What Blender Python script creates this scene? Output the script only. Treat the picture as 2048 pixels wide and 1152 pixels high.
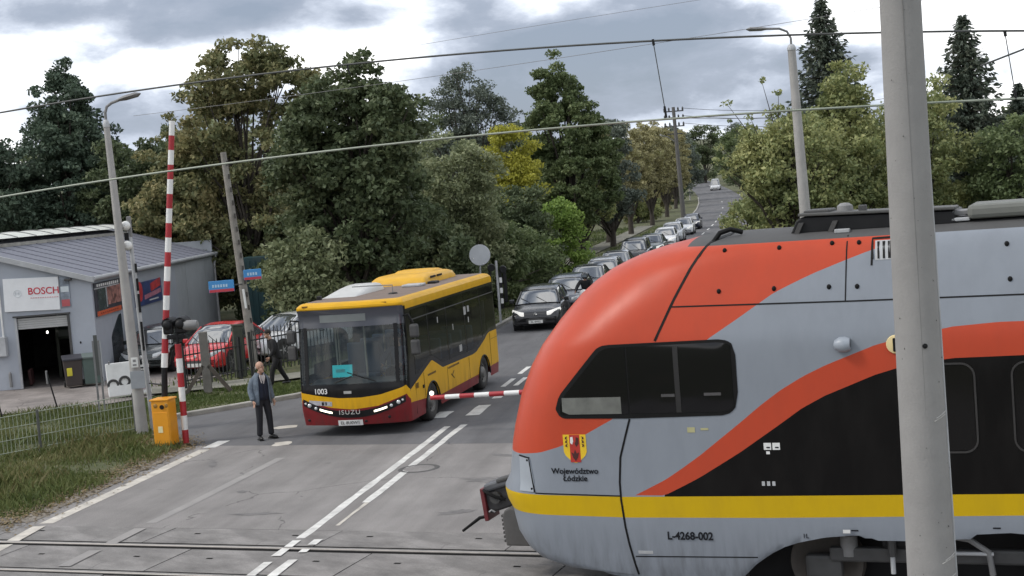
import bpy, bmesh, math, random
import numpy as np
from mathutils import Matrix, Vector

for _o in list(bpy.data.objects):
    bpy.data.objects.remove(_o)
SC = bpy.context.scene
COL = SC.collection
PI = math.pi
rad = math.radians

# ------------------------------------------------------------------ camera
cam_d = bpy.data.cameras.new('camera')
cam = bpy.data.objects.new('camera', cam_d)
COL.objects.link(cam)
SC.camera = cam
cam_d.sensor_width = 36.0
cam_d.lens = 36.0 * 2819.0 / 2048.0
cam_d.clip_start = 0.1
cam_d.clip_end = 6000.0
_p, _r, _h = 0.067, 0.080, 5.02          # pitch down, roll, height above the rails
_fw = Vector((0, math.cos(_p), -math.sin(_p)))
_up = Vector((0, math.sin(_p), math.cos(_p)))
_rt = Vector((1, 0, 0))
_R = _rt * math.cos(_r) - _up * math.sin(_r)
_U = _rt * math.sin(_r) + _up * math.cos(_r)
_M = Matrix((_R, _U, -_fw)).transposed().to_4x4()
_M.translation = Vector((0, 0, _h))
cam.matrix_world = _M

# ------------------------------------------------------------------ sky, sun, exposure
SUN_EL, SUN_AZ = rad(46), rad(-98)        # azimuth from +Y towards +X: from the left
W = bpy.data.worlds.new('World')
SC.world = W
W.use_nodes = True
nt = W.node_tree
nt.nodes.clear()
def nd(t, kind, **kw):
    n = t.nodes.new(kind)
    for k, v in kw.items():
        if k.startswith('i_'):
            key = k[2:]
            n.inputs[int(key) if key.isdigit() else key.replace('_', ' ')].default_value = v
        else:
            setattr(n, k, v)
    return n
def ramp(t, stops, interp='LINEAR'):
    n = t.nodes.new('ShaderNodeValToRGB')
    e = n.color_ramp.elements
    n.color_ramp.interpolation = interp
    while len(e) < len(stops):
        e.new(0.5)
    for el, (p, c) in zip(e, stops):
        el.position = p
        el.color = (*c, 1) if len(c) == 3 else c
    return n
out = nd(nt, 'ShaderNodeOutputWorld')
bg = nd(nt, 'ShaderNodeBackground', i_Strength=0.1)
sky = nd(nt, 'ShaderNodeTexSky', sky_type='NISHITA', sun_disc=False, sun_elevation=SUN_EL, sun_rotation=SUN_AZ, air_density=1.0, dust_density=1.5, ozone_density=1.2)
tc = nd(nt, 'ShaderNodeTexCoord')
def sky_noise(loc, zs, scale, detail, rough, dist):
    m_ = nd(nt, 'ShaderNodeMapping'); m_.inputs['Scale'].default_value = (1, 1, zs); m_.inputs['Location'].default_value = loc
    n_ = nd(nt, 'ShaderNodeTexNoise', i_Scale=scale, i_Detail=detail, i_Roughness=rough, i_Distortion=dist)
    nt.links.new(tc.outputs['Generated'], m_.inputs[0]); nt.links.new(m_.outputs[0], n_.inputs['Vector']); return n_.outputs['Fac']
def sky_math(op, a, b):
    m_ = nd(nt, 'ShaderNodeMath', operation=op)
    for i, q in enumerate((a, b)):
        if hasattr(q, 'is_linked'): nt.links.new(q, m_.inputs[i])
        else: m_.inputs[i].default_value = q
    return m_.outputs[0]
SEED = (14.8, 7.6, 3.08)
body = sky_noise(SEED, 3.0, 4.2, 2.0, 0.5, 0.2)                                   # cloud masses
puff = sky_noise((SEED[0] + 5, SEED[1], SEED[2] + 2), 2.2, 11.0, 7.0, 0.6, 0.15)   # billowing edges
fac = sky_math('ADD', body, sky_math('MULTIPLY', sky_math('SUBTRACT', puff, 0.5), 0.42))
r1 = ramp(nt, [(0.34, (2.3, 2.65, 3.4)), (0.42, (3.1, 3.5, 4.3)), (0.475, (4.9, 5.4, 6.3)), (0.525, (8.0, 8.4, 9.0)), (0.58, (12.0, 12.0, 12.0)), (0.74, (10.5, 10.6, 10.8)), (0.88, (7.0, 7.3, 7.9))])
nt.links.new(fac, r1.inputs[0])
cov = ramp(nt, [(0.34, (0.8, 0.8, 0.8)), (0.46, (1, 1, 1))])
nt.links.new(fac, cov.inputs[0])
mx = nd(nt, 'ShaderNodeMix', data_type='RGBA')
nt.links.new(cov.outputs[0], mx.inputs[0]); nt.links.new(sky.outputs[0], mx.inputs[6]); nt.links.new(r1.outputs[0], mx.inputs[7])
nt.links.new(mx.outputs[2], bg.inputs['Color']); nt.links.new(bg.outputs[0], out.inputs[0])

sun_d = bpy.data.lights.new('sun', 'SUN')
sun_d.energy = 1.2
sun_d.angle = rad(12)
sun_d.color = (1.0, 0.95, 0.88)
sun = bpy.data.objects.new('sun', sun_d)
COL.objects.link(sun)
_sd = Vector((math.sin(SUN_AZ) * math.cos(SUN_EL), math.cos(SUN_AZ) * math.cos(SUN_EL), math.sin(SUN_EL)))
sun.rotation_euler = (-_sd).to_track_quat('-Z', 'Y').to_euler()
sun.location = (-40, 40, 60)

SC.view_settings.view_transform = 'Standard'
SC.view_settings.look = 'None'
SC.view_settings.exposure = 0.52
SC.view_settings.gamma = 1.0
SC.render.engine = 'CYCLES'
SC.cycles.max_bounces = 6
SC.cycles.transparent_max_bounces = 12
SC.cycles.use_denoising = True

# ------------------------------------------------------------------ materials
MATS = {}
def pmat(name, col, rough=0.6, metal=0.0, var=0.12, scale=3.0, bump=0.0, bscale=None, coat=0.0, dirt=0.0, dirtcol=(0.10, 0.085, 0.07), spec=0.5):
    """A painted / mineral / metal surface: base colour broken up by two scales of noise, roughness variation, optional relief and dirt."""
    if name in MATS:
        return MATS[name]
    m = bpy.data.materials.new(name); m.use_nodes = True
    t = m.node_tree; b = t.nodes['Principled BSDF']
    co = nd(t, 'ShaderNodeTexCoord')
    a = nd(t, 'ShaderNodeTexNoise', i_Scale=scale, i_Detail=6.0, i_Roughness=0.6)
    t.links.new(co.outputs['Object'], a.inputs['Vector'])
    lo = tuple(max(0, c * (1 - var)) for c in col); hi = tuple(min(1, c * (1 + var)) for c in col)
    rp = ramp(t, [(0.3, lo), (0.7, hi)])
    t.links.new(a.outputs['Fac'], rp.inputs[0])
    src = rp.outputs[0]
    if dirt > 0:
        d = nd(t, 'ShaderNodeTexNoise', i_Scale=scale * 0.37, i_Detail=8.0, i_Roughness=0.7)
        t.links.new(co.outputs['Object'], d.inputs['Vector'])
        dr = ramp(t, [(0.48, (0, 0, 0)), (0.75, (dirt, dirt, dirt))])
        t.links.new(d.outputs['Fac'], dr.inputs[0])
        mix = nd(t, 'ShaderNodeMix', data_type='RGBA')
        t.links.new(dr.outputs[0], mix.inputs[0]); t.links.new(src, mix.inputs[6]); mix.inputs[7].default_value = (*dirtcol, 1)
        src = mix.outputs[2]
    t.links.new(src, b.inputs['Base Color'])
    b.inputs['Metallic'].default_value = metal
    b.inputs['Specular IOR Level'].default_value = spec
    rr = nd(t, 'ShaderNodeMapRange'); rr.inputs[3].default_value = max(0.02, rough * 0.8); rr.inputs[4].default_value = min(1, rough * 1.2)
    t.links.new(a.outputs['Fac'], rr.inputs[0]); t.links.new(rr.outputs[0], b.inputs['Roughness'])
    if coat:
        b.inputs['Coat Weight'].default_value = coat; b.inputs['Coat Roughness'].default_value = 0.08
    if bump > 0:
        bn = nd(t, 'ShaderNodeTexNoise', i_Scale=bscale or scale * 8, i_Detail=4.0)
        t.links.new(co.outputs['Object'], bn.inputs['Vector'])
        bp = nd(t, 'ShaderNodeBump', i_Strength=bump, i_Distance=0.02)
        t.links.new(bn.outputs['Fac'], bp.inputs['Height']); t.links.new(bp.outputs[0], b.inputs['Normal'])
    MATS[name] = m
    return m
def glass(name, tint=(0.02, 0.025, 0.03), trans=0.0, rough=0.04, spec=0.5, ior=1.5):
    """Tinted vehicle glass: glossy, optionally letting some light through."""
    if name in MATS:
        return MATS[name]
    m = bpy.data.materials.new(name); m.use_nodes = True
    t = m.node_tree; b = t.nodes['Principled BSDF']; o = t.nodes['Material Output']
    b.inputs['Base Color'].default_value = (*tint, 1); b.inputs['Roughness'].default_value = rough; b.inputs['Specular IOR Level'].default_value = spec; b.inputs['IOR'].default_value = ior
    co = nd(t, 'ShaderNodeTexCoord')
    a = nd(t, 'ShaderNodeTexNoise', i_Scale=1.3, i_Detail=2.0)
    t.links.new(co.outputs['Object'], a.inputs['Vector'])
    bp = nd(t, 'ShaderNodeBump', i_Strength=0.04, i_Distance=0.05)
    t.links.new(a.outputs['Fac'], bp.inputs['Height']); t.links.new(bp.outputs[0], b.inputs['Normal'])
    if trans > 0:
        tr = nd(t, 'ShaderNodeBsdfTransparent'); tr.inputs[0].default_value = (0.75, 0.82, 0.82, 1)
        ms = nd(t, 'ShaderNodeMixShader'); ms.inputs[0].default_value = trans
        t.links.new(b.outputs[0], ms.inputs[1]); t.links.new(tr.outputs[0], ms.inputs[2]); t.links.new(ms.outputs[0], o.inputs[0])
    MATS[name] = m
    return m
def emit(name, col, s):
    if name in MATS:
        return MATS[name]
    m = bpy.data.materials.new(name); m.use_nodes = True
    b = m.node_tree.nodes['Principled BSDF']
    b.inputs['Base Color'].default_value = (*col, 1); b.inputs['Emission Color'].default_value = (*col, 1); b.inputs['Emission Strength'].default_value = s
    MATS[name] = m
    return m
def leafmat(name, stops, trans=0.3, nscale=0.35):
    """Leaves: colour from a per-leaf random and a clump-sized noise, part diffuse part translucent."""
    if name in MATS:
        return MATS[name]
    m = bpy.data.materials.new(name); m.use_nodes = True
    t = m.node_tree; t.nodes.clear()
    o = nd(t, 'ShaderNodeOutputMaterial')
    g = nd(t, 'ShaderNodeNewGeometry'); co = nd(t, 'ShaderNodeTexCoord')
    n = nd(t, 'ShaderNodeTexNoise', i_Scale=nscale, i_Detail=3.0, i_Roughness=0.6)
    t.links.new(co.outputs['Object'], n.inputs['Vector'])
    ma = nd(t, 'ShaderNodeMath', operation='MULTIPLY'); ma.inputs[1].default_value = 0.45
    t.links.new(g.outputs['Random Per Island'], ma.inputs[0])
    mb = nd(t, 'ShaderNodeMapRange'); mb.inputs[1].default_value = 0.3; mb.inputs[2].default_value = 0.7; mb.inputs[3].default_value = 0.0; mb.inputs[4].default_value = 0.55
    t.links.new(n.outputs['Fac'], mb.inputs[0])
    ad = nd(t, 'ShaderNodeMath', operation='ADD'); t.links.new(ma.outputs[0], ad.inputs[0]); t.links.new(mb.outputs[0], ad.inputs[1])
    k = len(stops)
    rp = ramp(t, [(i / (k - 1) if k > 1 else 0, c) for i, c in enumerate(stops)])
    t.links.new(ad.outputs[0], rp.inputs[0])
    d = nd(t, 'ShaderNodeBsdfPrincipled', i_Roughness=0.55); t.links.new(rp.outputs[0], d.inputs['Base Color'])
    d.inputs['Specular IOR Level'].default_value = 0.3
    tl = nd(t, 'ShaderNodeBsdfTranslucent'); t.links.new(rp.outputs[0], tl.inputs[0])
    ms = nd(t, 'ShaderNodeMixShader'); ms.inputs[0].default_value = trans
    t.links.new(d.outputs[0], ms.inputs[1]); t.links.new(tl.outputs[0], ms.inputs[2]); t.links.new(ms.outputs[0], o.inputs[0])
    MATS[name] = m
    return m

# ------------------------------------------------------------------ mesh helpers
class MB:
    def __init__(self):
        self.v = []; self.f = []; self.uv = None
    def add(self, vs, fs):
        b = len(self.v)
        self.v += [tuple(map(float, q)) for q in vs]
        self.f += [tuple(b + i for i in q) for q in fs]
        return self
    def box(self, c, s, rz=0.0, rx=0.0, ry=0.0):
        hx, hy, hz = s[0] / 2, s[1] / 2, s[2] / 2
        M = Matrix.Translation(c) @ Matrix.Rotation(rz, 4, 'Z') @ Matrix.Rotation(ry, 4, 'Y') @ Matrix.Rotation(rx, 4, 'X')
        vs = [M @ Vector((x, y, z)) for x in (-hx, hx) for y in (-hy, hy) for z in (-hz, hz)]
        return self.add(vs, [(0, 1, 3, 2), (4, 6, 7, 5), (0, 4, 5, 1), (2, 3, 7, 6), (0, 2, 6, 4), (1, 5, 7, 3)])
    def ring(self, c, axis, r, n, ref=None, sq=1.0):
        a = Vector(axis).normalized()
        u = a.cross(Vector((0, 0, 1)) if abs(a.z) < 0.95 else Vector((1, 0, 0))).normalized(); w = a.cross(u)
        return [Vector(c) + (u * math.cos(2 * PI * k / n) + w * math.sin(2 * PI * k / n) * sq) * r for k in range(n)]
    def path(self, pts, rs, n=8, cap=True):
        pts = [Vector(p) for p in pts]
        if not hasattr(rs, '__len__'):
            rs = [rs] * len(pts)
        b = len(self.v); vs = []; fs = []
        pu = None
        for i, p in enumerate(pts):
            a = (pts[min(i + 1, len(pts) - 1)] - pts[max(i - 1, 0)])
            a = a.normalized() if a.length > 1e-9 else Vector((0, 0, 1))
            if pu is None:
                pu = a.cross(Vector((0, 0, 1)) if abs(a.z) < 0.95 else Vector((1, 0, 0))).normalized()
            u = (pu - a * pu.dot(a)).normalized(); pu = u; w = a.cross(u)
            vs += [p + (u * math.cos(2 * PI * k / n) + w * math.sin(2 * PI * k / n)) * rs[i] for k in range(n)]
        for i in range(len(pts) - 1):
            for k in range(n):
                k2 = (k + 1) % n
                fs.append((i * n + k, i * n + k2, (i + 1) * n + k2, (i + 1) * n + k))
        if cap:
            fs.append(tuple(range(n))[::-1]); fs.append(tuple((len(pts) - 1) * n + k for k in range(n)))
        return self.add(vs, fs)
    def tube(self, a, b, r0, r1=None, n=10):
        return self.path([a, b], [r0, r0 if r1 is None else r1], n)
    def prism(self, poly, fn, t0, t1):
        """poly of 2-D points; fn(a, b, t) -> 3-D point; closed between t0 and t1."""
        n = len(poly)
        vs = [fn(a, b, t0) for a, b in poly] + [fn(a, b, t1) for a, b in poly]
        fs = [tuple(range(n))[::-1], tuple(range(n, 2 * n))] + [(k, (k + 1) % n, n + (k + 1) % n, n + k) for k in range(n)]
        return self.add(vs, fs)
    def lathe(self, prof, c=(0, 0, 0), axis='Z', n=16, cap=True):
        vs = []; fs = []
        for r, h in prof:
            for k in range(n):
                a = 2 * PI * k / n; x, y = r * math.cos(a), r * math.sin(a)
                q = {'Z': (x, y, h), 'Y': (x, h, y), 'X': (h, x, y)}[axis]
                vs.append((q[0] + c[0], q[1] + c[1], q[2] + c[2]))
        for i in range(len(prof) - 1):
            for k in range(n):
                k2 = (k + 1) % n
                fs.append((i * n + k, i * n + k2, (i + 1) * n + k2, (i + 1) * n + k))
        if cap:
            fs.append(tuple(range(n))[::-1]); fs.append(tuple((len(prof) - 1) * n + k for k in range(n)))
        return self.add(vs, fs)
    def ball(self, c, r, nu=14, nv=9, M=None):
        rx, ry, rz = (r, r, r) if not hasattr(r, '__len__') else r
        vs = []; fs = []
        for j in range(nv + 1):
            t = PI * j / nv
            for k in range(nu):
                a = 2 * PI * k / nu
                q = Vector((rx * math.sin(t) * math.cos(a), ry * math.sin(t) * math.sin(a), rz * math.cos(t)))
                if M is not None:
                    q = M @ q
                vs.append((c[0] + q.x, c[1] + q.y, c[2] + q.z))
        for j in range(nv):
            for k in range(nu):
                k2 = (k + 1) % nu
                fs.append((j * nu + k, (j + 1) * nu + k, (j + 1) * nu + k2, j * nu + k2))
        return self.add(vs, fs)
    def grid(self, rows):
        """rows: list of equally long lists of points."""
        n = len(rows[0]); vs = [p for r in rows for p in r]
        fs = [(i * n + k, i * n + k + 1, (i + 1) * n + k + 1, (i + 1) * n + k) for i in range(len(rows) - 1) for k in range(n - 1)]
        return self.add(vs, fs)
    def build(self, name, mat, parent=None, smooth=False, bevel=0.0, seg=2, loc=None, rz=None, angle=40):
        me = bpy.data.meshes.new(name)
        me.from_pydata(self.v, [], self.f)
        me.validate()
        if self.uv is not None:
            u = me.uv_layers.new(name='liv')
            for l in me.loops:
                u.data[l.index].uv = self.uv[l.vertex_index]
        me.materials.append(mat)
        bm = bmesh.new(); bm.from_mesh(me); bmesh.ops.recalc_face_normals(bm, faces=bm.faces[:]); bm.to_mesh(me); bm.free()
        if smooth:
            me.shade_smooth(); me.set_sharp_from_angle(angle=rad(angle))
        o = bpy.data.objects.new(name, me)
        COL.objects.link(o)
        if parent is not None:
            o.parent = parent
        if loc is not None:
            o.location = loc
        if rz is not None:
            o.rotation_euler = (0, 0, rz)
        if bevel > 0:
            bv = o.modifiers.new('bevel', 'BEVEL'); bv.width = bevel; bv.segments = seg; bv.limit_method = 'ANGLE'; bv.angle_limit = rad(35)
            bv.harden_normals = False
        return o
def tag(o, label=None, cat=None, group=None, kind=None):
    if label: o['label'] = label
    if cat: o['category'] = cat
    if group: o['group'] = group
    if kind: o['kind'] = kind
    return o
def thing(name, loc, rz, label, cat, group=None):
    o = bpy.data.objects.new(name, None)
    COL.objects.link(o); o.location = loc; o.rotation_euler = (0, 0, rz)
    o.empty_display_size = 0.3
    return tag(o, label, cat, group)
def link_copy(src, parent=None, loc=None, rz=None):
    c = src.copy(); COL.objects.link(c); c.parent = parent
    if loc is not None: c.location = loc
    if rz is not None: c.rotation_euler = (0, 0, rz)
    return c
def copy_tree(root, loc, rz):
    r = link_copy(root, None, loc, rz)
    for ch in [o for o in bpy.data.objects if o.parent == root]:
        c = link_copy(ch, r)
        for g in [o for o in bpy.data.objects if o.parent == ch]:
            link_copy(g, c)
    return r
def lettering(s, size, loc, xdir, ydir, mat, parent, name='lettering', align='CENTER', ext=0.002, sx=1.0, bold=0.0, space=1.0):
    cu = bpy.data.curves.new(name, 'FONT')
    cu.body = s; cu.size = size; cu.align_x = align; cu.align_y = 'CENTER'; cu.extrude = ext; cu.offset = bold; cu.space_character = space
    cu.materials.append(mat)
    tmp = bpy.data.objects.new(name + '_tmp', cu); COL.objects.link(tmp)
    bpy.context.view_layer.update()
    me = bpy.data.meshes.new_from_object(tmp.evaluated_get(bpy.context.evaluated_depsgraph_get()))
    bpy.data.objects.remove(tmp); bpy.data.curves.remove(cu)
    if not me.materials: me.materials.append(mat)
    o = bpy.data.objects.new(name, me); COL.objects.link(o); o.parent = parent
    x = Vector(xdir).normalized(); y = Vector(ydir).normalized(); z = x.cross(y)
    M = Matrix((x * sx, y, z)).transposed().to_4x4(); M.translation = Vector(loc)
    o.matrix_basis = M
    return o
def struct(o):
    o['kind'] = 'structure'; return o
def terrain(x, y):
    t = max(0.0, y - 95.0)
    return 6.0e-5 * min(t, 260.0) ** 2 + (max(0.0, t - 260.0) * 0.0312)
def lerp_fn(pts):
    xs = [p[0] for p in pts]; ys = [p[1] for p in pts]
    return lambda x: float(np.interp(x, xs, ys))
# ================================================================== THE SETTING
TA = 0.383                                   # the track runs 22 degrees off the camera's x axis
TD = Vector((math.cos(TA), -math.sin(TA), 0)); TN = Vector((math.sin(TA), math.cos(TA), 0))
TO = Vector((0, 17.69, 0))                   # on the near rail
def trk(a, b, z=0.0):
    q = TO + TD * a + TN * b
    return (q.x, q.y, z)
RD = 0.195                                   # heading of the street
RC = Vector((-2.4, 26.2, 0)); RU = Vector((math.sin(RD), math.cos(RD), 0)); RR = Vector((math.cos(RD), -math.sin(RD), 0))
def road_pt(al, lam, dz=0.0):
    lam = lam - 2.9e-4 * max(0.0, al - 110.0) ** 2        # the street bends left beyond the queue
    q = RC + RU * al + RR * lam
    return (q.x, q.y, terrain(q.x, q.y) + dz)

def road_material(name, col, grain=0.35, patch=0.25, crack=0.6, stretch=(1, 1, 1), rot=0.0, light=None):
    if name in MATS:
        return MATS[name]
    m = bpy.data.materials.new(name); m.use_nodes = True
    t = m.node_tree; b = t.nodes['Principled BSDF']
    co = nd(t, 'ShaderNodeTexCoord')
    mpr = nd(t, 'ShaderNodeMapping'); mpr.inputs['Rotation'].default_value = (0, 0, rot); t.links.new(co.outputs['Object'], mpr.inputs[0])
    mpn = nd(t, 'ShaderNodeMapping'); mpn.inputs['Scale'].default_value = stretch; t.links.new(mpr.outputs[0], mpn.inputs[0])
    fine = nd(t, 'ShaderNodeTexNoise', i_Scale=55.0, i_Detail=3.0, i_Roughness=0.7); t.links.new(co.outputs['Object'], fine.inputs['Vector'])
    med = nd(t, 'ShaderNodeTexNoise', i_Scale=0.9, i_Detail=8.0, i_Roughness=0.65); t.links.new(co.outputs['Object'], med.inputs['Vector'])
    strk = nd(t, 'ShaderNodeTexNoise', i_Scale=1.0, i_Detail=5.0, i_Roughness=0.6); t.links.new(mpn.outputs[0], strk.inputs['Vector'])
    vor = nd(t, 'ShaderNodeTexVoronoi', feature='DISTANCE_TO_EDGE', i_Scale=0.42); 
    wob = nd(t, 'ShaderNodeTexNoise', i_Scale=1.6, i_Detail=5.0); t.links.new(co.outputs['Object'], wob.inputs['Vector'])
    va = nd(t, 'ShaderNodeMix', data_type='VECTOR'); va.inputs[0].default_value = 0.35
    t.links.new(co.outputs['Object'], va.inputs[4]); t.links.new(wob.outputs['Color'], va.inputs[5]); t.links.new(va.outputs[1], vor.inputs['Vector'])
    def scaled(src, lo, hi, a, c):
        r = nd(t, 'ShaderNodeMapRange'); r.inputs[1].default_value = lo; r.inputs[2].default_value = hi; r.inputs[3].default_value = a; r.inputs[4].default_value = c
        t.links.new(src, r.inputs[0]); return r.outputs[0]
    f = [scaled(fine.outputs['Fac'], 0.3, 0.7, 1 - grain, 1 + grain), scaled(med.outputs['Fac'], 0.3, 0.7, 1 - patch, 1 + patch), scaled(strk.outputs['Fac'], 0.3, 0.7, 1 - patch * 1.5, 1 + patch * 1.3)]
    cr = scaled(vor.outputs['Distance'], 0.0, 0.006, 1 - crack, 1.0)
    cm = nd(t, 'ShaderNodeMath', operation='MAXIMUM'); t.links.new(cr, cm.inputs[0]); t.links.new(scaled(med.outputs['Fac'], 0.5, 0.56, 1.0, 0.0), cm.inputs[1])
    f.append(cm.outputs[0])
    cur = f[0]
    for g in f[1:]:
        mm = nd(t, 'ShaderNodeMath', operation='MULTIPLY'); t.links.new(cur, mm.inputs[0]); t.links.new(g, mm.inputs[1]); cur = mm.outputs[0]
    vm = nd(t, 'ShaderNodeVectorMath', operation='SCALE'); vm.inputs[0].default_value = col
    t.links.new(cur, vm.inputs['Scale']); t.links.new(vm.outputs[0], b.inputs['Base Color'])
    b.inputs['Roughness'].default_value = 0.85; b.inputs['Specular IOR Level'].default_value = 0.3
    bp = nd(t, 'ShaderNodeBump', i_Strength=0.35, i_Distance=0.01); t.links.new(fine.outputs['Fac'], bp.inputs['Height']); t.links.new(bp.outputs[0], b.inputs['Normal'])
    MATS[name] = m
    return m
def ground_material():
    m = bpy.data.materials.new('ground_soil'); m.use_nodes = True
    t = m.node_tree; b = t.nodes['Principled BSDF']; co = nd(t, 'ShaderNodeTexCoord')
    a = nd(t, 'ShaderNodeTexNoise', i_Scale=0.6, i_Detail=9.0, i_Roughness=0.7); c = nd(t, 'ShaderNodeTexNoise', i_Scale=9.0, i_Detail=6.0, i_Roughness=0.7)
    t.links.new(co.outputs['Object'], a.inputs['Vector']); t.links.new(co.outputs['Object'], c.inputs['Vector'])
    r1_ = ramp(t, [(0.35, (0.06, 0.075, 0.026)), (0.5, (0.085, 0.092, 0.038)), (0.68, (0.13, 0.115, 0.06))])
    r2_ = ramp(t, [(0.3, (0.6, 0.6, 0.6)), (0.7, (1.25, 1.25, 1.25))])
    t.links.new(a.outputs['Fac'], r1_.inputs[0]); t.links.new(c.outputs['Fac'], r2_.inputs[0])
    mm = nd(t, 'ShaderNodeMix', data_type='RGBA', blend_type='MULTIPLY'); mm.inputs[0].default_value = 1.0
    t.links.new(r1_.outputs[0], mm.inputs[6]); t.links.new(r2_.outputs[0], mm.inputs[7]); t.links.new(mm.outputs[2], b.inputs['Base Color'])
    b.inputs['Roughness'].default_value = 0.95
    bp = nd(t, 'ShaderNodeBump', i_Strength=0.6, i_Distance=0.05); t.links.new(c.outputs['Fac'], bp.inputs['Height']); t.links.new(bp.outputs[0], b.inputs['Normal'])
    return m
M_ASPH_L = road_material('light_asphalt', (0.215, 0.203, 0.195), 0.26, 0.13, 0.55, (1.6, 0.16, 1), RD)
M_ASPH_D = road_material('dark_asphalt', (0.125, 0.124, 0.128), 0.22, 0.13, 0.35, (1.4, 0.12, 1), RD)
M_PANEL = road_material('crossing_concrete', (0.205, 0.195, 0.187), 0.18, 0.2, 0.30, (1, 3, 1), 0.4)
M_YARD = road_material('yard_concrete', (0.235, 0.21, 0.195), 0.2, 0.2, 0.5)
M_PATH = road_material('path_slabs', (0.185, 0.18, 0.15), 0.2, 0.2, 0.3)
M_SOIL = ground_material()
M_KERB = pmat('kerb_concrete', (0.36, 0.345, 0.31), 0.9, var=0.2, scale=2, bump=0.3, dirt=0.5)
M_LINE = pmat('road_paint', (0.62, 0.61, 0.58), 0.7, var=0.2, scale=5, dirt=0.75, dirtcol=(0.3, 0.29, 0.28))
M_LINE_WORN = pmat('worn_road_paint', (0.50, 0.465, 0.41), 0.8, var=0.2, scale=4, dirt=0.6, dirtcol=(0.24, 0.225, 0.21))
M_RAIL = pmat('rail_steel', (0.24, 0.225, 0.21), 0.45, metal=0.2, var=0.2, scale=6)
M_DARK = pmat('dark_gap', (0.008, 0.0075, 0.007), 0.95, var=0.3, spec=0.1)
M_BALLAST = pmat('ballast', (0.17, 0.155, 0.14), 0.95, var=0.5, scale=14, bump=1.0, bscale=22)

# ground: one sheet to the horizon
xs = sorted(set([-2500, -1200, -600] + list(range(-300, 301, 25)) + [600, 1200, 2500]))
ys = sorted(set([-400, -150] + list(range(-60, 420, 12)) + [500, 700, 1000, 1600, 3000]))
mb = MB(); mb.grid([[(x, y, terrain(x, y) - 0.04) for x in xs] for y in ys])
struct(mb.build('ground', M_SOIL))

def sheet(name, pts, mat, z, parent=None):
    bm = bmesh.new()
    vs = [bm.verts.new((p[0], p[1], z if len(p) < 3 else p[2])) for p in pts]
    f = bm.faces.new(vs); bm.normal_update()
    if f.normal.z < 0:
        f.normal_flip()
    bmesh.ops.triangulate(bm, faces=bm.faces[:])
    me = bpy.data.meshes.new(name); bm.to_mesh(me); bm.free(); me.materials.append(mat)
    o = bpy.data.objects.new(name, me); COL.objects.link(o)
    if parent is not None: o.parent = parent
    return o

KERB = [(-8.75, 35.55), (-7.45, 36.48), (-5.93, 37.71), (-4.5, 39.6), (-3.35, 42.3), (-2.35, 46.0)]
far_al = [24, 30, 38, 48, 60, 75, 90, 110, 130, 150, 175, 200, 230, 260, 300, 340, 380, 420]
def half_l(al): return -3.45
def half_r(al): return 3.75
left_far = [road_pt(a, half_l(a)) for a in far_al]; right_far = [road_pt(a, half_r(a)) for a in far_al]
near_poly = [(-7.35, 31.05), (-7.7, 32.0), (-8.6, 32.9), (-8.9, 34.2)] + KERB + [left_far[0][:2], right_far[0][:2], (5.2, 34.0), (6.4, 30.5), (6.5, 25.47)]
road = sheet('road', near_poly, M_ASPH_D, 0.0); struct(road)
mb = MB(); mb.grid([[left_far[i], right_far[i]] for i in range(len(far_al))]); far = mb.build('road_beyond', M_ASPH_D); struct(far)
appr = sheet('crossing_approach', [(-9.05, 24.14), (6.5, 17.87), (6.5, 25.46), (-7.35, 31.04), (-8.0, 27.2)], M_ASPH_L, 0.0); struct(appr)
near_slab = sheet('street_before_tracks', [trk(-9.5, -1.15), trk(8.5, -1.15), trk(6.0, -16), trk(-9.5, -16)], M_ASPH_L, 0.0); struct(near_slab)

# track: bed, rails, concrete crossing panels laid one by one
bed = sheet('track_bed', [trk(-11.0, -1.15), trk(9.5, -1.15), trk(9.5, 2.6), trk(-11.0, 2.6)], M_DARK, -0.03); struct(bed)
def strip(name, a0, a1, b0, b1, z, mat):
    return struct(sheet(name, [trk(a0, b0), trk(a1, b0), trk(a1, b1), trk(a0, b1)], mat, z))
strip('ballast_bed', -140, -11.0, -1.6, 3.1, -0.025, M_BALLAST); strip('ballast_bed', 9.5, 60, -1.6, 3.1, -0.025, M_BALLAST)
strip('second_ballast_bed', -140, -9.6, -7.4, -2.4, -0.025, M_BALLAST)
for b in (0.0, 1.5):
    mb = MB()
    prof = [(-0.038, 0.012), (-0.030, 0.022), (0.030, 0.022), (0.038, 0.012), (0.038, -0.025), (-0.038, -0.025)]
    mb.prism(prof, lambda u, w, t: trk(t, b + u, w), -140, 60)
    r = mb.build('rail', M_RAIL, bed)
mb = MB(); mb.box((0, 0, -0.011), (3.082, 0.92, 0.034))
proto_o = mb.build('panel', M_PANEL, bed, bevel=0.006, loc=trk(-7.3 - 1.55 + 3.1, 2.06), rz=-TA)
mb = MB(); mb.box((0, 0, -0.011), (3.082, 1.20, 0.034))
proto_i = mb.build('panel', M_PANEL, bed, bevel=0.006, loc=trk(-7.3 - 0.4 + 3.1, 0.75), rz=-TA)
mb = MB(); mb.box((0, 0, 0.0075), (0.10, 0.05, 0.004))
hole_mesh = mb.build('lifting_socket', M_DARK, proto_o, loc=(-0.9, 0.25, 0))
def panel_row(proto, b, off, k0, k1):
    for k in range(k0, k1):
        a = -7.3 + off + 3.1 * k
        p = proto if k == 1 and proto.get('used') is None else link_copy(proto, bed)
        if p is proto: p['used'] = 1
        p.location = trk(a, b, random.Random(k * 7 + int(b * 10)).uniform(-0.004, 0.004)); p.rotation_euler = (random.Random(k).uniform(-0.003, 0.003), 0, -TA)
        for q in ((-0.9, 0.12), (0.9, 0.12)):
            if p is proto and q[0] < 0 and proto is proto_o:
                hole_mesh.location = (q[0], q[1], 0); continue
            link_copy(hole_mesh, p, (q[0], q[1], 0))
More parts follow.
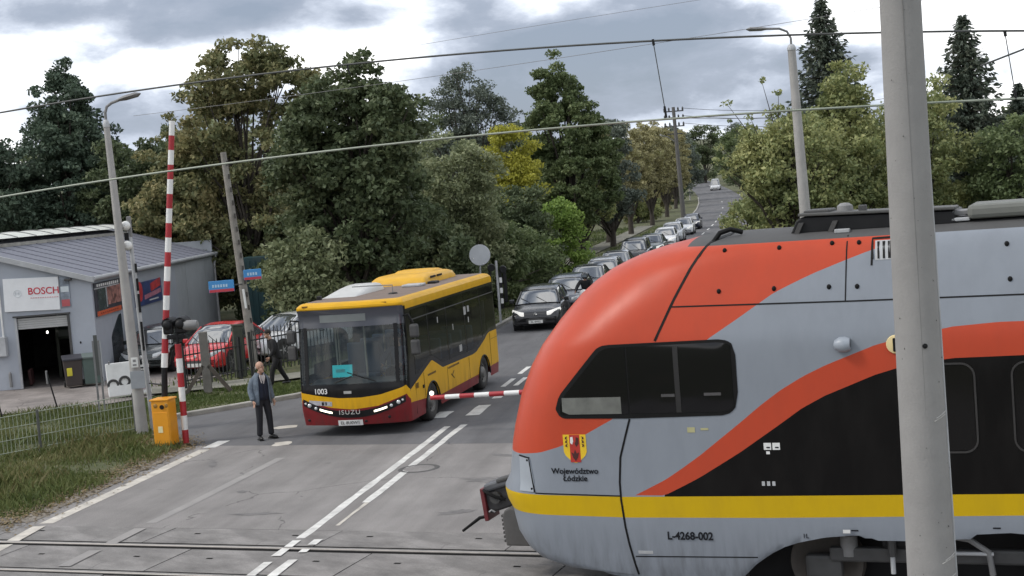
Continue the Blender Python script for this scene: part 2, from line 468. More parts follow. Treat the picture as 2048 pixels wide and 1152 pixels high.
panel_row(proto_o, 2.13, -1.55, -1, 5); panel_row(proto_i, 0.75, -0.4, -2, 5)
mb = MB(); mb.box((0, 0, -0.011), (3.082, 0.98, 0.034)); proto_n = mb.build('panel', M_PANEL, bed, bevel=0.006, loc=trk(-7.3, -0.6), rz=-TA)
panel_row(proto_n, -0.6, -0.9, -1, 5)
for o in (proto_o, proto_i, proto_n):
    if 'used' in o: del o['used']
for o in bpy.data.objects:
    if 'used' in o: del o['used']

# painted markings, each its own sheet
def mark(al0, al1, lam, w, mat=None, parent=road, z=0.004, sk=0.0, name='marking', jag=0.0, seed=0):
    rg = random.Random(seed + int(al0 * 31) + int(lam * 77))
    n = max(2, int((al1 - al0) / 0.35) + 1) if jag else 2
    L, R_ = [], []
    for i in range(n):
        a = al0 + (al1 - al0) * i / (n - 1)
        q = road_pt(a, lam - w / 2 + rg.uniform(-jag, jag) + sk * i / (n - 1), z); s = road_pt(a, lam + w / 2 + rg.uniform(-jag, jag) + sk * i / (n - 1), z)
        L.append(q); R_.append(s)
    m_ = MB(); m_.grid([[l, r_] for l, r_ in zip(L, R_)])
    return m_.build(name, mat or M_LINE, parent)
mark(-4.95, 4.75, -0.19, 0.15, parent=appr, jag=0.012); mark(-2.6, 4.9, 0.15, 0.15, parent=appr, jag=0.012); mark(-4.2, -2.6, 0.17, 0.07, M_LINE_WORN, parent=appr, jag=0.02)
mark(-6.02, -5.12, -0.19, 0.15, parent=bed, z=0.016, jag=0.01); mark(-5.42, -5.10, 0.15, 0.14, parent=bed, z=0.016); mark(-5.85, -5.58, 0.15, 0.13, parent=bed, z=0.016)
mark(-7.72, -6.34, -0.19, 0.15, parent=bed, z=0.016, jag=0.01); mark(-7.6, -6.25, 0.15, 0.15, parent=bed, z=0.016, jag=0.01)
# faded edge line, in stretches on the slab and on the panels
el = [(-8.60, 22.0), (-8.46, 23.6)]
def band(pts, w, mat, parent, z, name='marking'):
    m_ = MB(); rows = []
    for i, (x, y) in enumerate(pts):
        a = Vector(pts[max(0, i - 1)]); c = Vector(pts[min(len(pts) - 1, i + 1)]); d = (c - a).normalized(); nrm = Vector((d.y, -d.x))
        rows.append([(x - nrm.x * w / 2, y - nrm.y * w / 2, z), (x + nrm.x * w / 2, y + nrm.y * w / 2, z)])
    m_.grid(rows); return m_.build(name, mat, parent)
band([(-8.32, 23.98), (-8.1, 25.0), (-7.68, 26.9), (-7.25, 29.0), (-6.95, 30.4)], 0.26, M_LINE_WORN, appr, 0.004)
band([(-6.9, 30.62), (-6.72, 31.4)], 0.30, M_LINE, road, 0.004)
band([(-8.62, 21.6), (-8.50, 22.55)], 0.24, M_LINE_WORN, bed, 0.014)
M_GHOST = pmat('ghost_road_paint', (0.27, 0.257, 0.245), 0.85, var=0.12, scale=2, dirt=0.9, dirtcol=(0.22, 0.21, 0.205))
band([(-6.35, 23.35), (-6.0, 24.6), (-5.5, 26.6), (-5.0, 28.6)], 0.20, M_GHOST, appr, 0.004)
band([(-7.0, 20.75), (-6.78, 21.62)], 0.22, M_GHOST, bed, 0.016)
band([(-6.66, 22.0), (-6.42, 22.95)], 0.22, M_GHOST, bed, 0.016)
band([(-8.47, 22.75), (-8.36, 23.75)], 0.24, M_LINE_WORN, bed, 0.016)
mark(6.0, 6.9, -0.72, 0.34, jag=0.02); mark(6.15, 7.6, 0.05, 0.32, jag=0.02)
mark(8.6, 9.6, 0.12, 0.24, jag=0.02)
for a0 in (10.6, 13.0):
    mark(a0, a0 + 1.5, -0.10, 0.14); mark(a0 + 0.1, a0 + 1.6, 0.22, 0.14)
mark(15.6, 17.0, 0.1, 0.14)
for k in range(22):
    a0 = 19.0 + k * 9.0
    mark(a0, a0 + 4.0, 0.1, 0.14, parent=road if a0 < 20 else far, z=0.006)
# worn dabs of the stop line in the joining lane
def dab(cx, cy, sx, sy, seed, parent, rot=0.0, z=0.004):
    rg = random.Random(seed); pts = []
    for k in range(14):
        a = 2 * PI * k / 14; q = rg.uniform(0.75, 1.1)
        u, v = sx * q * math.copysign(abs(math.cos(a)) ** 0.6, math.cos(a)), sy * q * math.copysign(abs(math.sin(a)) ** 0.6, math.sin(a))
        pts.append((cx + u * math.cos(rot) - v * math.sin(rot), cy + u * math.sin(rot) + v * math.cos(rot)))
    return sheet('marking', pts, M_LINE_WORN, z, parent)
dab(-5.55, 32.7, 0.33, 0.22, 3, road, 0.1); dab(-5.25, 30.35, 0.22, 0.26, 5, road, 0.1)
# manhole: ring set in the slab across the double line
mb = MB(); mb.lathe([(0.30, 0.0), (0.33, 0.009), (0.37, 0.009), (0.40, 0.0)], n=28, cap=False)
mh = mb.build('manhole_cover', pmat('tar', (0.075, 0.072, 0.07), 0.8, var=0.3, scale=9), loc=(-2.02, 26.28, 0.0))
mb = MB(); mb.lathe([(0.30, 0.002), (0.29, 0.0065), (0.0, 0.0065)], n=28, cap=False); mb.build('lid', M_ASPH_L, mh)
tag(mh, 'round manhole cover with a dark tar ring crossing the double white line', 'manhole cover')

# kerb, footpath, yard
def kerb_line(pts, name='kerb', w=0.16, h=0.12):
    m_ = MB()
    rows = []
    for i, p in enumerate(pts):
        a = Vector(pts[max(0, i - 1)][:2]); c = Vector(pts[min(len(pts) - 1, i + 1)][:2]); d = (c - a).normalized(); nrm = Vector((-d.y, d.x))
        z = p[2] if len(p) > 2 else 0.0
        P_ = lambda o, zz: (p[0] + nrm.x * o, p[1] + nrm.y * o, z + zz)
        rows.append([P_(-0.0, -0.02), P_(0.0, h - 0.02), P_(0.02, h), P_(w, h), P_(w + 0.005, -0.03)])
    m_.grid(rows); return struct(m_.build(name, M_KERB))
kerb_line(KERB + [(l[0], l[1], l[2]) for l in left_far[:13]])
kerb_line([(r_[0], r_[1], r_[2]) for r_ in right_far[12::-1]] + [(5.2, 34.0), (6.4, 30.5)])
path_c = [(-12.0, 41.6), (-8.6, 41.9), (-6.2, 43.0), (-4.6, 46.5)]
rows = []
for i, (x, y) in enumerate(path_c):
    a = Vector(path_c[max(0, i - 1)]); c = Vector(path_c[min(3, i + 1)]); d = (c - a).normalized(); nrm = Vector((-d.y, d.x))
    rows.append([(x - nrm.x * 0.8, y - nrm.y * 0.8, 0.03), (x + nrm.x * 0.8, y + nrm.y * 0.8, 0.03)])
for a in far_al[1:9]:
    rows.append([road_pt(a, -5.7 - min(1.0, (a - 24) * 0.02), 0.03), road_pt(a, -7.5 - min(1.0, (a - 24) * 0.02), 0.03)])
mb = MB(); mb.grid(rows); struct(mb.build('footpath', M_PATH))
mb = MB(); mb.grid([[(-5.9, 40.6, 0.034), (-4.3, 40.2, 0.034)], [(-6.5, 42.9, 0.034), (-5.0, 43.6, 0.034)]]); struct(mb.build('footpath', M_PATH))
yard = sheet('yard', [(-40, 38.9), (-14.0, 39.3), (-11.9, 39.6), (-10.7, 40.6), (-10.2, 43.2), (-8.6, 46), (-8.0, 52), (-8.5, 66), (-40, 66)], M_YARD, -0.01); struct(yard)

# ------------------------------------------------------------------ grass (uncountable)
M_GRASS = leafmat('grass_blades', [(0.060, 0.085, 0.024), (0.11, 0.14, 0.042), (0.17, 0.185, 0.07), (0.28, 0.25, 0.125)], 0.2, 0.5)
M_GRASS_G = leafmat('lawn_blades', [(0.055, 0.085, 0.022), (0.10, 0.135, 0.04), (0.16, 0.18, 0.065)], 0.2, 0.4)
def in_poly(x, y, poly):
    c = np.zeros(len(x), bool); j = len(poly) - 1
    for i in range(len(poly)):
        xi, yi = poly[i]; xj, yj = poly[j]
        c ^= ((yi > y) != (yj > y)) & (x < (xj - xi) * (y - yi) / (yj - yi + 1e-12) + xi); j = i
    return c
def np_mesh(name, V, F, mat, parent=None):
    """V (n,3) float array, F (m,k) int array of k-gons."""
    me = bpy.data.meshes.new(name)
    me.vertices.add(len(V)); me.vertices.foreach_set('co', np.ascontiguousarray(V, dtype=np.float32).ravel())
    k = F.shape[1]
    me.loops.add(F.size); me.loops.foreach_set('vertex_index', np.ascontiguousarray(F, dtype=np.int32).ravel())
    me.polygons.add(len(F)); me.polygons.foreach_set('loop_start', np.arange(0, F.size, k, dtype=np.int32))
    me.update(calc_edges=True); me.validate()
    me.materials.append(mat)
    o = bpy.data.objects.new(name, me); COL.objects.link(o)
    if parent is not None: o.parent = parent
    return o
def grass(poly, n, h0, h1, w, mat, label, seed, clump=True):
    rg = np.random.default_rng(seed); P_ = np.array(poly); lo, hi = P_.min(0), P_.max(0)
    x = rg.uniform(lo[0], hi[0], n * 4); y = rg.uniform(lo[1], hi[1], n * 4)
    k = in_poly(x, y, poly)
    if clump:
        q = np.sin(x * 1.7 + 1.3 * np.sin(y * 1.1)) + np.sin(y * 2.3 + x * 0.7) + rg.normal(0, 0.8, len(x)); k &= q > -0.9
    x, y = x[k][:n], y[k][:n]; n = len(x)
    hh = rg.uniform(h0, h1, n) * (0.75 + 0.35 * np.sin(x * 0.9 + y * 1.3)); a = rg.uniform(0, 2 * PI, n); le = rg.normal(0, 0.35, (n, 2)) * hh[:, None]
    dx, dy = np.cos(a) * w / 2, np.sin(a) * w / 2
    z = np.array([terrain(0, q) for q in y]) - 0.04
    V = np.stack([np.stack([x - dx, y - dy, z], 1), np.stack([x + dx, y + dy, z], 1), np.stack([x + le[:, 0] * 0.4 + dx * 0.7, y + le[:, 1] * 0.4 + dy * 0.7, z + hh * 0.6], 1), np.stack([x + le[:, 0], y + le[:, 1], z + hh], 1)], 1).reshape(-1, 3)
    F = np.arange(n * 4).reshape(n, 4)
    o = np_mesh('grass', V, F, mat); tag(o, label, 'grass', kind='stuff'); return o
VERGE = [(-9.15, 23.4), (-8.25, 27.0), (-7.55, 30.9), (-7.75, 31.9), (-8.7, 32.8), (-9.05, 34.2), (-9.0, 35.4), (-10.5, 37.6), (-12.0, 39.2), (-22, 38.9), (-22, 28)]
grass(VERGE, 52000, 0.08, 0.26, 0.030, M_GRASS, 'rough autumn grass verge beside the crossing and fence', 1)
grass([(-10.2, 25.5), (-9.4, 27.5), (-8.8, 30.5), (-9.6, 33.2), (-12, 31.5), (-14, 29)], 1100, 0.20, 0.36, 0.020, leafmat('weed_stalks', [(0.09, 0.10, 0.035), (0.16, 0.15, 0.06), (0.26, 0.22, 0.11)], 0.15, 0.8), 'taller dry weed stalks standing in the grass verge', 7)
grass([(-9.2, 35.6), (-7.5, 36.6), (-5.95, 37.95), (-4.7, 39.8), (-4.3, 40.8), (-6.4, 41.7), (-8.6, 41.0), (-10.6, 40.6), (-11.6, 39.4)], 12000, 0.05, 0.16, 0.035, M_GRASS_G, 'short green grass patch behind the joining lane kerb', 2)
grass([road_pt(24, -3.7)[:2], road_pt(24, -5.6)[:2], road_pt(60, -6.2)[:2], road_pt(130, -6.4)[:2], road_pt(130, -3.7)[:2]], 14000, 0.06, 0.2, 0.06, M_GRASS_G, 'grass strip between the queue of cars and the footpath', 3)
grass([road_pt(14, -8.4)[:2], road_pt(60, -8.4)[:2], road_pt(130, -8.8)[:2], road_pt(130, -13)[:2], road_pt(14, -12)[:2]], 14000, 0.1, 0.35, 0.07, M_GRASS_G, 'dark grass slope between footpath and hedge', 4)

# bare, leaf-strewn fringe of the verge
VERGE_EDGE = [(-9.1, 23.6), (-8.2, 27.0), (-7.5, 30.8), (-7.75, 31.9), (-8.75, 32.8)]
def scatter_leaves(line, n, spread, mat, label, seed):
    rg = np.random.default_rng(seed); P_ = np.array(line); seg = rg.integers(0, len(P_) - 1, n); u = rg.uniform(0, 1, n)[:, None]
    C = P_[seg] * (1 - u) + P_[seg + 1] * u; C = C + rg.normal(0, 1, (n, 2)) * spread + np.array([-0.25, 0.0]); z = rg.uniform(0.006, 0.02, n)
    a = rg.uniform(0, 2 * PI, n); s_ = rg.uniform(0.018, 0.045, n); dx, dy = np.cos(a) * s_, np.sin(a) * s_; t_ = rg.uniform(-0.01, 0.012, n)
    V = np.stack([np.stack([C[:, 0] - dx, C[:, 1] - dy, z], 1), np.stack([C[:, 0] + dy * 0.6, C[:, 1] - dx * 0.6, z + 0.01 + t_], 1), np.stack([C[:, 0] + dx, C[:, 1] + dy, z + 0.006], 1), np.stack([C[:, 0] - dy * 0.6, C[:, 1] + dx * 0.6, z + 0.008], 1)], 1).reshape(-1, 3)
    o = np_mesh('fallen_leaves', V, np.arange(n * 4).reshape(n, 4), mat); tag(o, label, 'leaves', kind='stuff')
scatter_leaves(VERGE_EDGE, 5000, 0.30, leafmat('fallen_leaf', [(0.10, 0.075, 0.04), (0.19, 0.14, 0.07), (0.28, 0.20, 0.09)], 0.1, 2.0), 'dry fallen leaves strewn along the verge edge', 5)
# sandy shoulder, ragged
rg = random.Random(12); pts = []
for i in range(24):
    u = i / 23; y = 24.2 + 6.7 * u; x = -8.62 + 0.205 * (y - 24.2); pts.append((x + rg.uniform(-0.07, 0.07), y))
pts2 = [(x - 0.42 - rg.uniform(0, 0.2), y) for x, y in pts][::-1]
sheet('shoulder', pts + pts2, pmat('sandy_shoulder', (0.20, 0.175, 0.145), 0.95, var=0.25, scale=3, bump=0.6, bscale=40, dirt=0.6), 0.008)['kind'] = 'structure'
# oil stains, scuffs and a repaired patch on the slab
M_STAIN = pmat('oil_stain', (0.135, 0.128, 0.124), 0.75, var=0.35, scale=5, dirt=0.8, dirtcol=(0.20, 0.19, 0.184))
def stain(cx, cy, sx, sy, seed, rot, z=0.0035):
    rg = random.Random(seed); pts = []
    for k in range(22):
        a = 2 * PI * k / 22; q = rg.uniform(0.55, 1.1); u, v = sx * q * math.cos(a), sy * q * math.sin(a); pts.append((cx + u * math.cos(rot) - v * math.sin(rot), cy + u * math.sin(rot) + v * math.cos(rot)))
    return sheet('stain', pts, M_STAIN, z, appr)
for k, q in enumerate(((-0.55, 24.6, 0.30, 0.75, 1.1), (-0.35, 26.9, 0.12, 0.35, 0.9), (-1.2, 22.3, 0.35, 0.18, 0.2), (-3.9, 27.6, 0.06, 0.10, 0), (-5.2, 25.4, 0.09, 0.16, 0.4), (-3.0, 28.4, 0.10, 0.07, 0), (-4.6, 23.4, 0.5, 0.10, 2.9), (-6.4, 28.6, 0.10, 0.5, 0.2))):
    stain(q[0], q[1], q[2], q[3], 50 + k, q[4])
# ================================================================== TRAIN
T0 = TO - TN * 0.65                             # foot of the train's near side, s = 0 at the nose
def tworld(s, lat, z):                          # lat: metres behind the near side
    q = T0 + TD * s + TN * lat
    return (q.x, q.y, z)
train = thing('train', (T0.x, T0.y, 0), -TA, 'grey and orange-red regional train with yellow waist stripe at the crossing', 'train')
# local frame of the train: x = s (towards the tail), y = lateral away from the camera, z up; centre line y = 1.41
HW = 1.41
SIL = [(0.36, 1.10), (0.39, 0.66), (0.47, 0.37), (0.59, 0.22), (0.78, 0.10), (1.09, 0.04), (1.16, 0.0), (1.25, -0.04), (1.36, -0.04), (1.43, 0.03), (1.60, 0.06), (1.81, 0.09), (2.02, 0.13), (2.51, 0.28), (2.84, 0.44), (3.11, 0.62), (3.43, 0.91), (3.75, 1.25), (3.96, 1.57), (4.12, 1.95), (4.22, 2.32), (4.29, 2.73), (4.33, 3.0)]
sil = lerp_fn(SIL)
wid = lerp_fn([(0.33, 1.33), (0.5, 1.37), (0.8, 1.40), (1.0, 1.41), (2.9, 1.41), (3.1, 1.402), (3.2, 1.388), (3.55, 1.28), (3.9, 1.14), (4.1, 1.05), (4.2, 0.97), (4.26, 0.86), (4.31, 0.62), (4.33, 0.30)])
nlen = lerp_fn([(0.3, 0.9), (2.3, 1.0), (3.2, 1.25), (3.8, 1.6), (4.33, 1.5)])
NP = 2.6
def nose_corr(z):
    L = nlen(z); w = wid(z)
    return min(q * L + 0.403 * (HW - w * (1 - (1 - q) ** NP) ** (1 / NP)) for q in np.linspace(0, 1, 60))
_zz = np.linspace(0.33, 4.33, 60); _cc = [nose_corr(z) for z in _zz]
corr = lambda z: float(np.interp(z, _zz, _cc))
s_front = lambda z: sil(z) - corr(z)
arch = lerp_fn([(2.80, 0.33), (2.87, 0.40), (3.0, 0.53), (3.18, 0.66), (3.35, 0.75), (3.53, 0.81), (3.81, 0.87), (4.15, 0.90), (4.20, 0.90), (4.21, 0.87), (4.34, 0.87), (4.345, 0.845), (5.17, 0.845), (5.18, 0.87), (5.40, 0.88), (5.41, 0.93), (5.8, 0.955), (6.2, 0.92), (6.6, 0.8), (6.9, 0.6), (7.1, 0.33)])
def lat_at(s, z):
    """lateral distance of the near side skin behind the reference plane at station s, height z"""
    q = (s - s_front(z)) / nlen(z)
    f = 1.0 if q >= 1 else (1 - (1 - max(q, 0.0)) ** NP) ** (1 / NP)
    return HW - wid(z) * f
def skin(s, z, off=0.0):
    e = 0.02
    dz = (lat_at(s, z + e) - lat_at(s, z - e)) / (2 * e); ds = (lat_at(s + e, z) - lat_at(s - e, z)) / (2 * e)
    n = Vector((ds, -1.0, dz)).normalized()
    return (s + n.x * off, lat_at(s, z) + n.y * off, z + n.z * off)
LEN = 16.0
levels = [0.33, 0.36, 0.42, 0.5, 0.6, 0.7, 0.8, 0.9, 1.0, 1.09, 1.2, 1.3, 1.36, 1.5, 1.7, 1.9, 2.1, 2.3, 2.5, 2.7, 2.85, 3.0, 3.1, 3.17, 3.25, 3.4, 3.55, 3.7, 3.85, 3.98, 4.08, 4.15, 4.2, 4.24, 4.27, 4.3, 4.32, 4.33]
qs = np.concatenate([1 - np.cos(np.linspace(0, PI / 2, 22))])
tailS = list(np.arange(0.12, 2.0, 0.12)) + list(np.arange(2.0, 5.2, 0.08)) + [5.6, 6.2, 7, 8, 10, 13]
mb = MB(); mb.uv = []
rowsN = []
for z in levels:
    L = nlen(z); w = wid(z); s0 = s_front(z); row = []
    for q in qs:
        row.append((s0 + q * L, w * (1 - (1 - q) ** NP) ** (1 / NP), z))
    sb = s0 + L
    for k, s in enumerate(list(np.arange(0.9, 7.3, 0.07)) + [7.6, 8.5, 10, 12, 14, LEN]):
        row.append((max(s, sb + 0.0002 * (k + 1)), w, z))
    rowsN.append(row)
n_ = min(len(r_) for r_ in rowsN)
fix = []
for r_ in rowsN:
    if len(r_) > n_:
        k = len(qs); r_ = r_[:k] + r_[k + (len(r_) - n_):]
    fix.append(r_)
def clip(p):
    s, w, z = p
    return (s, w, max(z, arch(s)) if 2.8 < s < 7.1 else z)
for sgn in (-1, 1):
    b = len(mb.v)
    for row in fix:
        for p in row:
            s, w, z = clip(p)
            mb.v.append((s, HW + sgn * w, z)); mb.uv.append((s, z))
    R_, C_ = len(fix), len(fix[0])
    for i in range(R_ - 1):
        for k in range(C_ - 1):
            mb.f.append((b + i * C_ + k, b + i * C_ + k + 1, b + (i + 1) * C_ + k + 1, b + (i + 1) * C_ + k))
R_, C_ = len(fix), len(fix[0]); b2 = R_ * C_
for k in range(C_ - 1):
    mb.f.append(((R_ - 1) * C_ + k, (R_ - 1) * C_ + k + 1, b2 + (R_ - 1) * C_ + k + 1, b2 + (R_ - 1) * C_ + k))

def livery(name, base, layers, rough=0.35, dirt=0.25, urange=(-1, 17), vrange=(0, 5), spec=0.2):
    """Paint in zones: each layer (lo curve, hi curve, umin, umax, colour, roughness) covers lo(u) < v < hi(u)."""
    m = bpy.data.materials.new(name); m.use_nodes = True
    t = m.node_tree; b = t.nodes['Principled BSDF']
    uvn = nd(t, 'ShaderNodeUVMap', uv_map='liv'); sp = nd(t, 'ShaderNodeSeparateXYZ'); t.links.new(uvn.outputs[0], sp.inputs[0])
    un = nd(t, 'ShaderNodeMapRange'); un.inputs[1].default_value = urange[0]; un.inputs[2].default_value = urange[1]; t.links.new(sp.outputs[0], un.inputs[0])
    U_, V_ = sp.outputs[0], sp.outputs[1]
    def curve(pts):
        if not hasattr(pts, '__len__'):
            vn = nd(t, 'ShaderNodeValue'); vn.outputs[0].default_value = pts; return vn.outputs[0]
        fc = t.nodes.new('ShaderNodeFloatCurve'); c = fc.mapping.curves[0]
        P_ = [((u - urange[0]) / (urange[1] - urange[0]), (v - vrange[0]) / (vrange[1] - vrange[0])) for u, v in pts]
        P_ = [(0.0, P_[0][1])] * (P_[0][0] > 0.001) + P_ + [(1.0, P_[-1][1])] * (P_[-1][0] < 0.999)
        while len(c.points) < len(P_): c.points.new(0.5, 0.5)
        for q, (x, y) in zip(c.points, P_): q.location = (x, y); q.handle_type = 'VECTOR'
        fc.mapping.use_clip = False; fc.mapping.update()
        t.links.new(un.outputs[0], fc.inputs['Value'])
        mr = nd(t, 'ShaderNodeMapRange', clamp=False); mr.inputs[3].default_value = vrange[0]; mr.inputs[4].default_value = vrange[1]
        t.links.new(fc.outputs[0], mr.inputs[0]); return mr.outputs[0]
    def cmp(a, bb):
        g = nd(t, 'ShaderNodeMath', operation='GREATER_THAN')
        for i, q in enumerate((a, bb)):
            if hasattr(q, 'is_linked'): t.links.new(q, g.inputs[i])
            else: g.inputs[i].default_value = q
        return g.outputs[0]
    def mulv(a, bb):
        g = nd(t, 'ShaderNodeMath', operation='MULTIPLY'); t.links.new(a, g.inputs[0]); t.links.new(bb, g.inputs[1]); return g.outputs[0]
    colv = nd(t, 'ShaderNodeRGB'); colv.outputs[0].default_value = (*base, 1); cur = colv.outputs[0]
    rv = nd(t, 'ShaderNodeValue'); rv.outputs[0].default_value = rough; rcur = rv.outputs[0]
    for lo, hi, u0, u1, c, rg in layers:
        mask = mulv(mulv(cmp(V_, curve(lo)), cmp(curve(hi), V_)), mulv(cmp(U_, u0), cmp(u1, U_)))
        mxn = nd(t, 'ShaderNodeMix', data_type='RGBA'); t.links.new(mask, mxn.inputs[0]); t.links.new(cur, mxn.inputs[6]); mxn.inputs[7].default_value = (*c, 1); cur = mxn.outputs[2]
        rx = nd(t, 'ShaderNodeMix', data_type='FLOAT'); t.links.new(mask, rx.inputs[0]); t.links.new(rcur, rx.inputs[2]); rx.inputs[3].default_value = rg; rcur = rx.outputs[0]
    co = nd(t, 'ShaderNodeTexCoord'); mpn = nd(t, 'ShaderNodeMapping'); mpn.inputs['Scale'].default_value = (1.5, 1.5, 0.5)
    t.links.new(co.outputs['Object'], mpn.inputs[0])
    dn = nd(t, 'ShaderNodeTexNoise', i_Scale=2.2, i_Detail=8.0, i_Roughness=0.65); t.links.new(mpn.outputs[0], dn.inputs['Vector'])
    dr = nd(t, 'ShaderNodeMapRange'); dr.inputs[1].default_value = 0.42; dr.inputs[2].default_value = 0.85; dr.inputs[3].default_value = 0.0; dr.inputs[4].default_value = dirt
    t.links.new(dn.outputs['Fac'], dr.inputs[0])
    gz = nd(t, 'ShaderNodeMapRange'); gz.inputs[1].default_value = 1.15; gz.inputs[2].default_value = 0.3; gz.inputs[3].default_value = 0.0; gz.inputs[4].default_value = 1.0; t.links.new(V_, gz.inputs[0])
    mpg = nd(t, 'ShaderNodeMapping'); mpg.inputs['Scale'].default_value = (7.0, 7.0, 0.8); t.links.new(co.outputs['Object'], mpg.inputs[0])
    gn = nd(t, 'ShaderNodeTexNoise', i_Scale=1.6, i_Detail=6.0, i_Roughness=0.6); t.links.new(mpg.outputs[0], gn.inputs['Vector'])
    gr_ = nd(t, 'ShaderNodeMapRange'); gr_.inputs[1].default_value = 0.35; gr_.inputs[2].default_value = 0.75; gr_.inputs[3].default_value = 0.0; gr_.inputs[4].default_value = 0.55; t.links.new(gn.outputs['Fac'], gr_.inputs[0])
    gm = nd(t, 'ShaderNodeMath', operation='MULTIPLY'); t.links.new(gz.outputs[0], gm.inputs[0]); t.links.new(gr_.outputs[0], gm.inputs[1])
    gmx = nd(t, 'ShaderNodeMath', operation='MAXIMUM'); t.links.new(gm.outputs[0], gmx.inputs[0]); t.links.new(dr.outputs[0], gmx.inputs[1])
    mxd = nd(t, 'ShaderNodeMix', data_type='RGBA'); t.links.new(gmx.outputs[0], mxd.inputs[0]); t.links.new(cur, mxd.inputs[6]); mxd.inputs[7].default_value = (0.04, 0.036, 0.032, 1)
    t.links.new(mxd.outputs[2], b.inputs['Base Color'])
    ra = nd(t, 'ShaderNodeMath', operation='ADD'); t.links.new(rcur, ra.inputs[0])
    rs = nd(t, 'ShaderNodeMath', operation='MULTIPLY'); t.links.new(dr.outputs[0], rs.inputs[0]); rs.inputs[1].default_value = 0.5
    t.links.new(rs.outputs[0], ra.inputs[1]); t.links.new(ra.outputs[0], b.inputs['Roughness'])
    bn = nd(t, 'ShaderNodeTexNoise', i_Scale=0.9, i_Detail=2.0); t.links.new(co.outputs['Object'], bn.inputs['Vector'])
    bp = nd(t, 'ShaderNodeBump', i_Strength=0.10, i_Distance=0.04); t.links.new(bn.outputs['Fac'], bp.inputs['Height']); t.links.new(bp.outputs[0], b.inputs['Normal'])
    b.inputs['Specular IOR Level'].default_value = spec
    MATS[name] = m
    return m
T_GREY = (0.238, 0.262, 0.296); T_RED = (0.48, 0.066, 0.030); T_YEL = (0.55, 0.36, 0.006); T_BLK = (0.004, 0.0035, 0.0035)
orange_edge = [(-1, 1.80), (0.11, 1.82), (0.45, 1.86), (0.70, 1.93), (0.92, 2.01), (1.25, 2.18), (1.41, 2.26), (2.0, 2.72), (2.62, 3.17), (2.96, 3.38), (3.38, 3.65), (3.60, 3.75), (3.84, 3.85), (4.18, 3.97), (4.45, 4.06), (4.73, 4.13), (5.6, 4.5)]
red_top = [(1.60, 1.335), (2.0, 1.53), (2.22, 1.67), (2.44, 1.82), (2.94, 2.20), (3.18, 2.39), (3.42, 2.56), (3.68, 2.71), (3.94, 2.83), (4.5, 3.04), (4.88, 3.13), (5.33, 3.21), (5.8, 3.24), (17, 3.24)]
red_bot = [(1.98, 1.345), (2.20, 1.45), (2.42, 1.56), (2.91, 1.85), (3.15, 2.01), (3.39, 2.17), (3.65, 2.35), (3.92, 2.49), (4.48, 2.71), (4.83, 2.81), (5.31, 2.87), (6.03, 2.88), (17, 2.88)]
yl_t = [(-1, 1.36), (0.3, 1.345), (1.5, 1.325), (3.2, 1.345), (6, 1.385), (17, 1.39)]; yl_b = [(-1, 1.11), (0.3, 1.10), (1.5, 1.075), (3.2, 1.09), (6, 1.15), (17, 1.16)]
M_TRAIN = livery('train_paint', T_GREY, [
    (orange_edge, 9.0, -2, 5.6, T_RED, 0.34),
    (red_bot, red_top, 1.60, 17, T_RED, 0.34),
    (yl_t, red_bot, 1.98, 17, T_BLK, 0.30),
    (yl_b, yl_t, -2, 17, T_YEL, 0.4),
    (4.215, 9.0, 2.3, 17, (0.09, 0.09, 0.09), 0.7),
], 0.36, 0.16)
mb.build('body', M_TRAIN, train, smooth=True, angle=50)

M_RUB = pmat('black_rubber', (0.006, 0.006, 0.006), 0.6, var=0.3, spec=0.2)
M_TGLASS = glass('train_cab_glass', (0.005, 0.005, 0.006), 0.0, 0.04, 0.4)
M_TGLASS2 = glass('train_side_glass', (0.007, 0.0065, 0.0065), 0.0, 0.10, 0.3)
M_WHITE = pmat('white_paint', (0.72, 0.72, 0.70), 0.5, var=0.08, dirt=0.2)
M_BLACK = pmat('black_paint', (0.011, 0.011, 0.012), 0.5, var=0.3, spec=0.25)
M_DGREY = pmat('dark_grey_metal', (0.055, 0.055, 0.055), 0.6, var=0.3, dirt=0.4)
M_MGREY = pmat('mid_grey_metal', (0.20, 0.20, 0.20), 0.55, var=0.2, dirt=0.4)
M_LGREY = pmat('light_grey_metal', (0.42, 0.43, 0.44), 0.5, var=0.12, dirt=0.3)
def patch(name, s0, s1, lo, hi, off, mat, ns=16, nz=6, thick=None, parent=train):
    """A panel lying on the near skin between two curves lo(s) and hi(s), with rolled-in edges."""
    m_ = MB(); ss = np.linspace(s0, s1, ns); rows = []
    for s in ss:
        a, c = lo(s), hi(s)
        rows.append([skin(s, a, -0.01)] + [skin(s, a + (c - a) * k / (nz - 1), off) for k in range(nz)] + [skin(s, c, -0.01)])
    rows = [[skin(ss[0], lo(ss[0]) + (hi(ss[0]) - lo(ss[0])) * min(max((k - 1) / (nz - 1), 0), 1), -0.01) for k in range(nz + 2)]] + rows + [[skin(ss[-1], lo(ss[-1]) + (hi(ss[-1]) - lo(ss[-1])) * min(max((k - 1) / (nz - 1), 0), 1), -0.01) for k in range(nz + 2)]]
    m_.grid(rows)
    return m_.build(name, mat, parent, smooth=True, angle=35)
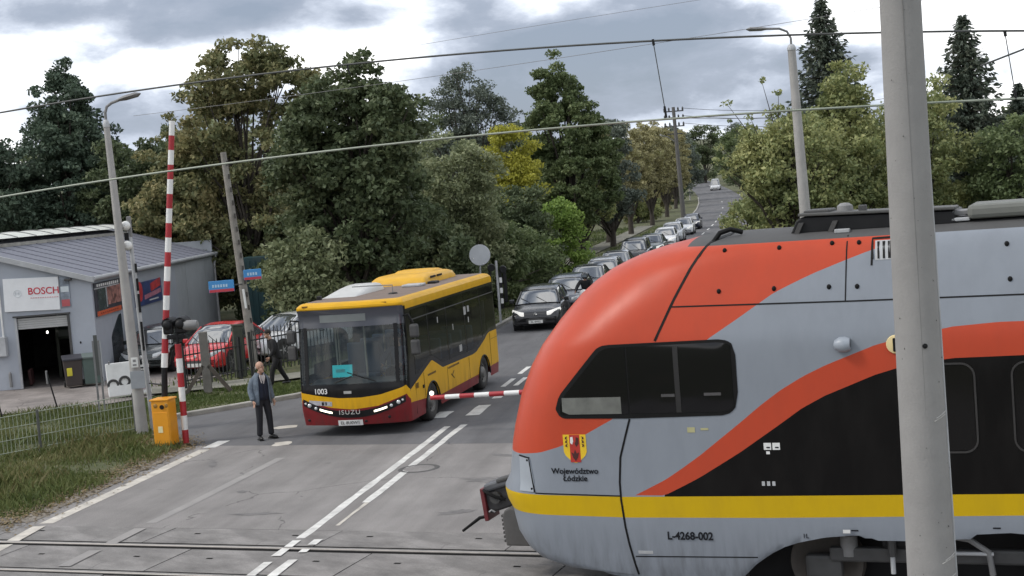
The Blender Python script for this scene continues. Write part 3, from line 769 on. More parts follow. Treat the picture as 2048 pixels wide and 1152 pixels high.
def seam(name, pts, w=0.014, mat=None, off=0.004, parent=train, sub=10):
    """A dark joint following the skin through (s, z) points."""
    P_ = []
    for i in range(len(pts) - 1):
        for k in range(sub):
            u = k / sub; P_.append((pts[i][0] * (1 - u) + pts[i + 1][0] * u, pts[i][1] * (1 - u) + pts[i + 1][1] * u))
    P_.append(pts[-1])
    m_ = MB(); rows = []
    for i, (s, z) in enumerate(P_):
        a = P_[max(i - 1, 0)]; c = P_[min(i + 1, len(P_) - 1)]; d = Vector((c[0] - a[0], c[1] - a[1])).normalized(); n = (-d.y, d.x)
        rows.append([skin(s - n[0] * w / 2, z - n[1] * w / 2, -0.004), skin(s - n[0] * w / 2, z - n[1] * w / 2, off), skin(s + n[0] * w / 2, z + n[1] * w / 2, off), skin(s + n[0] * w / 2, z + n[1] * w / 2, -0.004)])
    m_.grid(rows); return m_.build(name, mat or M_RUB, parent)
# cab side window with its rounded rubber surround
wtop = lerp_fn([(0.70, 2.40), (0.73, 2.50), (0.78, 2.58), (1.26, 3.10), (1.33, 3.135), (1.42, 3.145), (2.74, 3.165), (2.84, 3.15), (2.90, 3.11), (2.93, 3.05), (2.935, 2.98)])
wbot = lerp_fn([(0.70, 2.38), (0.72, 2.33), (0.76, 2.29), (0.82, 2.275), (1.6, 2.265), (2.74, 2.285), (2.83, 2.31), (2.89, 2.36), (2.92, 2.43), (2.935, 2.55)])
cw = patch('cab_window', 0.70, 2.935, wbot, wtop, 0.006, M_RUB, 60, 10)
inset = 0.035
patch('window_pane', 0.76, 1.62, lambda s: max(wbot(s), 2.285) + inset, lambda s: wtop(s - 0.04) - inset, 0.010, M_TGLASS, 26, 8, parent=cw)
patch('window_pane', 1.64, 2.88, lambda s: max(wbot(s), 2.29) + inset, lambda s: wtop(s) - inset, 0.010, M_TGLASS, 26, 8, parent=cw)
M_PANE_PALE = pmat('pale_pane_grey', (0.135, 0.14, 0.125), 0.5, var=0.25, scale=6)  # paler grey for the lower part of the front pane
patch('lower_panel', 0.79, 1.53, lambda s: 2.325 if s > 0.80 else 2.36, lambda s: 2.525, 0.014, M_PANE_PALE, 10, 4, parent=cw)
M_PANE_MARK = pmat('pane_mark_grey', (0.075, 0.072, 0.072), 0.4, var=0.2)  # grey for two short bars on the rear pane
patch('pane_mark', 2.03, 2.19, lambda s: 2.515, lambda s: 2.548, 0.016, M_PANE_MARK, 4, 3, parent=cw)
patch('pane_mark', 2.54, 2.74, lambda s: 2.520, lambda s: 2.553, 0.016, M_PANE_MARK, 4, 3, parent=cw)
M_WBAR = pmat('window_bar_black', (0.020, 0.019, 0.019), 0.35)
patch('window_bar', 2.20, 2.26, lambda s: 2.33, lambda s: 3.10, 0.015, M_WBAR, 4, 6, parent=cw)
# joints
seam('panel_joint', [(2.77, 4.325), (2.59, 4.26), (2.40, 3.97), (2.22, 3.64), (1.99, 3.17)], 0.03)
seam('panel_joint', [(1.62, 2.26), (1.55, 2.05), (1.47, 1.80), (1.44, 1.50), (1.44, 1.29), (1.47, 0.95), (1.50, 0.74), (1.57, 0.37)], 0.024)
seam('panel_joint', [(2.18, 3.55), (4.26, 3.525), (9.0, 3.50)], 0.016)
seam('panel_joint', [(4.21, 4.24), (4.19, 3.53)], 0.014)
seam('panel_joint', [(0.35, 1.362), (1.43, 1.335)], 0.014)
seam('panel_joint', [(1.56, 0.60), (3.03, 0.62)], 0.012)
# front corner cover
M_TPANEL = pmat('train_grey_panel', (0.32, 0.35, 0.385), 0.45, var=0.06)
fp = patch('corner_cover', 0.125, 0.335, lambda s: 1.375, lambda s: 1.79 - (s - 0.125) * 0.05 - max(0, (s - 0.29)) * 6.0, 0.012, M_TPANEL, 10, 6)
seam('cover_edge', [(0.12, 1.80), (0.28, 1.785), (0.34, 1.37)], 0.014, parent=fp, off=0.016)
for q in ((0.255, 1.755), (0.305, 1.41)):
    m_ = MB(); c = skin(q[0], q[1], 0.014); m_.ball(c, (0.014, 0.010, 0.014)); m_.build('screw', M_RUB, fp)
# roof bolts / holes
dots = [(2.80, 4.155), (3.44, 4.15), (4.04, 4.165), (4.34, 4.155), (2.75, 3.70), (3.39, 3.70), (4.01, 3.69), (4.32, 3.68), (5.91, 4.05), (5.93, 3.68)]
m_ = MB(); m_.ball((0, 0, 0), (0.026, 0.026, 0.032), 10, 6); dproto = m_.build('bolt', M_RUB, train)
for i, q in enumerate(dots):
    d_ = dproto if i == 0 else link_copy(dproto, train); d_.location = skin(q[0], q[1], 0.0)
# ventilation grille: dark frame and slats
gr = patch('vent_grille', 4.52, 5.0, lambda s: 3.955, lambda s: 4.165, 0.004, M_LGREY, 8, 4)
seam('grille_frame', [(4.48, 3.90), (4.49, 4.19), (5.02, 4.195)], 0.022, parent=gr)
m_ = MB(); a, c = skin(4.6, 3.97, 0.010), skin(4.6, 4.15, 0.010); a, c = Vector(a) - Vector((4.6, 0, 0)), Vector(c) - Vector((4.6, 0, 0)); m_.tube(a, c, 0.0075, n=5)
sl0 = m_.build('slat', M_RUB, gr)
for k in range(22):
    sl = sl0 if k == 0 else link_copy(sl0, gr); sl.location = (4.56 + k * 0.0195, 0, 0); sl.rotation_euler = (0, 0.03 * math.sin(k * 2.1), 0)
# side cameras
def side_cam(s, z, ring=None):
    e = MB(); x, y, zz = skin(s, z, 0.0)
    prof = [(0.0, -0.10), (0.05, -0.085), (0.085, -0.03), (0.088, 0.03), (0.07, 0.085), (0.055, 0.09), (0.05, 0.06), (0.0, 0.06)]
    e.lathe(prof, axis='X', n=16, cap=False)
    o = e.build('side_camera', ring or pmat('camera_housing', (0.28, 0.31, 0.35), 0.4), train, smooth=True, loc=(x, y - 0.035, zz))
    e = MB(); e.lathe([(0.0, 0.0), (0.045, 0.0), (0.045, 0.012), (0.0, 0.012)], axis='X', n=14); e.build('lens', M_RUB, o, loc=(0.07, -0.01, 0))
    return o
side_cam(4.15, 3.06)
o = MB().lathe([(0.0, 0.0), (0.105, 0.0), (0.095, -0.03), (0.0, -0.045)], axis='Y', n=20).build('door_lamp', pmat('lamp_ring', (0.72, 0.58, 0.30), 0.4), train, smooth=True, loc=skin(4.72, 3.04, 0.0))
MB().box((0, -0.05, 0), (0.05, 0.03, 0.15)).build('lens', M_RUB, o, bevel=0.01)
# door and window outlines in the black band
def rrect(x0, x1, z0, z1, r, n=6):
    P_ = []
    for cx, cz, a0 in ((x1 - r, z1 - r, 0), (x0 + r, z1 - r, PI / 2), (x0 + r, z0 + r, PI), (x1 - r, z0 + r, 1.5 * PI)):
        P_ += [(cx + r * math.cos(a0 + PI / 2 * k / n), cz + r * math.sin(a0 + PI / 2 * k / n)) for k in range(n + 1)]
    return P_ + [P_[0]]
M_TRIM = pmat('window_trim_grey', (0.035, 0.033, 0.032), 0.35, var=0.1)
for x0, x1 in ((4.97, 5.52), (5.90, 7.30)):
    w_ = patch('side_window', x0 + 0.02, x1 - 0.02, lambda s: 1.86, lambda s: 2.79, 0.003, M_TGLASS2, 6, 4)
    seam('window_trim', rrect(x0, x1, 1.84, 2.81, 0.14), 0.020, M_TRIM, 0.010, parent=w_, sub=2)
# crest, lettering and little notices
M_CREST_Y = pmat('crest_yellow', (0.75, 0.50, 0.02), 0.4); M_CREST_R = pmat('crest_red', (0.42, 0.03, 0.02), 0.4); M_CREST_D = pmat('crest_dark', (0.06, 0.012, 0.01), 0.5); M_TXT = pmat('train_lettering', (0.010, 0.011, 0.014), 0.6, spec=0.2)
def shield(name, half, z0, z1, tip, off, mat, parent, cx=0.91):
    lo = lerp_fn([(cx - half, z0), (cx - half * 0.85, z0 - (z0 - tip) * 0.35), (cx - half * 0.3, tip + 0.015), (cx, tip), (cx + half * 0.3, tip + 0.015), (cx + half * 0.85, z0 - (z0 - tip) * 0.35), (cx + half, z0)])
    return patch(name, cx - half, cx + half, lo, lambda s: z1, off, mat, 16, 4, parent=parent)
cr = shield('crest', 0.145, 1.87, 2.08, 1.735, 0.004, M_CREST_Y, train)
patch('crest_field', 0.845, 0.975, lambda s: 1.745, lambda s: 2.078, 0.006, M_CREST_R, 8, 5, parent=cr)
def crest_poly(pts, off, mat):
    m_ = MB(); vs = [skin(0.91 + a, z, off) for a, z in pts]; m_.add(vs, [tuple(range(len(vs)))]); m_.build('crest_emblem', mat, cr)
crest_poly([(-0.05, 2.05), (-0.02, 2.055), (-0.015, 2.0), (-0.03, 1.96), (-0.055, 1.98)], 0.009, M_WHITE)
crest_poly([(0.02, 2.05), (0.055, 2.04), (0.05, 1.97), (0.02, 1.93), (0.0, 1.97), (0.015, 2.0)], 0.009, M_CREST_D)
crest_poly([(-0.05, 1.87), (-0.02, 1.85), (0.0, 1.90), (0.02, 1.85), (0.05, 1.87), (0.03, 1.80), (0.0, 1.76), (-0.03, 1.80)], 0.009, M_CREST_D)
for sx in (-1, 1):
    for k in range(3):
        z = 2.04 - k * 0.045
        crest_poly([(sx * 0.085, z + 0.02), (sx * 0.115, z + 0.012), (sx * 0.12, z - 0.012), (sx * 0.09, z - 0.02), (sx * 0.10, z)], 0.009, M_CREST_D)
X_, Z_ = (1, 0, 0), (0, 0, 1)
def on_skin_text(s, size, at, mat=None, **kw):
    p_ = skin(at[0], at[1], 0.006); e = 0.25
    a = Vector(skin(at[0] - e, at[1], 0.006)); c = Vector(skin(at[0] + e, at[1], 0.006))
    return lettering(s, size, p_, (c - a), Z_, mat or M_TXT, train, **kw)
on_skin_text('Województwo', 0.098, (0.885, 1.635), bold=0.0015); on_skin_text('Łódzkie', 0.098, (0.885, 1.545), bold=0.0015)
on_skin_text('L-4268-002', 0.128, (2.25, 0.86), sx=0.93, bold=0.0035)
on_skin_text('1L', 0.075, (3.60, 0.885))
for x0, x1, z0, z1 in ((3.19, 3.275, 1.88, 1.96), (3.29, 3.375, 1.88, 1.96)):
    nt_ = patch('notice', x0, x1, lambda s: z0, lambda s: z1, 0.004, M_WHITE, 4, 3)
    patch('notice_mark', x0 + 0.03, x1 - 0.015, lambda s: z0 + 0.02, lambda s: z0 + 0.035, 0.008, M_TXT, 3, 3, parent=nt_)
patch('notice', 3.215, 3.255, lambda s: 1.83, lambda s: 1.862, 0.004, M_WHITE, 3, 3)
for x0 in (3.14, 3.20, 3.26):
    patch('notice', x0, x0 + 0.035, lambda s: 1.465, lambda s: 1.515, 0.004, M_LGREY, 3, 3)
patch('notice', 4.02, 4.10, lambda s: 0.925, lambda s: 0.965, 0.004, M_WHITE, 3, 3)
patch('notice', 4.11, 4.19, lambda s: 0.95, lambda s: 0.965, 0.004, M_TXT, 3, 3); patch('notice', 5.62, 5.70, lambda s: 1.0, lambda s: 1.015, 0.004, M_TXT, 3, 3)
patch('notice', 1.60, 1.78, lambda s: 0.635, lambda s: 0.672, 0.004, M_LGREY, 4, 3)
M_YFAINT = pmat('faint_yellow_notice', (0.40, 0.38, 0.20), 0.5)
patch('notice', 2.31, 2.40, lambda s: 2.09, lambda s: 2.15, 0.004, M_YFAINT, 3, 3); patch('notice', 2.47, 2.56, lambda s: 2.115, lambda s: 2.14, 0.004, M_YFAINT, 3, 3)
# roof fairing and equipment
ro = MB(); ro.prism([(3.52, 4.28), (3.60, 4.44), (3.66, 4.47), (5.34, 4.43), (5.40, 4.28)], lambda a, c, t: (a, t, c), 0.70, 2.1)
rooft = ro.build('roof_housing', M_BLACK, train, bevel=0.02)
MB().box((4.5, 0.95, 4.48), (1.75, 0.55, 0.035), ry=0.022).build('housing_lid', pmat('roof_lid_grey', (0.075, 0.075, 0.072), 0.6, var=0.2, dirt=0.5), rooft, bevel=0.01)
MB().box((3.83, 1.0, 4.51), (0.30, 0.5, 0.07)).build('housing_box', M_DGREY, rooft, bevel=0.015)
MB().lathe([(0.10, 0), (0.09, 0.07), (0.05, 0.10), (0.0, 0.105)], (4.12, 1.0, 4.495), n=14).build('housing_dome', M_MGREY, rooft, smooth=True)
MB().box((4.35, 0.80, 4.525), (0.09, 0.09, 0.08)).build('insulator_foot', M_DGREY, rooft, bevel=0.01)
ro = MB(); ro.prism([(3.56, 4.27), (3.63, 4.41), (3.69, 4.41), (3.62, 4.27)], lambda a, c, t: (a, t, c), 0.66, 0.70); ro.prism([(3.95, 4.27), (4.02, 4.41), (4.08, 4.41), (4.01, 4.27)], lambda a, c, t: (a, t, c), 0.66, 0.70)
ro.build('bracket', M_DGREY, rooft)
MB().box((4.13, 0.63, 4.29), (0.17, 0.10, 0.045)).build('hinge', M_LGREY, rooft, bevel=0.008)
MB().box((6.8, 1.2, 4.405), (2.6, 1.1, 0.16)).build('roof_housing', pmat('roof_box_grey', (0.15, 0.155, 0.14), 0.7, var=0.15, dirt=0.3), train, bevel=0.05)
MB().box((5.42, 1.05, 4.40), (0.22, 0.5, 0.05)).build('roof_duct', M_MGREY, train, bevel=0.01)
MB().box((5.42, 0.90, 4.33), (0.2, 0.4, 0.04)).build('roof_duct', M_LGREY, train, bevel=0.01)
# cable gland loop at the top of the joint
MB().path([(2.60, 0.72, 4.25), (2.68, 0.74, 4.35), (2.80, 0.78, 4.385), (2.93, 0.84, 4.34)], 0.03, 8).build('roof_seal', M_RUB, train, smooth=True)
# coupler, plough and yellow lip
cp = MB(); cp.box((-0.05, 1.42, 1.30), (0.46, 0.34, 0.30), ry=-0.30); cpl = cp.build('coupler', pmat('coupler_black', (0.035, 0.034, 0.036), 0.45, var=0.4, scale=8), train, bevel=0.03)
MB().box((-0.07, 1.36, 1.49), (0.40, 0.30, 0.11), ry=-0.30).build('coupler_cover', pmat('coupler_cover_grey', (0.10, 0.105, 0.115), 0.35, var=0.3), cpl, bevel=0.03)
MB().box((0.03, 1.30, 1.56), (0.22, 0.2, 0.06), ry=-0.25).build('coupler_cover', M_DGREY, cpl, bevel=0.02)
MB().box((-0.27, 1.40, 1.22), (0.06, 0.40, 0.44), ry=-0.10).build('coupler_face', pmat('coupler_red', (0.13, 0.018, 0.022), 0.4, var=0.3), cpl, bevel=0.012)
MB().lathe([(0.0, -0.03), (0.08, -0.03), (0.08, 0.03), (0.0, 0.03)], (-0.10, 1.22, 1.32), 'Y', 12).build('coupler_pin', M_DGREY, cpl)
MB().path([(-0.27, 1.22, 1.42), (-0.2, 1.16, 1.40), (-0.08, 1.16, 1.34), (0.05, 1.2, 1.30)], 0.022, 7).build('coupler_hose', M_RUB, cpl, smooth=True)
MB().path([(-0.20, 1.20, 1.13), (-0.16, 1.18, 1.16), (-0.12, 1.2, 1.13)], 0.012, 6).build('coupler_hook', M_LGREY, cpl)
MB().path([(-0.24, 1.25, 1.06), (-0.36, 1.24, 1.04), (-0.62, 1.22, 0.86)], [0.024, 0.024, 0.018], 7).build('uncoupling_handle', M_RUB, cpl, smooth=True)
MB().box((0.24, 1.42, 1.30), (0.30, 0.26, 0.24)).build('coupler_shaft', M_DGREY, cpl, bevel=0.03)
pw = MB(); pw.prism([(-0.07, 0.70), (-0.10, 1.10), (-0.06, 1.17), (0.02, 1.21), (0.20, 1.15), (0.35, 0.70)], lambda a, c, t: (a, t, c), 0.95, 1.85)
plough = pw.build('snow_plough', pmat('plough_grey', (0.095, 0.092, 0.09), 0.7, var=0.2, dirt=0.4), train, bevel=0.02, loc=(-0.42, 0, -0.26))
cpl.location = (-0.60, 0, -0.30)
m_ = MB(); m_.box((0, 0, 0), (0.03, 0.86, 0.03)); rib0 = m_.build('rib', M_DGREY, plough, loc=(-0.085, 1.40, 0.76))
for k in range(1, 7):
    q = link_copy(rib0, plough, (-0.085 - k * 0.003, 1.40, 0.76 + k * 0.055))
# bogie under the arch
bg_ = MB(); bg_.box((4.95, 0.34, 0.60), (2.3, 0.12, 0.17)); bogie = bg_.build('bogie_frame', M_DGREY, train, bevel=0.03)
M_WHEEL = pmat('wheel_steel', (0.075, 0.066, 0.058), 0.7, var=0.3, dirt=0.5)
wproto = MB().lathe([(0.0, 0.03), (0.12, 0.03), (0.16, 0.0), (0.32, 0.0), (0.36, -0.03), (0.42, -0.03), (0.42, 0.06), (0.44, 0.09), (0.40, 0.11), (0.0, 0.11)], axis='Y', n=32, cap=False).build('wheel', M_WHEEL, bogie, smooth=True, loc=(3.72, 0.58, 0.44))
link_copy(wproto, bogie, (6.35, 0.58, 0.44))
for x in (3.72, 6.35):
    MB().box((x, 0.40, 0.44), (0.42, 0.16, 0.28)).build('axle_box', M_DGREY, bogie, bevel=0.04)
    MB().lathe([(0.10, 0), (0.10, 0.24)], (x + 0.30, 0.36, 0.58), n=12).build('coil_spring', M_MGREY, bogie, smooth=True)
MB().tube((4.52, 0.20, 0.42), (4.52, 0.20, 0.70), 0.028).build('damper', M_LGREY, bogie); MB().tube((4.52, 0.20, 0.62), (4.52, 0.20, 0.86), 0.048).build('damper_sleeve', M_DGREY, bogie)
MB().path([(5.1, 0.22, 0.86), (5.35, 0.22, 0.82), (5.55, 0.22, 0.68), (5.58, 0.24, 0.42)], 0.035, 8).build('brake_arm', M_MGREY, bogie, smooth=True)
MB().tube((5.0, 0.22, 0.66), (5.6, 0.22, 0.66), 0.022).build('brake_rod', M_LGREY, bogie)
MB().box((4.75, 0.50, 0.76), (0.7, 0.5, 0.14)).build('air_bellows', M_BLACK, bogie, bevel=0.04)
MB().box((8.0, HW, 0.98), (13.0, 2.3, 0.06)).build('underframe', M_BLACK, train)
MB().box((5.0, HW + 0.1, 0.50), (4.6, 1.1, 0.9)).build('underfloor_filler', M_BLACK, train)  # added dark box, keeps daylight from showing through under the body
MB().box((2.5, HW, 0.62), (0.06, 2.4, 0.6)).build('bulkhead', M_BLACK, train)
MB().box((11.6, HW, 0.5), (8.6, 2.3, 0.5)).build('underfloor_box', M_DGREY, train)
# ================================================================== BUS
BA = 0.247
_bd = Vector((math.sin(BA), math.cos(BA), 0)); _bl = Vector((-math.cos(BA), math.sin(BA), 0))
_bc = Vector((-2.439, 30.216, 0)) + _bd * 4.0 + _bl * 1.27
bus = thing('bus', (_bc.x, _bc.y, 0), math.atan2(-_bd.y, -_bd.x), 'yellow and maroon city bus waiting with headlights on', 'bus')
bus.scale = (1.0, 1.05, 1.0)
BL, BWD = 4.0, 1.21
bxf = lerp_fn([(0.25, 3.97), (0.6, 4.03), (1.0, 4.03), (1.3, 4.0), (2.2, 3.90), (2.6, 3.88), (2.76, 3.88), (2.80, 3.93), (2.88, 3.92), (2.93, 3.84), (2.96, 3.66)])
bxr = lerp_fn([(0.25, -3.95), (0.6, -4.0), (2.4, -3.98), (2.8, -3.92), (2.93, -3.82), (2.96, -3.7)])
bwd = lerp_fn([(0.25, 1.19), (0.6, 1.21), (1.3, 1.21), (2.2, 1.20), (2.65, 1.19), (2.70, 1.195), (2.78, 1.20), (2.87, 1.19), (2.93, 1.12), (2.96, 0.98)])
# plan of the shell: left side rear->front, round the front, right side front->rear
def bus_plan(z):
    xf, xr, w = bxf(z), bxr(z), bwd(z)
    P_ = []
    SB, RC_, BOW = 0.29, 0.15, 0.14                          # corner set-back, corner radius, bow of the front
    for x in np.linspace(-1, 1, 49):                     # left side
        P_.append((xr + 0.12 + (xf - SB - xr - 0.12) * (x + 1) / 2, w, 'L'))
    c0 = xf - SB; y0 = w - RC_
    for k in range(1, 12):                               # left front corner
        a = k / 12 * PI / 2; P_.append((c0 + (SB - BOW) * math.sin(a), y0 + RC_ * math.cos(a), 'F'))
    for y in np.linspace(y0, -y0, 33):                   # bowed front
        P_.append((c0 + (SB - BOW) + BOW * (1 - (y / y0) ** 2), y, 'F'))
    for k in range(11, 0, -1):
        a = k / 12 * PI / 2; P_.append((c0 + (SB - BOW) * math.sin(a), -(y0 + RC_ * math.cos(a)), 'F'))
    for x in np.linspace(1, -1, 49):
        P_.append((xr + 0.12 + (xf - SB - xr - 0.12) * (x + 1) / 2, -w, 'R'))
    return P_
def bus_u(p):
    return p[0] if p[2] == 'L' else (4.0 + (1.21 - p[1]) if p[2] == 'F' else 6.42 + (4.0 - p[0]))
b_levels = [0.26, 0.32, 0.42, 0.5, 0.6, 0.7, 0.8, 0.9, 1.0, 1.1, 1.18]
b_levels2 = [1.18, 1.3, 1.5, 1.7, 1.9, 2.1, 2.3, 2.5, 2.6, 2.66, 2.72, 2.78, 2.82, 2.86, 2.90, 2.93, 2.95, 2.96]
zb_side = lerp_fn([(-3.9, 1.50), (-3.1, 1.50), (-2.6, 1.36), (-1.75, 1.16), (-1.4, 1.13), (1.25, 1.18), (1.45, 1.26), (2.05, 1.46), (3.5, 1.12)])
mb = MB(); mb.uv = []
def wheelarch(x):                                        # arch height above ground at station x (0 if none)
    h = 0.0
    for wx in (2.16, -2.40):
        d = abs(x - wx)
        if d < 0.53: h = max(h, math.sqrt(0.53 ** 2 - d * d) + 0.36)
    return h
all_lv = b_levels + b_levels2[1:]
grid_ = []
for z in all_lv:
    row = []
    for p in bus_plan(z):
        zz = z
        if p[2] in 'LR':
            zz = max(z, wheelarch(p[0]))
        row.append((p[0], p[1], zz, bus_u(p)))
    grid_.append(row)
nC = len(grid_[0])
for row in grid_:
    for p in row:
        mb.v.append(p[:3]); mb.uv.append((p[3], p[2]))
iF0 = 49; iF1 = nC - 49
for i in range(len(all_lv) - 1):
    for k in range(nC - 1):
        zc = (all_lv[i] + all_lv[i + 1]) / 2
        if iF0 + 4 <= k <= iF1 - 6 and 1.18 < zc < 2.78:
            continue                                     # windscreen opening
        q_ = [grid_[i][k], grid_[i][k + 1], grid_[i + 1][k + 1], grid_[i + 1][k]]
        if (k < 48 or k >= nC - 49) and all(-3.72 < c_[0] < 3.27 and zb_side(c_[0]) + 0.04 < c_[2] < 2.41 for c_ in q_):
            continue                                     # side window openings
        mb.f.append((i * nC + k, i * nC + k + 1, (i + 1) * nC + k + 1, (i + 1) * nC + k))
for i in range(len(all_lv) - 1):                         # back wall
    mb.f.append((i * nC + nC - 1, i * nC, (i + 1) * nC, (i + 1) * nC + nC - 1))
# roof deck
mb.f.append(tuple((len(all_lv) - 1) * nC + k for k in range(nC)))
B_YEL = (0.66, 0.36, 0.010); B_MAR = (0.20, 0.018, 0.022); B_BLK = (0.010, 0.010, 0.011)
ytop = [(-5, 1.41), (-3.14, 1.42), (-2.95, 1.40), (-2.60, 1.28), (-1.75, 1.07), (-1.4, 1.045), (1.25, 1.09), (2.02, 1.36), (2.12, 1.36), (3.79, 0.93), (3.999, 0.90), (4.0, 1.10), (4.15, 1.02), (4.6, 0.90), (5.0, 0.86), (5.5, 0.865), (6.0, 0.93), (6.41, 1.0), (6.43, 1.1), (15, 1.1)]
mtop = [(-5, 0.53), (-3.2, 0.53), (-2.2, 0.48), (1.45, 0.49), (2.4, 0.57), (3.65, 0.66), (3.999, 0.67), (4.0, 0.90), (4.25, 0.80), (4.65, 0.66), (5.2, 0.605), (5.7, 0.66), (6.2, 0.78), (6.41, 0.84), (6.43, 0.5), (15, 0.5)]
M_BUS = livery('bus_paint', B_BLK, [
    (0.0, mtop, -6, 16, B_MAR, 0.35), (mtop, ytop, -6, 16, B_YEL, 0.35),
    (2.70, 2.955, -6, 4.0, B_YEL, 0.4), (2.78, 2.955, 4.0, 6.43, B_YEL, 0.4), (2.70, 2.955, 6.43, 16, B_YEL, 0.4),
    (2.95, 9.0, -6, 16, (0.21, 0.165, 0.14), 0.8)], 0.12, 0.24, (-6, 16), (0, 4))
mb.build('body', M_BUS, bus, smooth=True, angle=32)
def bus_pt(u, z, off=0.0):
    """point on the shell: u as in bus_u"""
    if u <= 3.7 :
        return (u, bwd(z) + off, z)
    P_ = bus_plan(z); U_ = [bus_u(p) for p in P_]
    # left corner and front, parametrised by y
    y = 1.21 - (u - 4.0)
    F_ = [(p[0], p[1]) for p in P_ if p[2] == 'F']
    ysf = [q[1] for q in F_][::-1]; xsf = [q[0] for q in F_][::-1]
    x = float(np.interp(y, ysf, xsf)); dx = (float(np.interp(y + 0.02, ysf, xsf)) - float(np.interp(y - 0.02, ysf, xsf))) / 0.04
    n = Vector((1, -dx, 0)).normalized()
    return (x + n.x * off, y + n.y * off, z)
def bpatch(name, u0, u1, lo, hi, off, mat, nu=12, nz=5, parent=bus):
    m_ = MB(); rows = []
    lo = lo if callable(lo) else (lambda u, v=lo: v); hi = hi if callable(hi) else (lambda u, v=hi: v)
    us = np.linspace(u0, u1, nu)
    for u in us:
        a, c = lo(u), hi(u); rows.append([bus_pt(u, a, -0.01)] + [bus_pt(u, a + (c - a) * k / (nz - 1), off) for k in range(nz)] + [bus_pt(u, c, -0.01)])
    rows = [[bus_pt(us[0], p[2], -0.01) for p in rows[0]]] + rows + [[bus_pt(us[-1], p[2], -0.01) for p in rows[-1]]]
    m_.grid(rows); return m_.build(name, mat, parent, smooth=True, angle=35)
M_WS = glass('bus_windscreen_glass', (0.018, 0.027, 0.030), 0.70, 0.03, 0.7, 1.75)
M_BGLASS = glass('bus_side_glass', (0.008, 0.008, 0.008), 0.42, 0.05, 0.6)
M_DISP = glass('bus_display_glass', (0.06, 0.064, 0.08), 0.0, 0.12, 0.8)
# windscreen with a black band and the destination display behind its head
m_ = MB(); rows = []
for z in np.linspace(1.16, 2.40, 10):
    P_ = bus_plan(z)[iF0 + 3:iF1 - 4]; rows.append([(p[0] + 0.004, p[1], z) for p in P_])
m_.grid(rows); ws = m_.build('windscreen', M_WS, bus, smooth=True)
m_ = MB(); rows = []
for z in np.linspace(2.40, 2.80, 5):
    P_ = bus_plan(z)[iF0 + 3:iF1 - 4]; rows.append([(p[0] + 0.004, p[1], z) for p in P_])
m_.grid(rows); hd = m_.build('windscreen_head', M_DISP, bus, smooth=True)
bpatch('destination_display', 5.22 - 0.41, 5.22 + 0.61, 2.52, 2.68, 0.012, pmat('unlit_display', (0.15, 0.165, 0.165), 0.3, var=0.1), 14, 3, hd)
for u in (4.20, 6.20):
    bpatch('windscreen_pillar', u - 0.03, u + 0.05, 1.16, 2.42, 0.010, M_BLACK, 3, 8)
# wipers
for y0, y1 in ((-0.35, 0.45), (0.55, 1.0)):
    a = bus_pt(5.21 - y0, 1.20, 0.03); c = bus_pt(5.21 - (y0 + 0.45 if y0 < 0 else -0.05), 1.36 if y0 < 0 else 1.42, 0.035)
    w_ = MB().path([a, ((a[0] + c[0]) / 2 + 0.02, (a[1] + c[1]) / 2, (a[2] + c[2]) / 2), c], 0.012, 6).build('wiper', M_BLACK, bus)
# interior: floor, dashboard, driver's seat, wheel, grab rails, teal course board, rear bulkhead, seats
M_INT = pmat('bus_interior_grey', (0.085, 0.09, 0.095), 0.7, var=0.3); M_SEAT = pmat('bus_seat_blue', (0.10, 0.14, 0.20), 0.8)
inte = MB().box((0.2, 0, 0.55), (7.2, 2.2, 0.06)).build('floor', M_INT, bus)
MB().box((3.45, 0.0, 1.00), (0.55, 2.1, 0.36), ry=0.15).build('dashboard', M_INT, inte, bevel=0.06)
ring_ = [(3.12 + 0.12 * math.cos(a), 0.62 + 0.24 * math.sin(a), 1.28 + 0.16 * math.cos(a)) for a in np.linspace(0, 2 * PI, 25)]
MB().path(ring_, 0.018, 6).build('steering_wheel', pmat('steering_grey', (0.11, 0.11, 0.11), 0.5), inte)
MB().box((2.55, 0.62, 1.15), (0.5, 0.5, 0.14)).box((2.32, 0.62, 1.58), (0.14, 0.5, 0.85)).build('driver_seat', M_INT, inte, bevel=0.04)
M_POLE = pmat('grab_rail_steel', (0.62, 0.60, 0.50), 0.4, metal=0.2)
for x, y in ((2.75, -0.05), (2.2, -0.85), (1.6, 0.3), (1.6, -0.45), (0.4, 0.35), (0.4, -0.4), (3.0, -0.62)):
    MB().tube((x, y, 0.58), (x, y, 2.55), 0.02).build('grab_rail', M_POLE, inte)
for x in (1.2, 0.3, -0.6, -1.6):
    for y in (0.72, -0.72):
        MB().box((x, y, 0.98), (0.42, 0.8, 0.1)).box((x - 0.25, y, 1.38), (0.1, 0.8, 0.75)).build('seat', M_SEAT, inte, bevel=0.04)
MB().box((-3.2, 0, 1.5), (0.06, 2.2, 2.0)).build('rear_bulkhead', M_INT, inte)
MB().box((3.0, 0, 2.55), (1.2, 2.1, 0.10)).build('ceiling_panel', M_INT, inte)
tb = MB().box((3.72, -0.26, 1.42), (0.02, 0.44, 0.27), ry=-0.12).build('course_board', emit('course_board_teal_glow', (0.02, 0.42, 0.46), 0.42), inte)  # unlit board with an added glow so it shows through the tinted windscreen
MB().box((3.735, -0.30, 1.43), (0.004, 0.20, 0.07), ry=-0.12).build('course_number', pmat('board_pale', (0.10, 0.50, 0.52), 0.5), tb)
MB().lathe([(0.0, 0), (0.05, 0.0), (0.05, 0.03), (0.0, 0.03)], (3.70, 0.02, 1.36), 'X', 14).build('camera_knob', M_BLACK, inte)
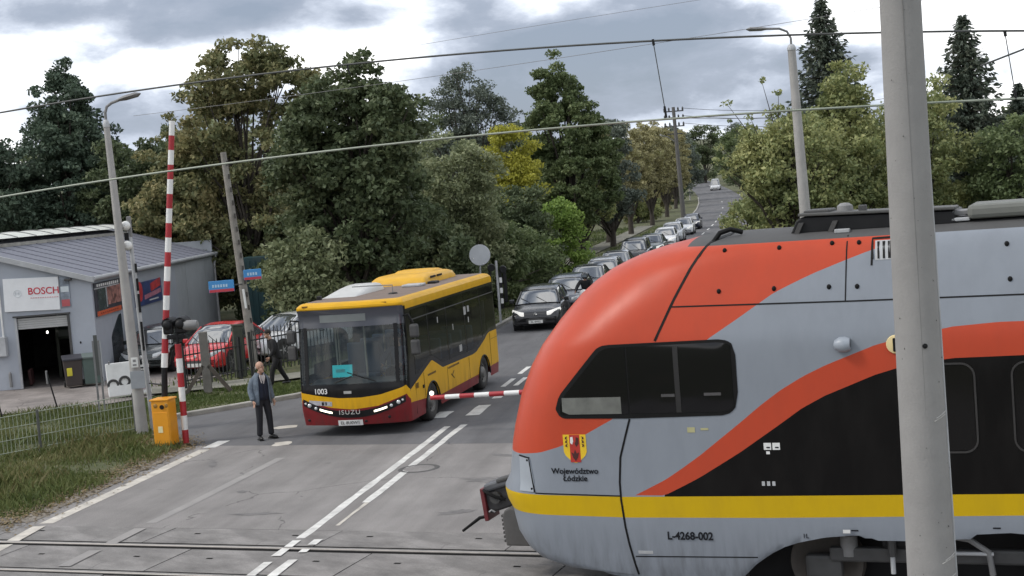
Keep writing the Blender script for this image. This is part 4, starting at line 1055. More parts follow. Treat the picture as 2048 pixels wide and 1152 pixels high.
# side panes, rear quarter panel joints, door flaps
for u0, u1 in ((-3.75, -2.45), (-2.40, -0.95), (-0.90, 0.62), (0.67, 2.10), (2.16, 3.30)):
    pn = bpatch('side_window', u0, u1, lambda u: zb_side(u) + 0.03, 2.42, 0.004, M_BGLASS, 14, 5)
    vw_ = bpatch('vent_window', u0 + 0.02, u1 - 0.02, 2.44, 2.64, 0.004, M_BGLASS, 6, 3, pn)
    pr_ = link_copy(pn, bus); pr_.scale = (1, -1, 1); link_copy(vw_, pr_)
for u in (-2.425, -0.925, 0.645, 2.13):
    bpatch('window_post', u - 0.05, u + 0.05, lambda u: zb_side(u) + 0.02, 2.43, 0.001, M_BLACK, 3, 4)
m_ = MB(); m_.box((0, 0, 0), (7.1, 0.012, 0.022)); m_.build('window_rail', M_DGREY, bus, loc=(-0.25, bwd(2.43) + 0.006, 2.43))
M_STICK = pmat('window_sticker', (0.34, 0.34, 0.33), 0.6, var=0.2)
for u, z, w_, h_ in ((-1.30, 2.22, 0.16, 0.15), (-0.98, 2.20, 0.20, 0.20), (1.35, 2.22, 0.06, 0.14), (0.15, 1.92, 0.05, 0.14), (-1.25, 1.95, 0.06, 0.14), (-0.35, 1.34, 0.22, 0.16)):
    bpatch('window_sticker', u - w_ / 2, u + w_ / 2, z - h_ / 2, z + h_ / 2, 0.008, M_STICK, 3, 3)
def bseam(pts, w=0.012, off=0.003):
    m_ = MB()
    for (u0, z0), (u1, z1) in zip(pts[:-1], pts[1:]):
        a, c = Vector(bus_pt(u0, z0, off)), Vector(bus_pt(u1, z1, off)); m_.tube(a, c, w / 2, n=4)
    return m_.build('panel_joint', M_BLACK, bus)
bseam([(-3.12, 1.40), (-3.12, 0.55)]); bseam([(-3.9, 1.22), (-3.15, 1.22)], 0.008); bseam([(-1.0, 1.03), (-1.0, 0.5)], 0.008); bseam([(3.38, 1.06), (3.36, 0.35)], 0.01); bseam([(2.75, 1.18), (2.72, 0.62)], 0.008); bseam([(0.9, 1.05), (0.9, 0.5)], 0.008)
# wheels in their arches
M_TYRE = pmat('tyre_rubber', (0.022, 0.021, 0.020), 0.85, var=0.3, dirt=0.5, dirtcol=(0.09, 0.08, 0.07)); M_RIM = pmat('rim_steel', (0.17, 0.165, 0.155), 0.5, metal=0.4, var=0.3, dirt=0.5)
def bus_wheel(x, y, sgn):
    ty = MB().lathe([(0.26, -0.02), (0.30, 0.0), (0.40, 0.0), (0.44, -0.03), (0.455, -0.08), (0.455, -0.22), (0.42, -0.27), (0.20, -0.27)], axis='Y', n=30, cap=False)
    if sgn < 0: ty.v = [(a, -b, c) for a, b, c in ty.v]
    w_ = ty.build('wheel', M_TYRE, bus, smooth=True, loc=(x, y, 0.457))
    rm = MB().lathe([(0.27, -0.01), (0.25, -0.05), (0.16, -0.07), (0.13, -0.01), (0.10, 0.012), (0.0, 0.02)], axis='Y', n=24, cap=False)
    if sgn < 0: rm.v = [(a, -b, c) for a, b, c in rm.v]
    r_ = rm.build('rim', M_RIM, w_, smooth=True)
    nb = MB()
    for k in range(8):
        a = 2 * PI * k / 8; nb.box((0.19 * math.cos(a), -0.055 * sgn, 0.19 * math.sin(a)), (0.05, 0.03, 0.05))
    nb.build('wheel_nuts', M_DGREY, w_)
for x in (2.16, -2.40):
    for sg in (1, -1):
        bus_wheel(x, 1.185 * sg, sg)
    MB().box((x, 0, 0.72), (1.1, 2.2, 0.55)).build('wheel_housing', M_BLACK, bus)
    for sg in (1, -1):
        arcp = [(x + 0.535 * math.cos(a), sg * (bwd(0.7) + 0.004), 0.36 + 0.535 * math.sin(a)) for a in np.linspace(0.0, PI, 20)]
        MB().path(arcp, 0.018, 6).build('arch_lip', M_BLACK, bus)
# head lamps: black insets with three lamps each, the long ones lit
M_LAMP = emit('headlamp_lit', (1.0, 0.90, 0.72), 1.6); M_LENS = pmat('lamp_lens', (0.60, 0.62, 0.62), 0.15, metal=0.3)
lampz = lambda u: 0.60 + 0.30 * ((abs(u - 5.21)) / 1.15) ** 2 - 0.055
hi_ = bpatch('lamp_band', 5.21 - 1.13, 5.21 + 1.13, lambda u: lampz(u) - 0.125, lambda u: lampz(u) + 0.02, 0.008, M_BLACK, 40, 4)
for sg in (1, -1):
    bpatch('headlamp', *sorted((5.21 - sg * 0.46, 5.21 - sg * 0.74)), lambda u: lampz(u) - 0.068, lambda u: lampz(u) - 0.026, 0.018, M_LAMP, 6, 3, hi_)
    for yy, rr_ in ((0.83, 0.035), (0.98, 0.045), (1.07, 0.025)):
        c = bus_pt(5.21 - sg * yy, lampz(5.21 - sg * yy) - 0.05, 0.016); MB().ball(c, (rr_ * 0.6, rr_, rr_)).build('lamp', M_LENS, hi_, smooth=True)
M_CHROME = pmat('chrome_letters', (0.62, 0.62, 0.60), 0.3, metal=0.5)
def bfront_text(s, size, y, z, mat, **kw):
    hw_ = len(s) * size * 0.3; a = Vector(bus_pt(5.21 - y + hw_, z, 0.03)); c = Vector(bus_pt(5.21 - y - hw_, z, 0.03)); p_ = Vector(bus_pt(5.21 - y, z, 0.036))
    return lettering(s, size, p_, c - a, (0, 0, 1), mat, bus, **kw)
bfront_text('ISUZU', 0.135, -0.06, 0.548, M_CHROME, sx=1.1, bold=0.0, space=1.22)
bfront_text('1003', 0.165, -0.67, 1.02, M_WHITE, sx=1.0, bold=0.002)
pl_ = bpatch('licence_plate', 5.21 - 0.19, 5.21 + 0.35, 0.25, 0.37, 0.02, M_WHITE, 5, 3)
p_ = bus_pt(5.21 + 0.08, 0.31, 0.028); lettering('EL 8U0W1', 0.095, p_, (0, 1, 0), (0, 0, 1), M_BLACK, pl_)
st = bpatch('front_sticker', 5.21 + 0.45, 5.21 + 0.99, lambda u: 0.69 + (u - 5.66) * 0.07, lambda u: 0.79 + (u - 5.66) * 0.07, 0.006, pmat('sticker_grey', (0.36, 0.36, 0.38), 0.5, var=0.25, scale=9), 6, 3)
for k, w_ in enumerate((0.05, 0.03, 0.05)):
    u = 5.21 + 0.66 - k * 0.075; bpatch('sticker_glyph', u - w_ / 2, u + w_ / 2, 0.715, 0.785, 0.010, M_BLACK if k < 2 else M_LGREY, 3, 3, st)
bpatch('front_notice', 5.20, 5.37, 0.955, 1.015, 0.008, M_STICK, 3, 3)
for u, z in ((4.45, 0.40), (4.95, 0.33), (6.25, 0.38)):
    MB().ball(bus_pt(u, z, 0.0), (0.02, 0.035, 0.03)).build('tow_eye_cover', M_BLACK, bus)
M_SIDETXT = pmat('side_lettering', (0.10, 0.055, 0.012), 0.6)
lettering('1003', 0.17, (3.28, bwd(0.96) + 0.006, 0.955), (-1, 0, 0), (0, 0, 1), M_SIDETXT, bus, sx=0.75)
for u0, u1, z in ((-0.1, 0.85, 1.005), (1.82, 2.46, 1.07)):
    for k in range(9):
        a = u0 + (u1 - u0) * k / 9; bpatch('side_lettering', a, a + (u1 - u0) / 12, z - 0.02, z + 0.025, 0.004, M_SIDETXT, 2, 2)
for dx_, dz_ in ((0, 0.05), (0.1, 0.0), (0.0, -0.05)):
    MB().box((0.45 + dx_, bwd(0.8) + 0.004, 0.80 + dz_), (0.16, 0.004, 0.03), ry=0.5 if dz_ > 0 else -0.5).build('side_emblem', M_SIDETXT, bus)
MB().box((2.83, bwd(0.9) + 0.012, 0.88), (0.10, 0.02, 0.07)).build('side_marker', M_BLACK, bus)
# mirrors: hanging arms at both front corners
for sg in (1, -1):
    m_ = MB(); m_.path([(3.62, sg * 1.12, 2.55), (3.80, sg * 1.30, 2.60), (3.70, sg * 1.37, 2.40)], 0.022, 7)
    mi = m_.build('mirror_arm', M_BLACK, bus, smooth=True)
    MB().box((3.66, sg * 1.37, 2.22), (0.12, 0.20, 0.30)).build('mirror', M_DGREY, mi, bevel=0.05)
    MB().box((3.66, sg * 1.37, 1.86), (0.12, 0.20, 0.34)).build('mirror_shell', M_DGREY, mi, bevel=0.05)
# roof: gutters, air-conditioning pods, hatch, aerial, white fairing
M_BYEL = pmat('roof_pod_yellow', B_YEL, 0.45, var=0.08, dirt=0.15)
def pod(name, x0, x1, w, h, mat, y=0.0, front=0.5):
    m_ = MB(); rows = []
    for x, k in ((x0, 0.0), (x0 + 0.05, 0.55), (x0 + 0.2, 0.85), (x0 + 0.5, 1.0), (x1 - front, 1.0), (x1 - 0.15, 0.75), (x1 - 0.03, 0.4), (x1, 0.0)):
        ww = w * (0.94 + 0.06 * k)
        rows.append([(x, y + ww * c, 2.945 + h * k * s_) for c, s_ in ((-1, 0), (-0.985, 0.5), (-0.93, 0.85), (-0.82, 0.97), (-0.4, 1.0), (0, 1.0), (0.4, 1.0), (0.82, 0.97), (0.93, 0.85), (0.985, 0.5), (1, 0))])
    m_.grid(rows); return m_.build(name, mat, bus, smooth=True, angle=60)
ac = pod('air_conditioner', -3.1, -0.35, 0.72, 0.25, M_BYEL, -0.22)
pod('air_conditioner_cap', -2.9, -1.4, 0.55, 0.31, M_BYEL, -0.22)
for x in (-0.95, -1.5):
    MB().box((x, 0.505, 3.11), (0.40, 0.02, 0.05)).build('vent_slot', M_BLACK, ac)
m_ = MB(); rows = []
for x, k in ((0.45, 0.0), (0.5, 0.75), (0.62, 1.0), (0.95, 1.0), (1.4, 0.82), (1.9, 0.52), (2.35, 0.22), (2.6, 0.0)):
    rows.append([(x, -0.66 + 0.40 * c, 2.945 + 0.20 * k * s_) for c, s_ in ((-1, 0), (-0.97, 0.5), (-0.86, 0.88), (-0.6, 1.0), (0, 1.0), (0.6, 1.0), (0.86, 0.88), (0.97, 0.5), (1, 0))])
m_.grid(rows); m_.build('roof_fairing', pmat('fairing_white', (0.55, 0.55, 0.53), 0.45, var=0.06, dirt=0.25), bus, smooth=True, angle=60)
MB().box((0.15, 0.35, 2.99), (0.5, 0.45, 0.06)).build('roof_hatch', M_LGREY, bus, bevel=0.02)
MB().box((-0.55, 0.62, 2.985), (0.35, 0.2, 0.07)).build('roof_vent', M_BLACK, bus, bevel=0.02)
ae = MB().lathe([(0.11, 0), (0.09, 0.03), (0.0, 0.035)], (2.35, 0.55, 2.96), n=14).build('aerial_base', M_BLACK, bus)
MB().path([(2.35, 0.55, 2.98), (2.35, 0.55, 3.16), (2.30, 0.0, 3.17), (2.28, -0.4, 3.17)], 0.012, 6).build('aerial', M_MGREY, ae)
MB().box((2.9, -0.95, 3.0), (0.12, 0.1, 0.10)).build('roof_lamp', M_BLACK, bus, bevel=0.02)
for y in (0.80, -0.95):
    MB().box((3.80, y, 2.885), (0.03, 0.12, 0.03)).build('marker_light', pmat('marker_brown', (0.16, 0.075, 0.01), 0.4), bus)

# ================================================================== CARS
def car_paint(name, c, metal=0.35):
    return pmat('paint_' + name, c, 0.28, metal=metal, var=0.05, coat=0.6, dirt=0.12)
M_CARGLASS = glass('car_glass', (0.05, 0.056, 0.06), 0.0, 0.03, 0.8, 2.3)
M_CARTRIM = pmat('car_black_plastic', (0.018, 0.018, 0.018), 0.6, var=0.2)
M_PLATE = pmat('plate_white', (0.60, 0.60, 0.57), 0.5)
CARN = [0]
def make_car(label, paint, loc, heading, style='hatch', L=4.3, Wd=1.8, H=1.48, group=None, lights=True, name='car', badge=None, detail=True):
    """Car in its own frame: +X forward, +Y left. Body and greenhouse are lofted from stations along the length."""
    t = thing(name, loc, heading, label, 'car', group)
    hl, hw = L / 2, Wd / 2
    if style == 'hatch':
        deck = [(-hl, 0.78), (-hl + 0.05, 0.92), (-hl + 0.25, 0.98), (-0.3, 0.93), (hl - 1.15, 0.92), (hl - 0.75, 0.86), (hl - 0.35, 0.76), (hl - 0.10, 0.66), (hl, 0.50)]
        roof = [(-hl + 0.15, 0.98), (-hl + 0.38, 1.34), (-hl + 0.75, H - 0.03), (-0.5, H), (0.25, H - 0.03), (0.55, H - 0.12), (hl - 1.02, 0.93)]
    elif style == 'sedan':
        deck = [(-hl, 0.75), (-hl + 0.08, 0.92), (-hl + 0.9, 0.98), (0.0, 0.92), (hl - 1.2, 0.92), (hl - 0.7, 0.86), (hl - 0.3, 0.76), (hl - 0.08, 0.66), (hl, 0.5)]
        roof = [(-hl + 0.75, 0.97), (-hl + 1.25, 1.30), (-hl + 1.6, H - 0.03), (-0.3, H), (0.35, H - 0.05), (hl - 1.1, 0.93)]
    elif style == 'beetle':
        deck = [(-hl, 0.60), (-hl + 0.15, 0.82), (-hl + 0.6, 0.95), (-0.3, 0.95), (hl - 1.2, 0.95), (hl - 0.6, 0.88), (hl - 0.25, 0.72), (hl - 0.06, 0.58), (hl, 0.48)]
        roof = [(-hl + 0.3, 0.9), (-hl + 0.7, 1.22), (-hl + 1.2, H - 0.06), (-0.2, H), (0.3, H - 0.06), (0.65, H - 0.2), (hl - 0.95, 0.94)]
    else:  # suv / van
        deck = [(-hl, 0.85), (-hl + 0.05, 1.02), (-hl + 0.2, 1.08), (0.0, 1.04), (hl - 1.1, 1.04), (hl - 0.7, 1.0), (hl - 0.25, 0.92), (hl - 0.06, 0.80), (hl, 0.55)]
        roof = [(-hl + 0.08, 1.08), (-hl + 0.25, H - 0.12), (-hl + 0.5, H - 0.02), (-0.4, H), (0.5, H - 0.03), (0.75, H - 0.12), (hl - 1.0, 1.05)]
    dk = lerp_fn(deck); rf = lerp_fn(roof)
    def plan_w(x):                                   # half width along the length
        f = abs(x) / hl
        return hw * (1 - 0.02 * f ** 2 - 0.16 * max(0.0, (f - 0.80) / 0.20) ** 2.2)
    xs_ = np.concatenate([np.linspace(-hl, -hl + 0.35, 6), np.linspace(-hl + 0.5, hl - 0.5, 15), np.linspace(hl - 0.38, hl, 8)])
    rows = []
    ark = {hl - 0.86: 0, -(hl - 0.80): 0}
    for x in xs_:
        w = plan_w(x); zt = dk(x); z0 = 0.20
        if abs(x) > hl - 0.4: z0 = 0.20 + 0.10 * ((abs(x) - hl + 0.4) / 0.4) ** 2
        mid = min(0.62, zt - 0.06)
        half = [(0, z0), (w * 0.86, z0), (w * 0.965, z0 + 0.06), (w * 0.995, z0 + 0.20), (w, mid - 0.08), (w * 0.985, mid), (w * 0.955, zt - 0.035), (w * 0.90, zt), (w * 0.55, zt + 0.020), (0, zt + 0.028)]
        rows.append([(x, y, z) for y, z in half[::-1]] + [(x, -y, z) for y, z in half[1:]])
    m_ = MB(); m_.grid(rows); m_.f.append(tuple(range(len(rows[0])))); m_.f.append(tuple((len(rows) - 1) * len(rows[0]) + k for k in range(len(rows[0]))))
    m_.build('body', paint, t, smooth=True, angle=38)
    # greenhouse
    gx = [p[0] for p in roof]; rows = []
    def gw(x, z):
        zt = dk(x); k = max(0.0, min(1.0, (z - 0.92) / (H - 0.92))); return plan_w(x) * (0.90 - 0.24 * k)
    x0, x1 = gx[0], gx[-1]
    m_ = MB(); xs2 = np.linspace(x0, x1, 26)
    for x in xs2:
        zb, zr = dk(x) - 0.01, max(rf(x), dk(x) + 0.005)
        half = [(gw(x, zb) + 0.0, zb), (gw(x, (zb + zr) / 2), (zb + zr) / 2), (gw(x, zr - 0.05), max(zb, zr - 0.05)), (gw(x, zr) * 0.90, zr), (gw(x, zr) * 0.5, zr + 0.018), (0, zr + 0.022)]
        rows.append([(x, y, z) for y, z in half] + [(x, -y, z) for y, z in half[::-1][1:]])
    m_.grid(rows); gh = m_.build('glazing', M_CARGLASS, t, smooth=True, angle=60)
    # roof skin over the glass
    xr0, xr1 = roof[2][0] - 0.1, [p for p in roof if p[1] > H - 0.14][-1][0] - 0.02
    m_ = MB(); rows = []
    for x in np.linspace(xr0, xr1, 12):
        zr = rf(x); y1 = gw(x, zr - 0.05)
        half = [(y1 + 0.012, zr - 0.075), (y1 + 0.010, zr - 0.04), (gw(x, zr) * 0.91, zr + 0.008), (gw(x, zr) * 0.5, zr + 0.028), (0, zr + 0.034)]
        rows.append([(x, y, z) for y, z in half] + [(x, -y, z) for y, z in half[::-1][1:]])
    m_.grid(rows); m_.build('roof', paint, t, smooth=True, angle=50)
    # pillars
    for sg in (1, -1):
        for P_ in ([(xr1, rf(xr1) - 0.03), (roof[-1][0] + 0.03, dk(roof[-1][0]) + 0.01)], [(xr0, rf(xr0) - 0.03), (roof[0][0] + 0.03, dk(roof[0][0]) + 0.03)]):
            q = []
            for k in range(7):
                x = P_[0][0] + (P_[1][0] - P_[0][0]) * k / 6; z = min(P_[0][1] + (P_[1][1] - P_[0][1]) * k / 6, rf(x) + 0.01) if 0 < k < 6 else P_[0][1] + (P_[1][1] - P_[0][1]) * k / 6
                q.append((x, sg * (gw(x, z) + 0.004), z))
            MB().path(q, 0.032, 6).build('pillar', paint, t, smooth=True)
        xb = (xr0 + xr1) / 2 - 0.05
        MB().path([(xb, sg * (gw(xb, H - 0.06) + 0.006), H - 0.06), (xb + 0.03, sg * (gw(xb, 0.95) + 0.006), 0.93)], 0.028, 6).build('door_pillar', M_CARTRIM, t)
        # mirrors, door joint, handle, sill
        xm = roof[-1][0] - 0.35
        mm_ = MB().box((xm, sg * (hw + 0.10), 1.02), (0.10, 0.20, 0.14)).build('mirror', paint, t, bevel=0.035)
        MB().box((xm - 0.055, sg * (hw + 0.10), 1.02), (0.008, 0.16, 0.10)).build('mirror_glass', M_CHROME, mm_)
        MB().box((-0.55, sg * (hw * 0.985 + 0.004), 0.76), (0.20, 0.02, 0.035)).build('door_handle', M_CARTRIM, t, bevel=0.008)
        MB().box((-0.1, sg * (hw * 0.985), 0.24), (L - 2.2, 0.04, 0.08)).build('sill', M_CARTRIM, t, bevel=0.01)
        for xj in (0.72, -0.42):
            MB().tube((xj, sg * (hw * 0.998), 0.30), (xj - 0.03, sg * (hw * 0.985), 0.86), 0.006, n=4).build('door_joint', M_CARTRIM, t)
    # wheels with arches
    for x in (hl - 0.86, -(hl - 0.80)):
        for sg in (1, -1):
            yo = plan_w(x)
            arc = MB(); arc.lathe([(0.0, 0.0), (0.375, 0.0), (0.375, -0.3), (0.0, -0.3)], axis='Y', n=22)
            if sg < 0: arc.v = [(a, -b, c) for a, b, c in arc.v]
            arc.build('wheel_arch', M_CARTRIM, t, loc=(x, sg * (yo + 0.004), 0.34))
            ty = MB().lathe([(0.19, -0.015), (0.22, 0.0), (0.29, 0.0), (0.32, -0.025), (0.325, -0.06), (0.325, -0.18), (0.20, -0.2)], axis='Y', n=24, cap=False)
            if sg < 0: ty.v = [(a, -b, c) for a, b, c in ty.v]
            w_ = ty.build('wheel', M_TYRE, t, smooth=True, loc=(x, sg * (yo + 0.018), 0.327))
            rm = MB().lathe([(0.20, -0.012), (0.195, -0.04), (0.0, -0.045)], axis='Y', n=20, cap=False)
            for k in range(5):
                a = 2 * PI * k / 5; rm.box((0.10 * math.cos(a), -0.022, 0.10 * math.sin(a)), (0.19, 0.02, 0.045), ry=-a)
            rm.lathe([(0.04, -0.02), (0.0, -0.008)], axis='Y', n=12)
            if sg < 0: rm.v = [(a, -b, c) for a, b, c in rm.v]
            rm.build('rim', M_RIMC, w_, smooth=True)
    # front face
    zt = dk(hl - 0.10)
    for sg in (1, -1):
        hp = []
        for k in range(5):
            x = hl - 0.10 - 0.13 * k; y0_ = plan_w(x); hp.append((x, sg * y0_))
        m_ = MB(); rows = []
        for k in range(6):
            u = k / 5; x = hl - 0.045 - 0.42 * u ** 1.7; yy = plan_w(x) * (0.52 + 0.44 * u ** 0.6); zc = 0.625 + 0.095 * u; hgt = 0.060 + 0.030 * math.sin(PI * min(1.0, 0.1 + u * 0.75))
            if style == 'suv': zc += 0.10
            rows.append([(x + 0.035 * (1 - 0.6 * u), sg * (yy + 0.012), zc - hgt), (x + 0.045 * (1 - 0.6 * u), sg * (yy + 0.028 * u + 0.01), zc), (x + 0.0, sg * (yy + 0.012), zc + hgt)])
        m_.grid(rows); m_.build('headlamp', M_HEADL if lights else M_LENS, t, smooth=True)
        fb = MB().ball((hl - 0.055, sg * hw * 0.76, 0.40), (0.05, 0.055, 0.075)).build('fog_lamp', M_HEADL if (lights and badge) else M_LENS, t, smooth=True)
        MB().box((-hl + 0.04, sg * hw * 0.80, 0.82), (0.10, 0.20, 0.16)).build('tail_lamp', pmat('tail_red', (0.30, 0.012, 0.012), 0.25), t, bevel=0.03)
    m_ = MB(); rows = []
    for y in np.linspace(-0.72, 0.72, 11):
        x = hl + 0.006 - 0.16 * (abs(y) / hw) ** 2.4
        rows.append([(x - 0.01, y, 0.28), (x + 0.006, y, 0.31), (x + 0.008, y, 0.47 - 0.04 * abs(y)), (x - 0.015, y, 0.50 - 0.05 * abs(y))])
    m_.grid(rows); gr_ = m_.build('grille', M_CARTRIM, t, smooth=True)
    for z in (0.36, 0.42):
        MB().path([(hl + 0.012 - 0.16 * (abs(y) / hw) ** 2.4, y, z) for y in np.linspace(-0.62, 0.62, 9)], 0.010, 5).build('grille_bar', M_DGREY, gr_)
    pp = MB().box((hl + 0.022, 0, 0.345), (0.012, 0.52, 0.115)).build('licence_plate', M_PLATE, t, bevel=0.006)
    if badge:
        lettering(badge, 0.10, (hl + 0.030, 0.0, 0.345), (0, 1, 0), (0, 0, 1), M_BLACK, pp)
        bd = MB(); bd.path([(hl + 0.010, -0.055, 0.59), (hl + 0.018, -0.02, 0.66), (hl + 0.016, 0.03, 0.655), (hl + 0.018, 0.055, 0.61), (hl + 0.018, 0.01, 0.585), (hl + 0.016, 0.0, 0.62)], 0.014, 6); bd.build('badge', M_CHROME, t, smooth=True)
    else:
        MB().lathe([(0.0, 0.0), (0.06, 0.0), (0.05, 0.015), (0.0, 0.02)], (hl - 0.03, 0, 0.62), 'X', 14).build('badge', M_CHROME, t)
    for y0_ in (0.35, -0.25):
        xw = roof[-1][0]
        MB().path([(xw + 0.02, y0_, dk(xw) + 0.03), (xw - 0.25, y0_ - 0.42, rf(xw - 0.25) + 0.035)], 0.010, 5).build('wiper', M_CARTRIM, t)
    return t
M_RIMC = pmat('alloy_rim', (0.33, 0.33, 0.33), 0.35, metal=0.7, var=0.15, dirt=0.3)
M_HEADL = emit('car_headlamp_lit', (0.92, 0.90, 0.84), 0.28)
def facing(al, lam):                                     # a car in the queue: faces back along the street towards the tracks
    return road_pt(al, lam, 0.004), math.atan2(-RU.y, -RU.x)
def queue_car(al, lam, label, paint, style, lights=False, dang=0.0, **kw):
    p_, hd_ = facing(al, lam)
    return make_car(label, paint, p_, hd_ + dang, style, group='cars queuing at the level crossing', lights=lights, **kw)
queue_car(26.6, -1.72, 'glossy black hatchback with headlights on, first in the queue', car_paint('black', (0.010, 0.011, 0.013), 0.2), 'hatch', True, 0.05, L=4.28, Wd=1.82, badge='EL 4M55')
queue_car(32.3, -1.55, 'dark slate hatchback directly behind the glossy black hatchback', car_paint('slate', (0.045, 0.055, 0.075), 0.4), 'hatch', False)
queue_car(38.6, -1.50, 'dark saloon with pale bonnet glare, third in the queue', car_paint('graphite', (0.030, 0.034, 0.042), 0.4), 'sedan', False, L=4.5)
queue_car(44.2, -1.55, 'silver hatchback, fourth car from the tracks', car_paint('silver', (0.36, 0.37, 0.38), 0.5), 'hatch', False)
queue_car(50.2, -1.60, 'dull grey saloon, fifth in line between silver hatchback and tall dark car', car_paint('dull_grey', (0.22, 0.23, 0.24), 0.5), 'sedan', False, L=4.5)
queue_car(60.0, -1.60, 'tall dark off-road car with square windscreen, sixth in the queue', car_paint('charcoal', (0.022, 0.025, 0.030), 0.3), 'suv', True, H=1.72, Wd=1.86, L=4.4)
queue_car(71.5, -1.6, 'dark teal saloon behind the tall dark off-road car', car_paint('teal', (0.025, 0.055, 0.052), 0.4), 'sedan', True, L=4.6)
queue_car(82.5, -1.6, 'white hatchback with its bonnet up against a second pale car', car_paint('white', (0.66, 0.67, 0.68), 0.0), 'hatch', True)
queue_car(89.8, -1.6, 'pale silver estate behind the white hatchback in the queue', car_paint('pale_silver', (0.48, 0.50, 0.52), 0.3), 'suv', False, H=1.6)
queue_car(103.0, -1.6, 'white saloon far up the queue beside the tall utility pole', car_paint('white', (0.66, 0.67, 0.68), 0.0), 'sedan', True, L=4.5)
queue_car(114.0, -1.6, 'dark hatchback farthest up the queue under the brown trees', car_paint('navy', (0.02, 0.025, 0.05), 0.4), 'hatch', True)
p_, hd_ = facing(268.0, 1.0)
make_car('white van coming over the rise at the far end of the street', car_paint('white', (0.66, 0.67, 0.68), 0.0), p_, hd_, 'suv', 5.0, 2.0, 2.3, lights=False, name='van')
# cars by the workshop
make_car('red round-bodied small car parked behind the palisade fence', car_paint('red', (0.55, 0.020, 0.022), 0.0), (-9.75, 46.9, -0.005), rad(-106), 'beetle', 4.1, 1.75, 1.5, lights=False, name='parked_car')
make_car('dark green car parked against the workshop side wall', car_paint('bottle_green', (0.022, 0.030, 0.030), 0.3), (-12.2, 48.3, -0.005), rad(-95), 'hatch', 4.1, 1.72, 1.48, lights=False, name='parked_car')
make_car('white car parked behind the railing beside the bus', car_paint('white', (0.66, 0.67, 0.68), 0.0), (-7.75, 49.2, 0.03), rad(-128), 'sedan', 4.4, 1.78, 1.45, lights=False, name='parked_car')
# ================================================================== WORKSHOP
M_CLAD = pmat('grey_cladding', (0.36, 0.385, 0.43), 0.6, var=0.06, scale=1.2, dirt=0.25, dirtcol=(0.2, 0.2, 0.2))
M_CLAD2 = pmat('side_cladding', (0.37, 0.39, 0.41), 0.65, var=0.10, scale=1.0, dirt=0.35, dirtcol=(0.16, 0.17, 0.17))
M_ROOF = pmat('roof_sheet', (0.165, 0.17, 0.205), 0.6, var=0.10, scale=0.8, dirt=0.3, dirtcol=(0.12, 0.12, 0.11))
M_TRIMG = pmat('verge_trim', (0.40, 0.41, 0.42), 0.6, var=0.1, dirt=0.3)
gar = thing('workshop', (-13.45, 45.2, 0), 0.0, 'grey metal-clad car repair workshop with open roller door', 'building')
GX0, GX1, GY1, EV, RIDGE, RX = -9.0, 0.0, 18.9, 3.40, 4.82, -4.6      # local: x left is negative, y depth
D0, D1, DH = -2.55, -0.81, 2.30
def gwall(name, x0, x1, z0, z1f, mat=M_CLAD, y=0.0):
    m_ = MB(); m_.prism([(x0, z0), (x1, z0), (x1, z1f(x1)), (x0, z1f(x0))] if not (x0 < RX < x1) else [(x0, z0), (x1, z0), (x1, z1f(x1)), (RX, z1f(RX)), (x0, z1f(x0))], lambda a, c, t: (a, t, c), y, y + 0.14)
    return m_.build(name, mat, gar)
top = lambda x: EV + (RIDGE - EV) * (1 - abs(x - RX) / abs(RX)) - 0.05
gwall('wall', GX0, D0, 0, top); gwall('wall', D1, GX1, 0, top)
m_ = MB(); m_.prism([(D0, DH), (D1, DH), (D1, top(D1)), (D0, top(D0))], lambda a, c, t: (a, t, c), 0.0, 0.14); m_.build('wall', M_CLAD, gar)
# side wall of cladding sheets set edge to edge
nsh = 10
for k in range(nsh):
    y0, y1 = 0.142 + (GY1 - 0.142) * k / nsh, 0.142 + (GY1 - 0.142) * (k + 1) / nsh
    MB().box((-0.07 + (0.004 if k % 2 else 0), (y0 + y1) / 2, EV / 2 - 0.03), (0.14, y1 - y0 - 0.012, EV - 0.06)).build('wall_panel', M_CLAD2 if k > 5 else M_CLAD, gar)
MB().box((-4.5, GY1, 2.0), (9.0, 0.14, 4.0)).build('wall', M_CLAD2, gar)
# roof slopes of standing-seam sheets
slope = math.atan2(RIDGE - EV, abs(RX)); SL = math.hypot(RIDGE - EV, abs(RX))
nrs = 16
for sg in (1, -1):
    m_ = MB(); ln = SL + 0.12
    c = (RX + sg * (ln / 2) * math.cos(slope), 0, RIDGE - (ln / 2) * math.sin(slope) + 0.03)
    m_.box((0, 0, 0), (ln, 19.3 / nrs - 0.02, 0.05), ry=sg * slope); m_.box((0, 19.3 / nrs / 2 - 0.02, 0.035), (ln, 0.03, 0.03), ry=sg * slope)
    o0 = m_.build('roof_sheet', M_ROOF, gar)
    for k in range(nrs):
        o = o0 if k == 0 else link_copy(o0, gar)
        o.location = (c[0], -0.12 + (k + 0.5) * 19.3 / nrs, c[2])
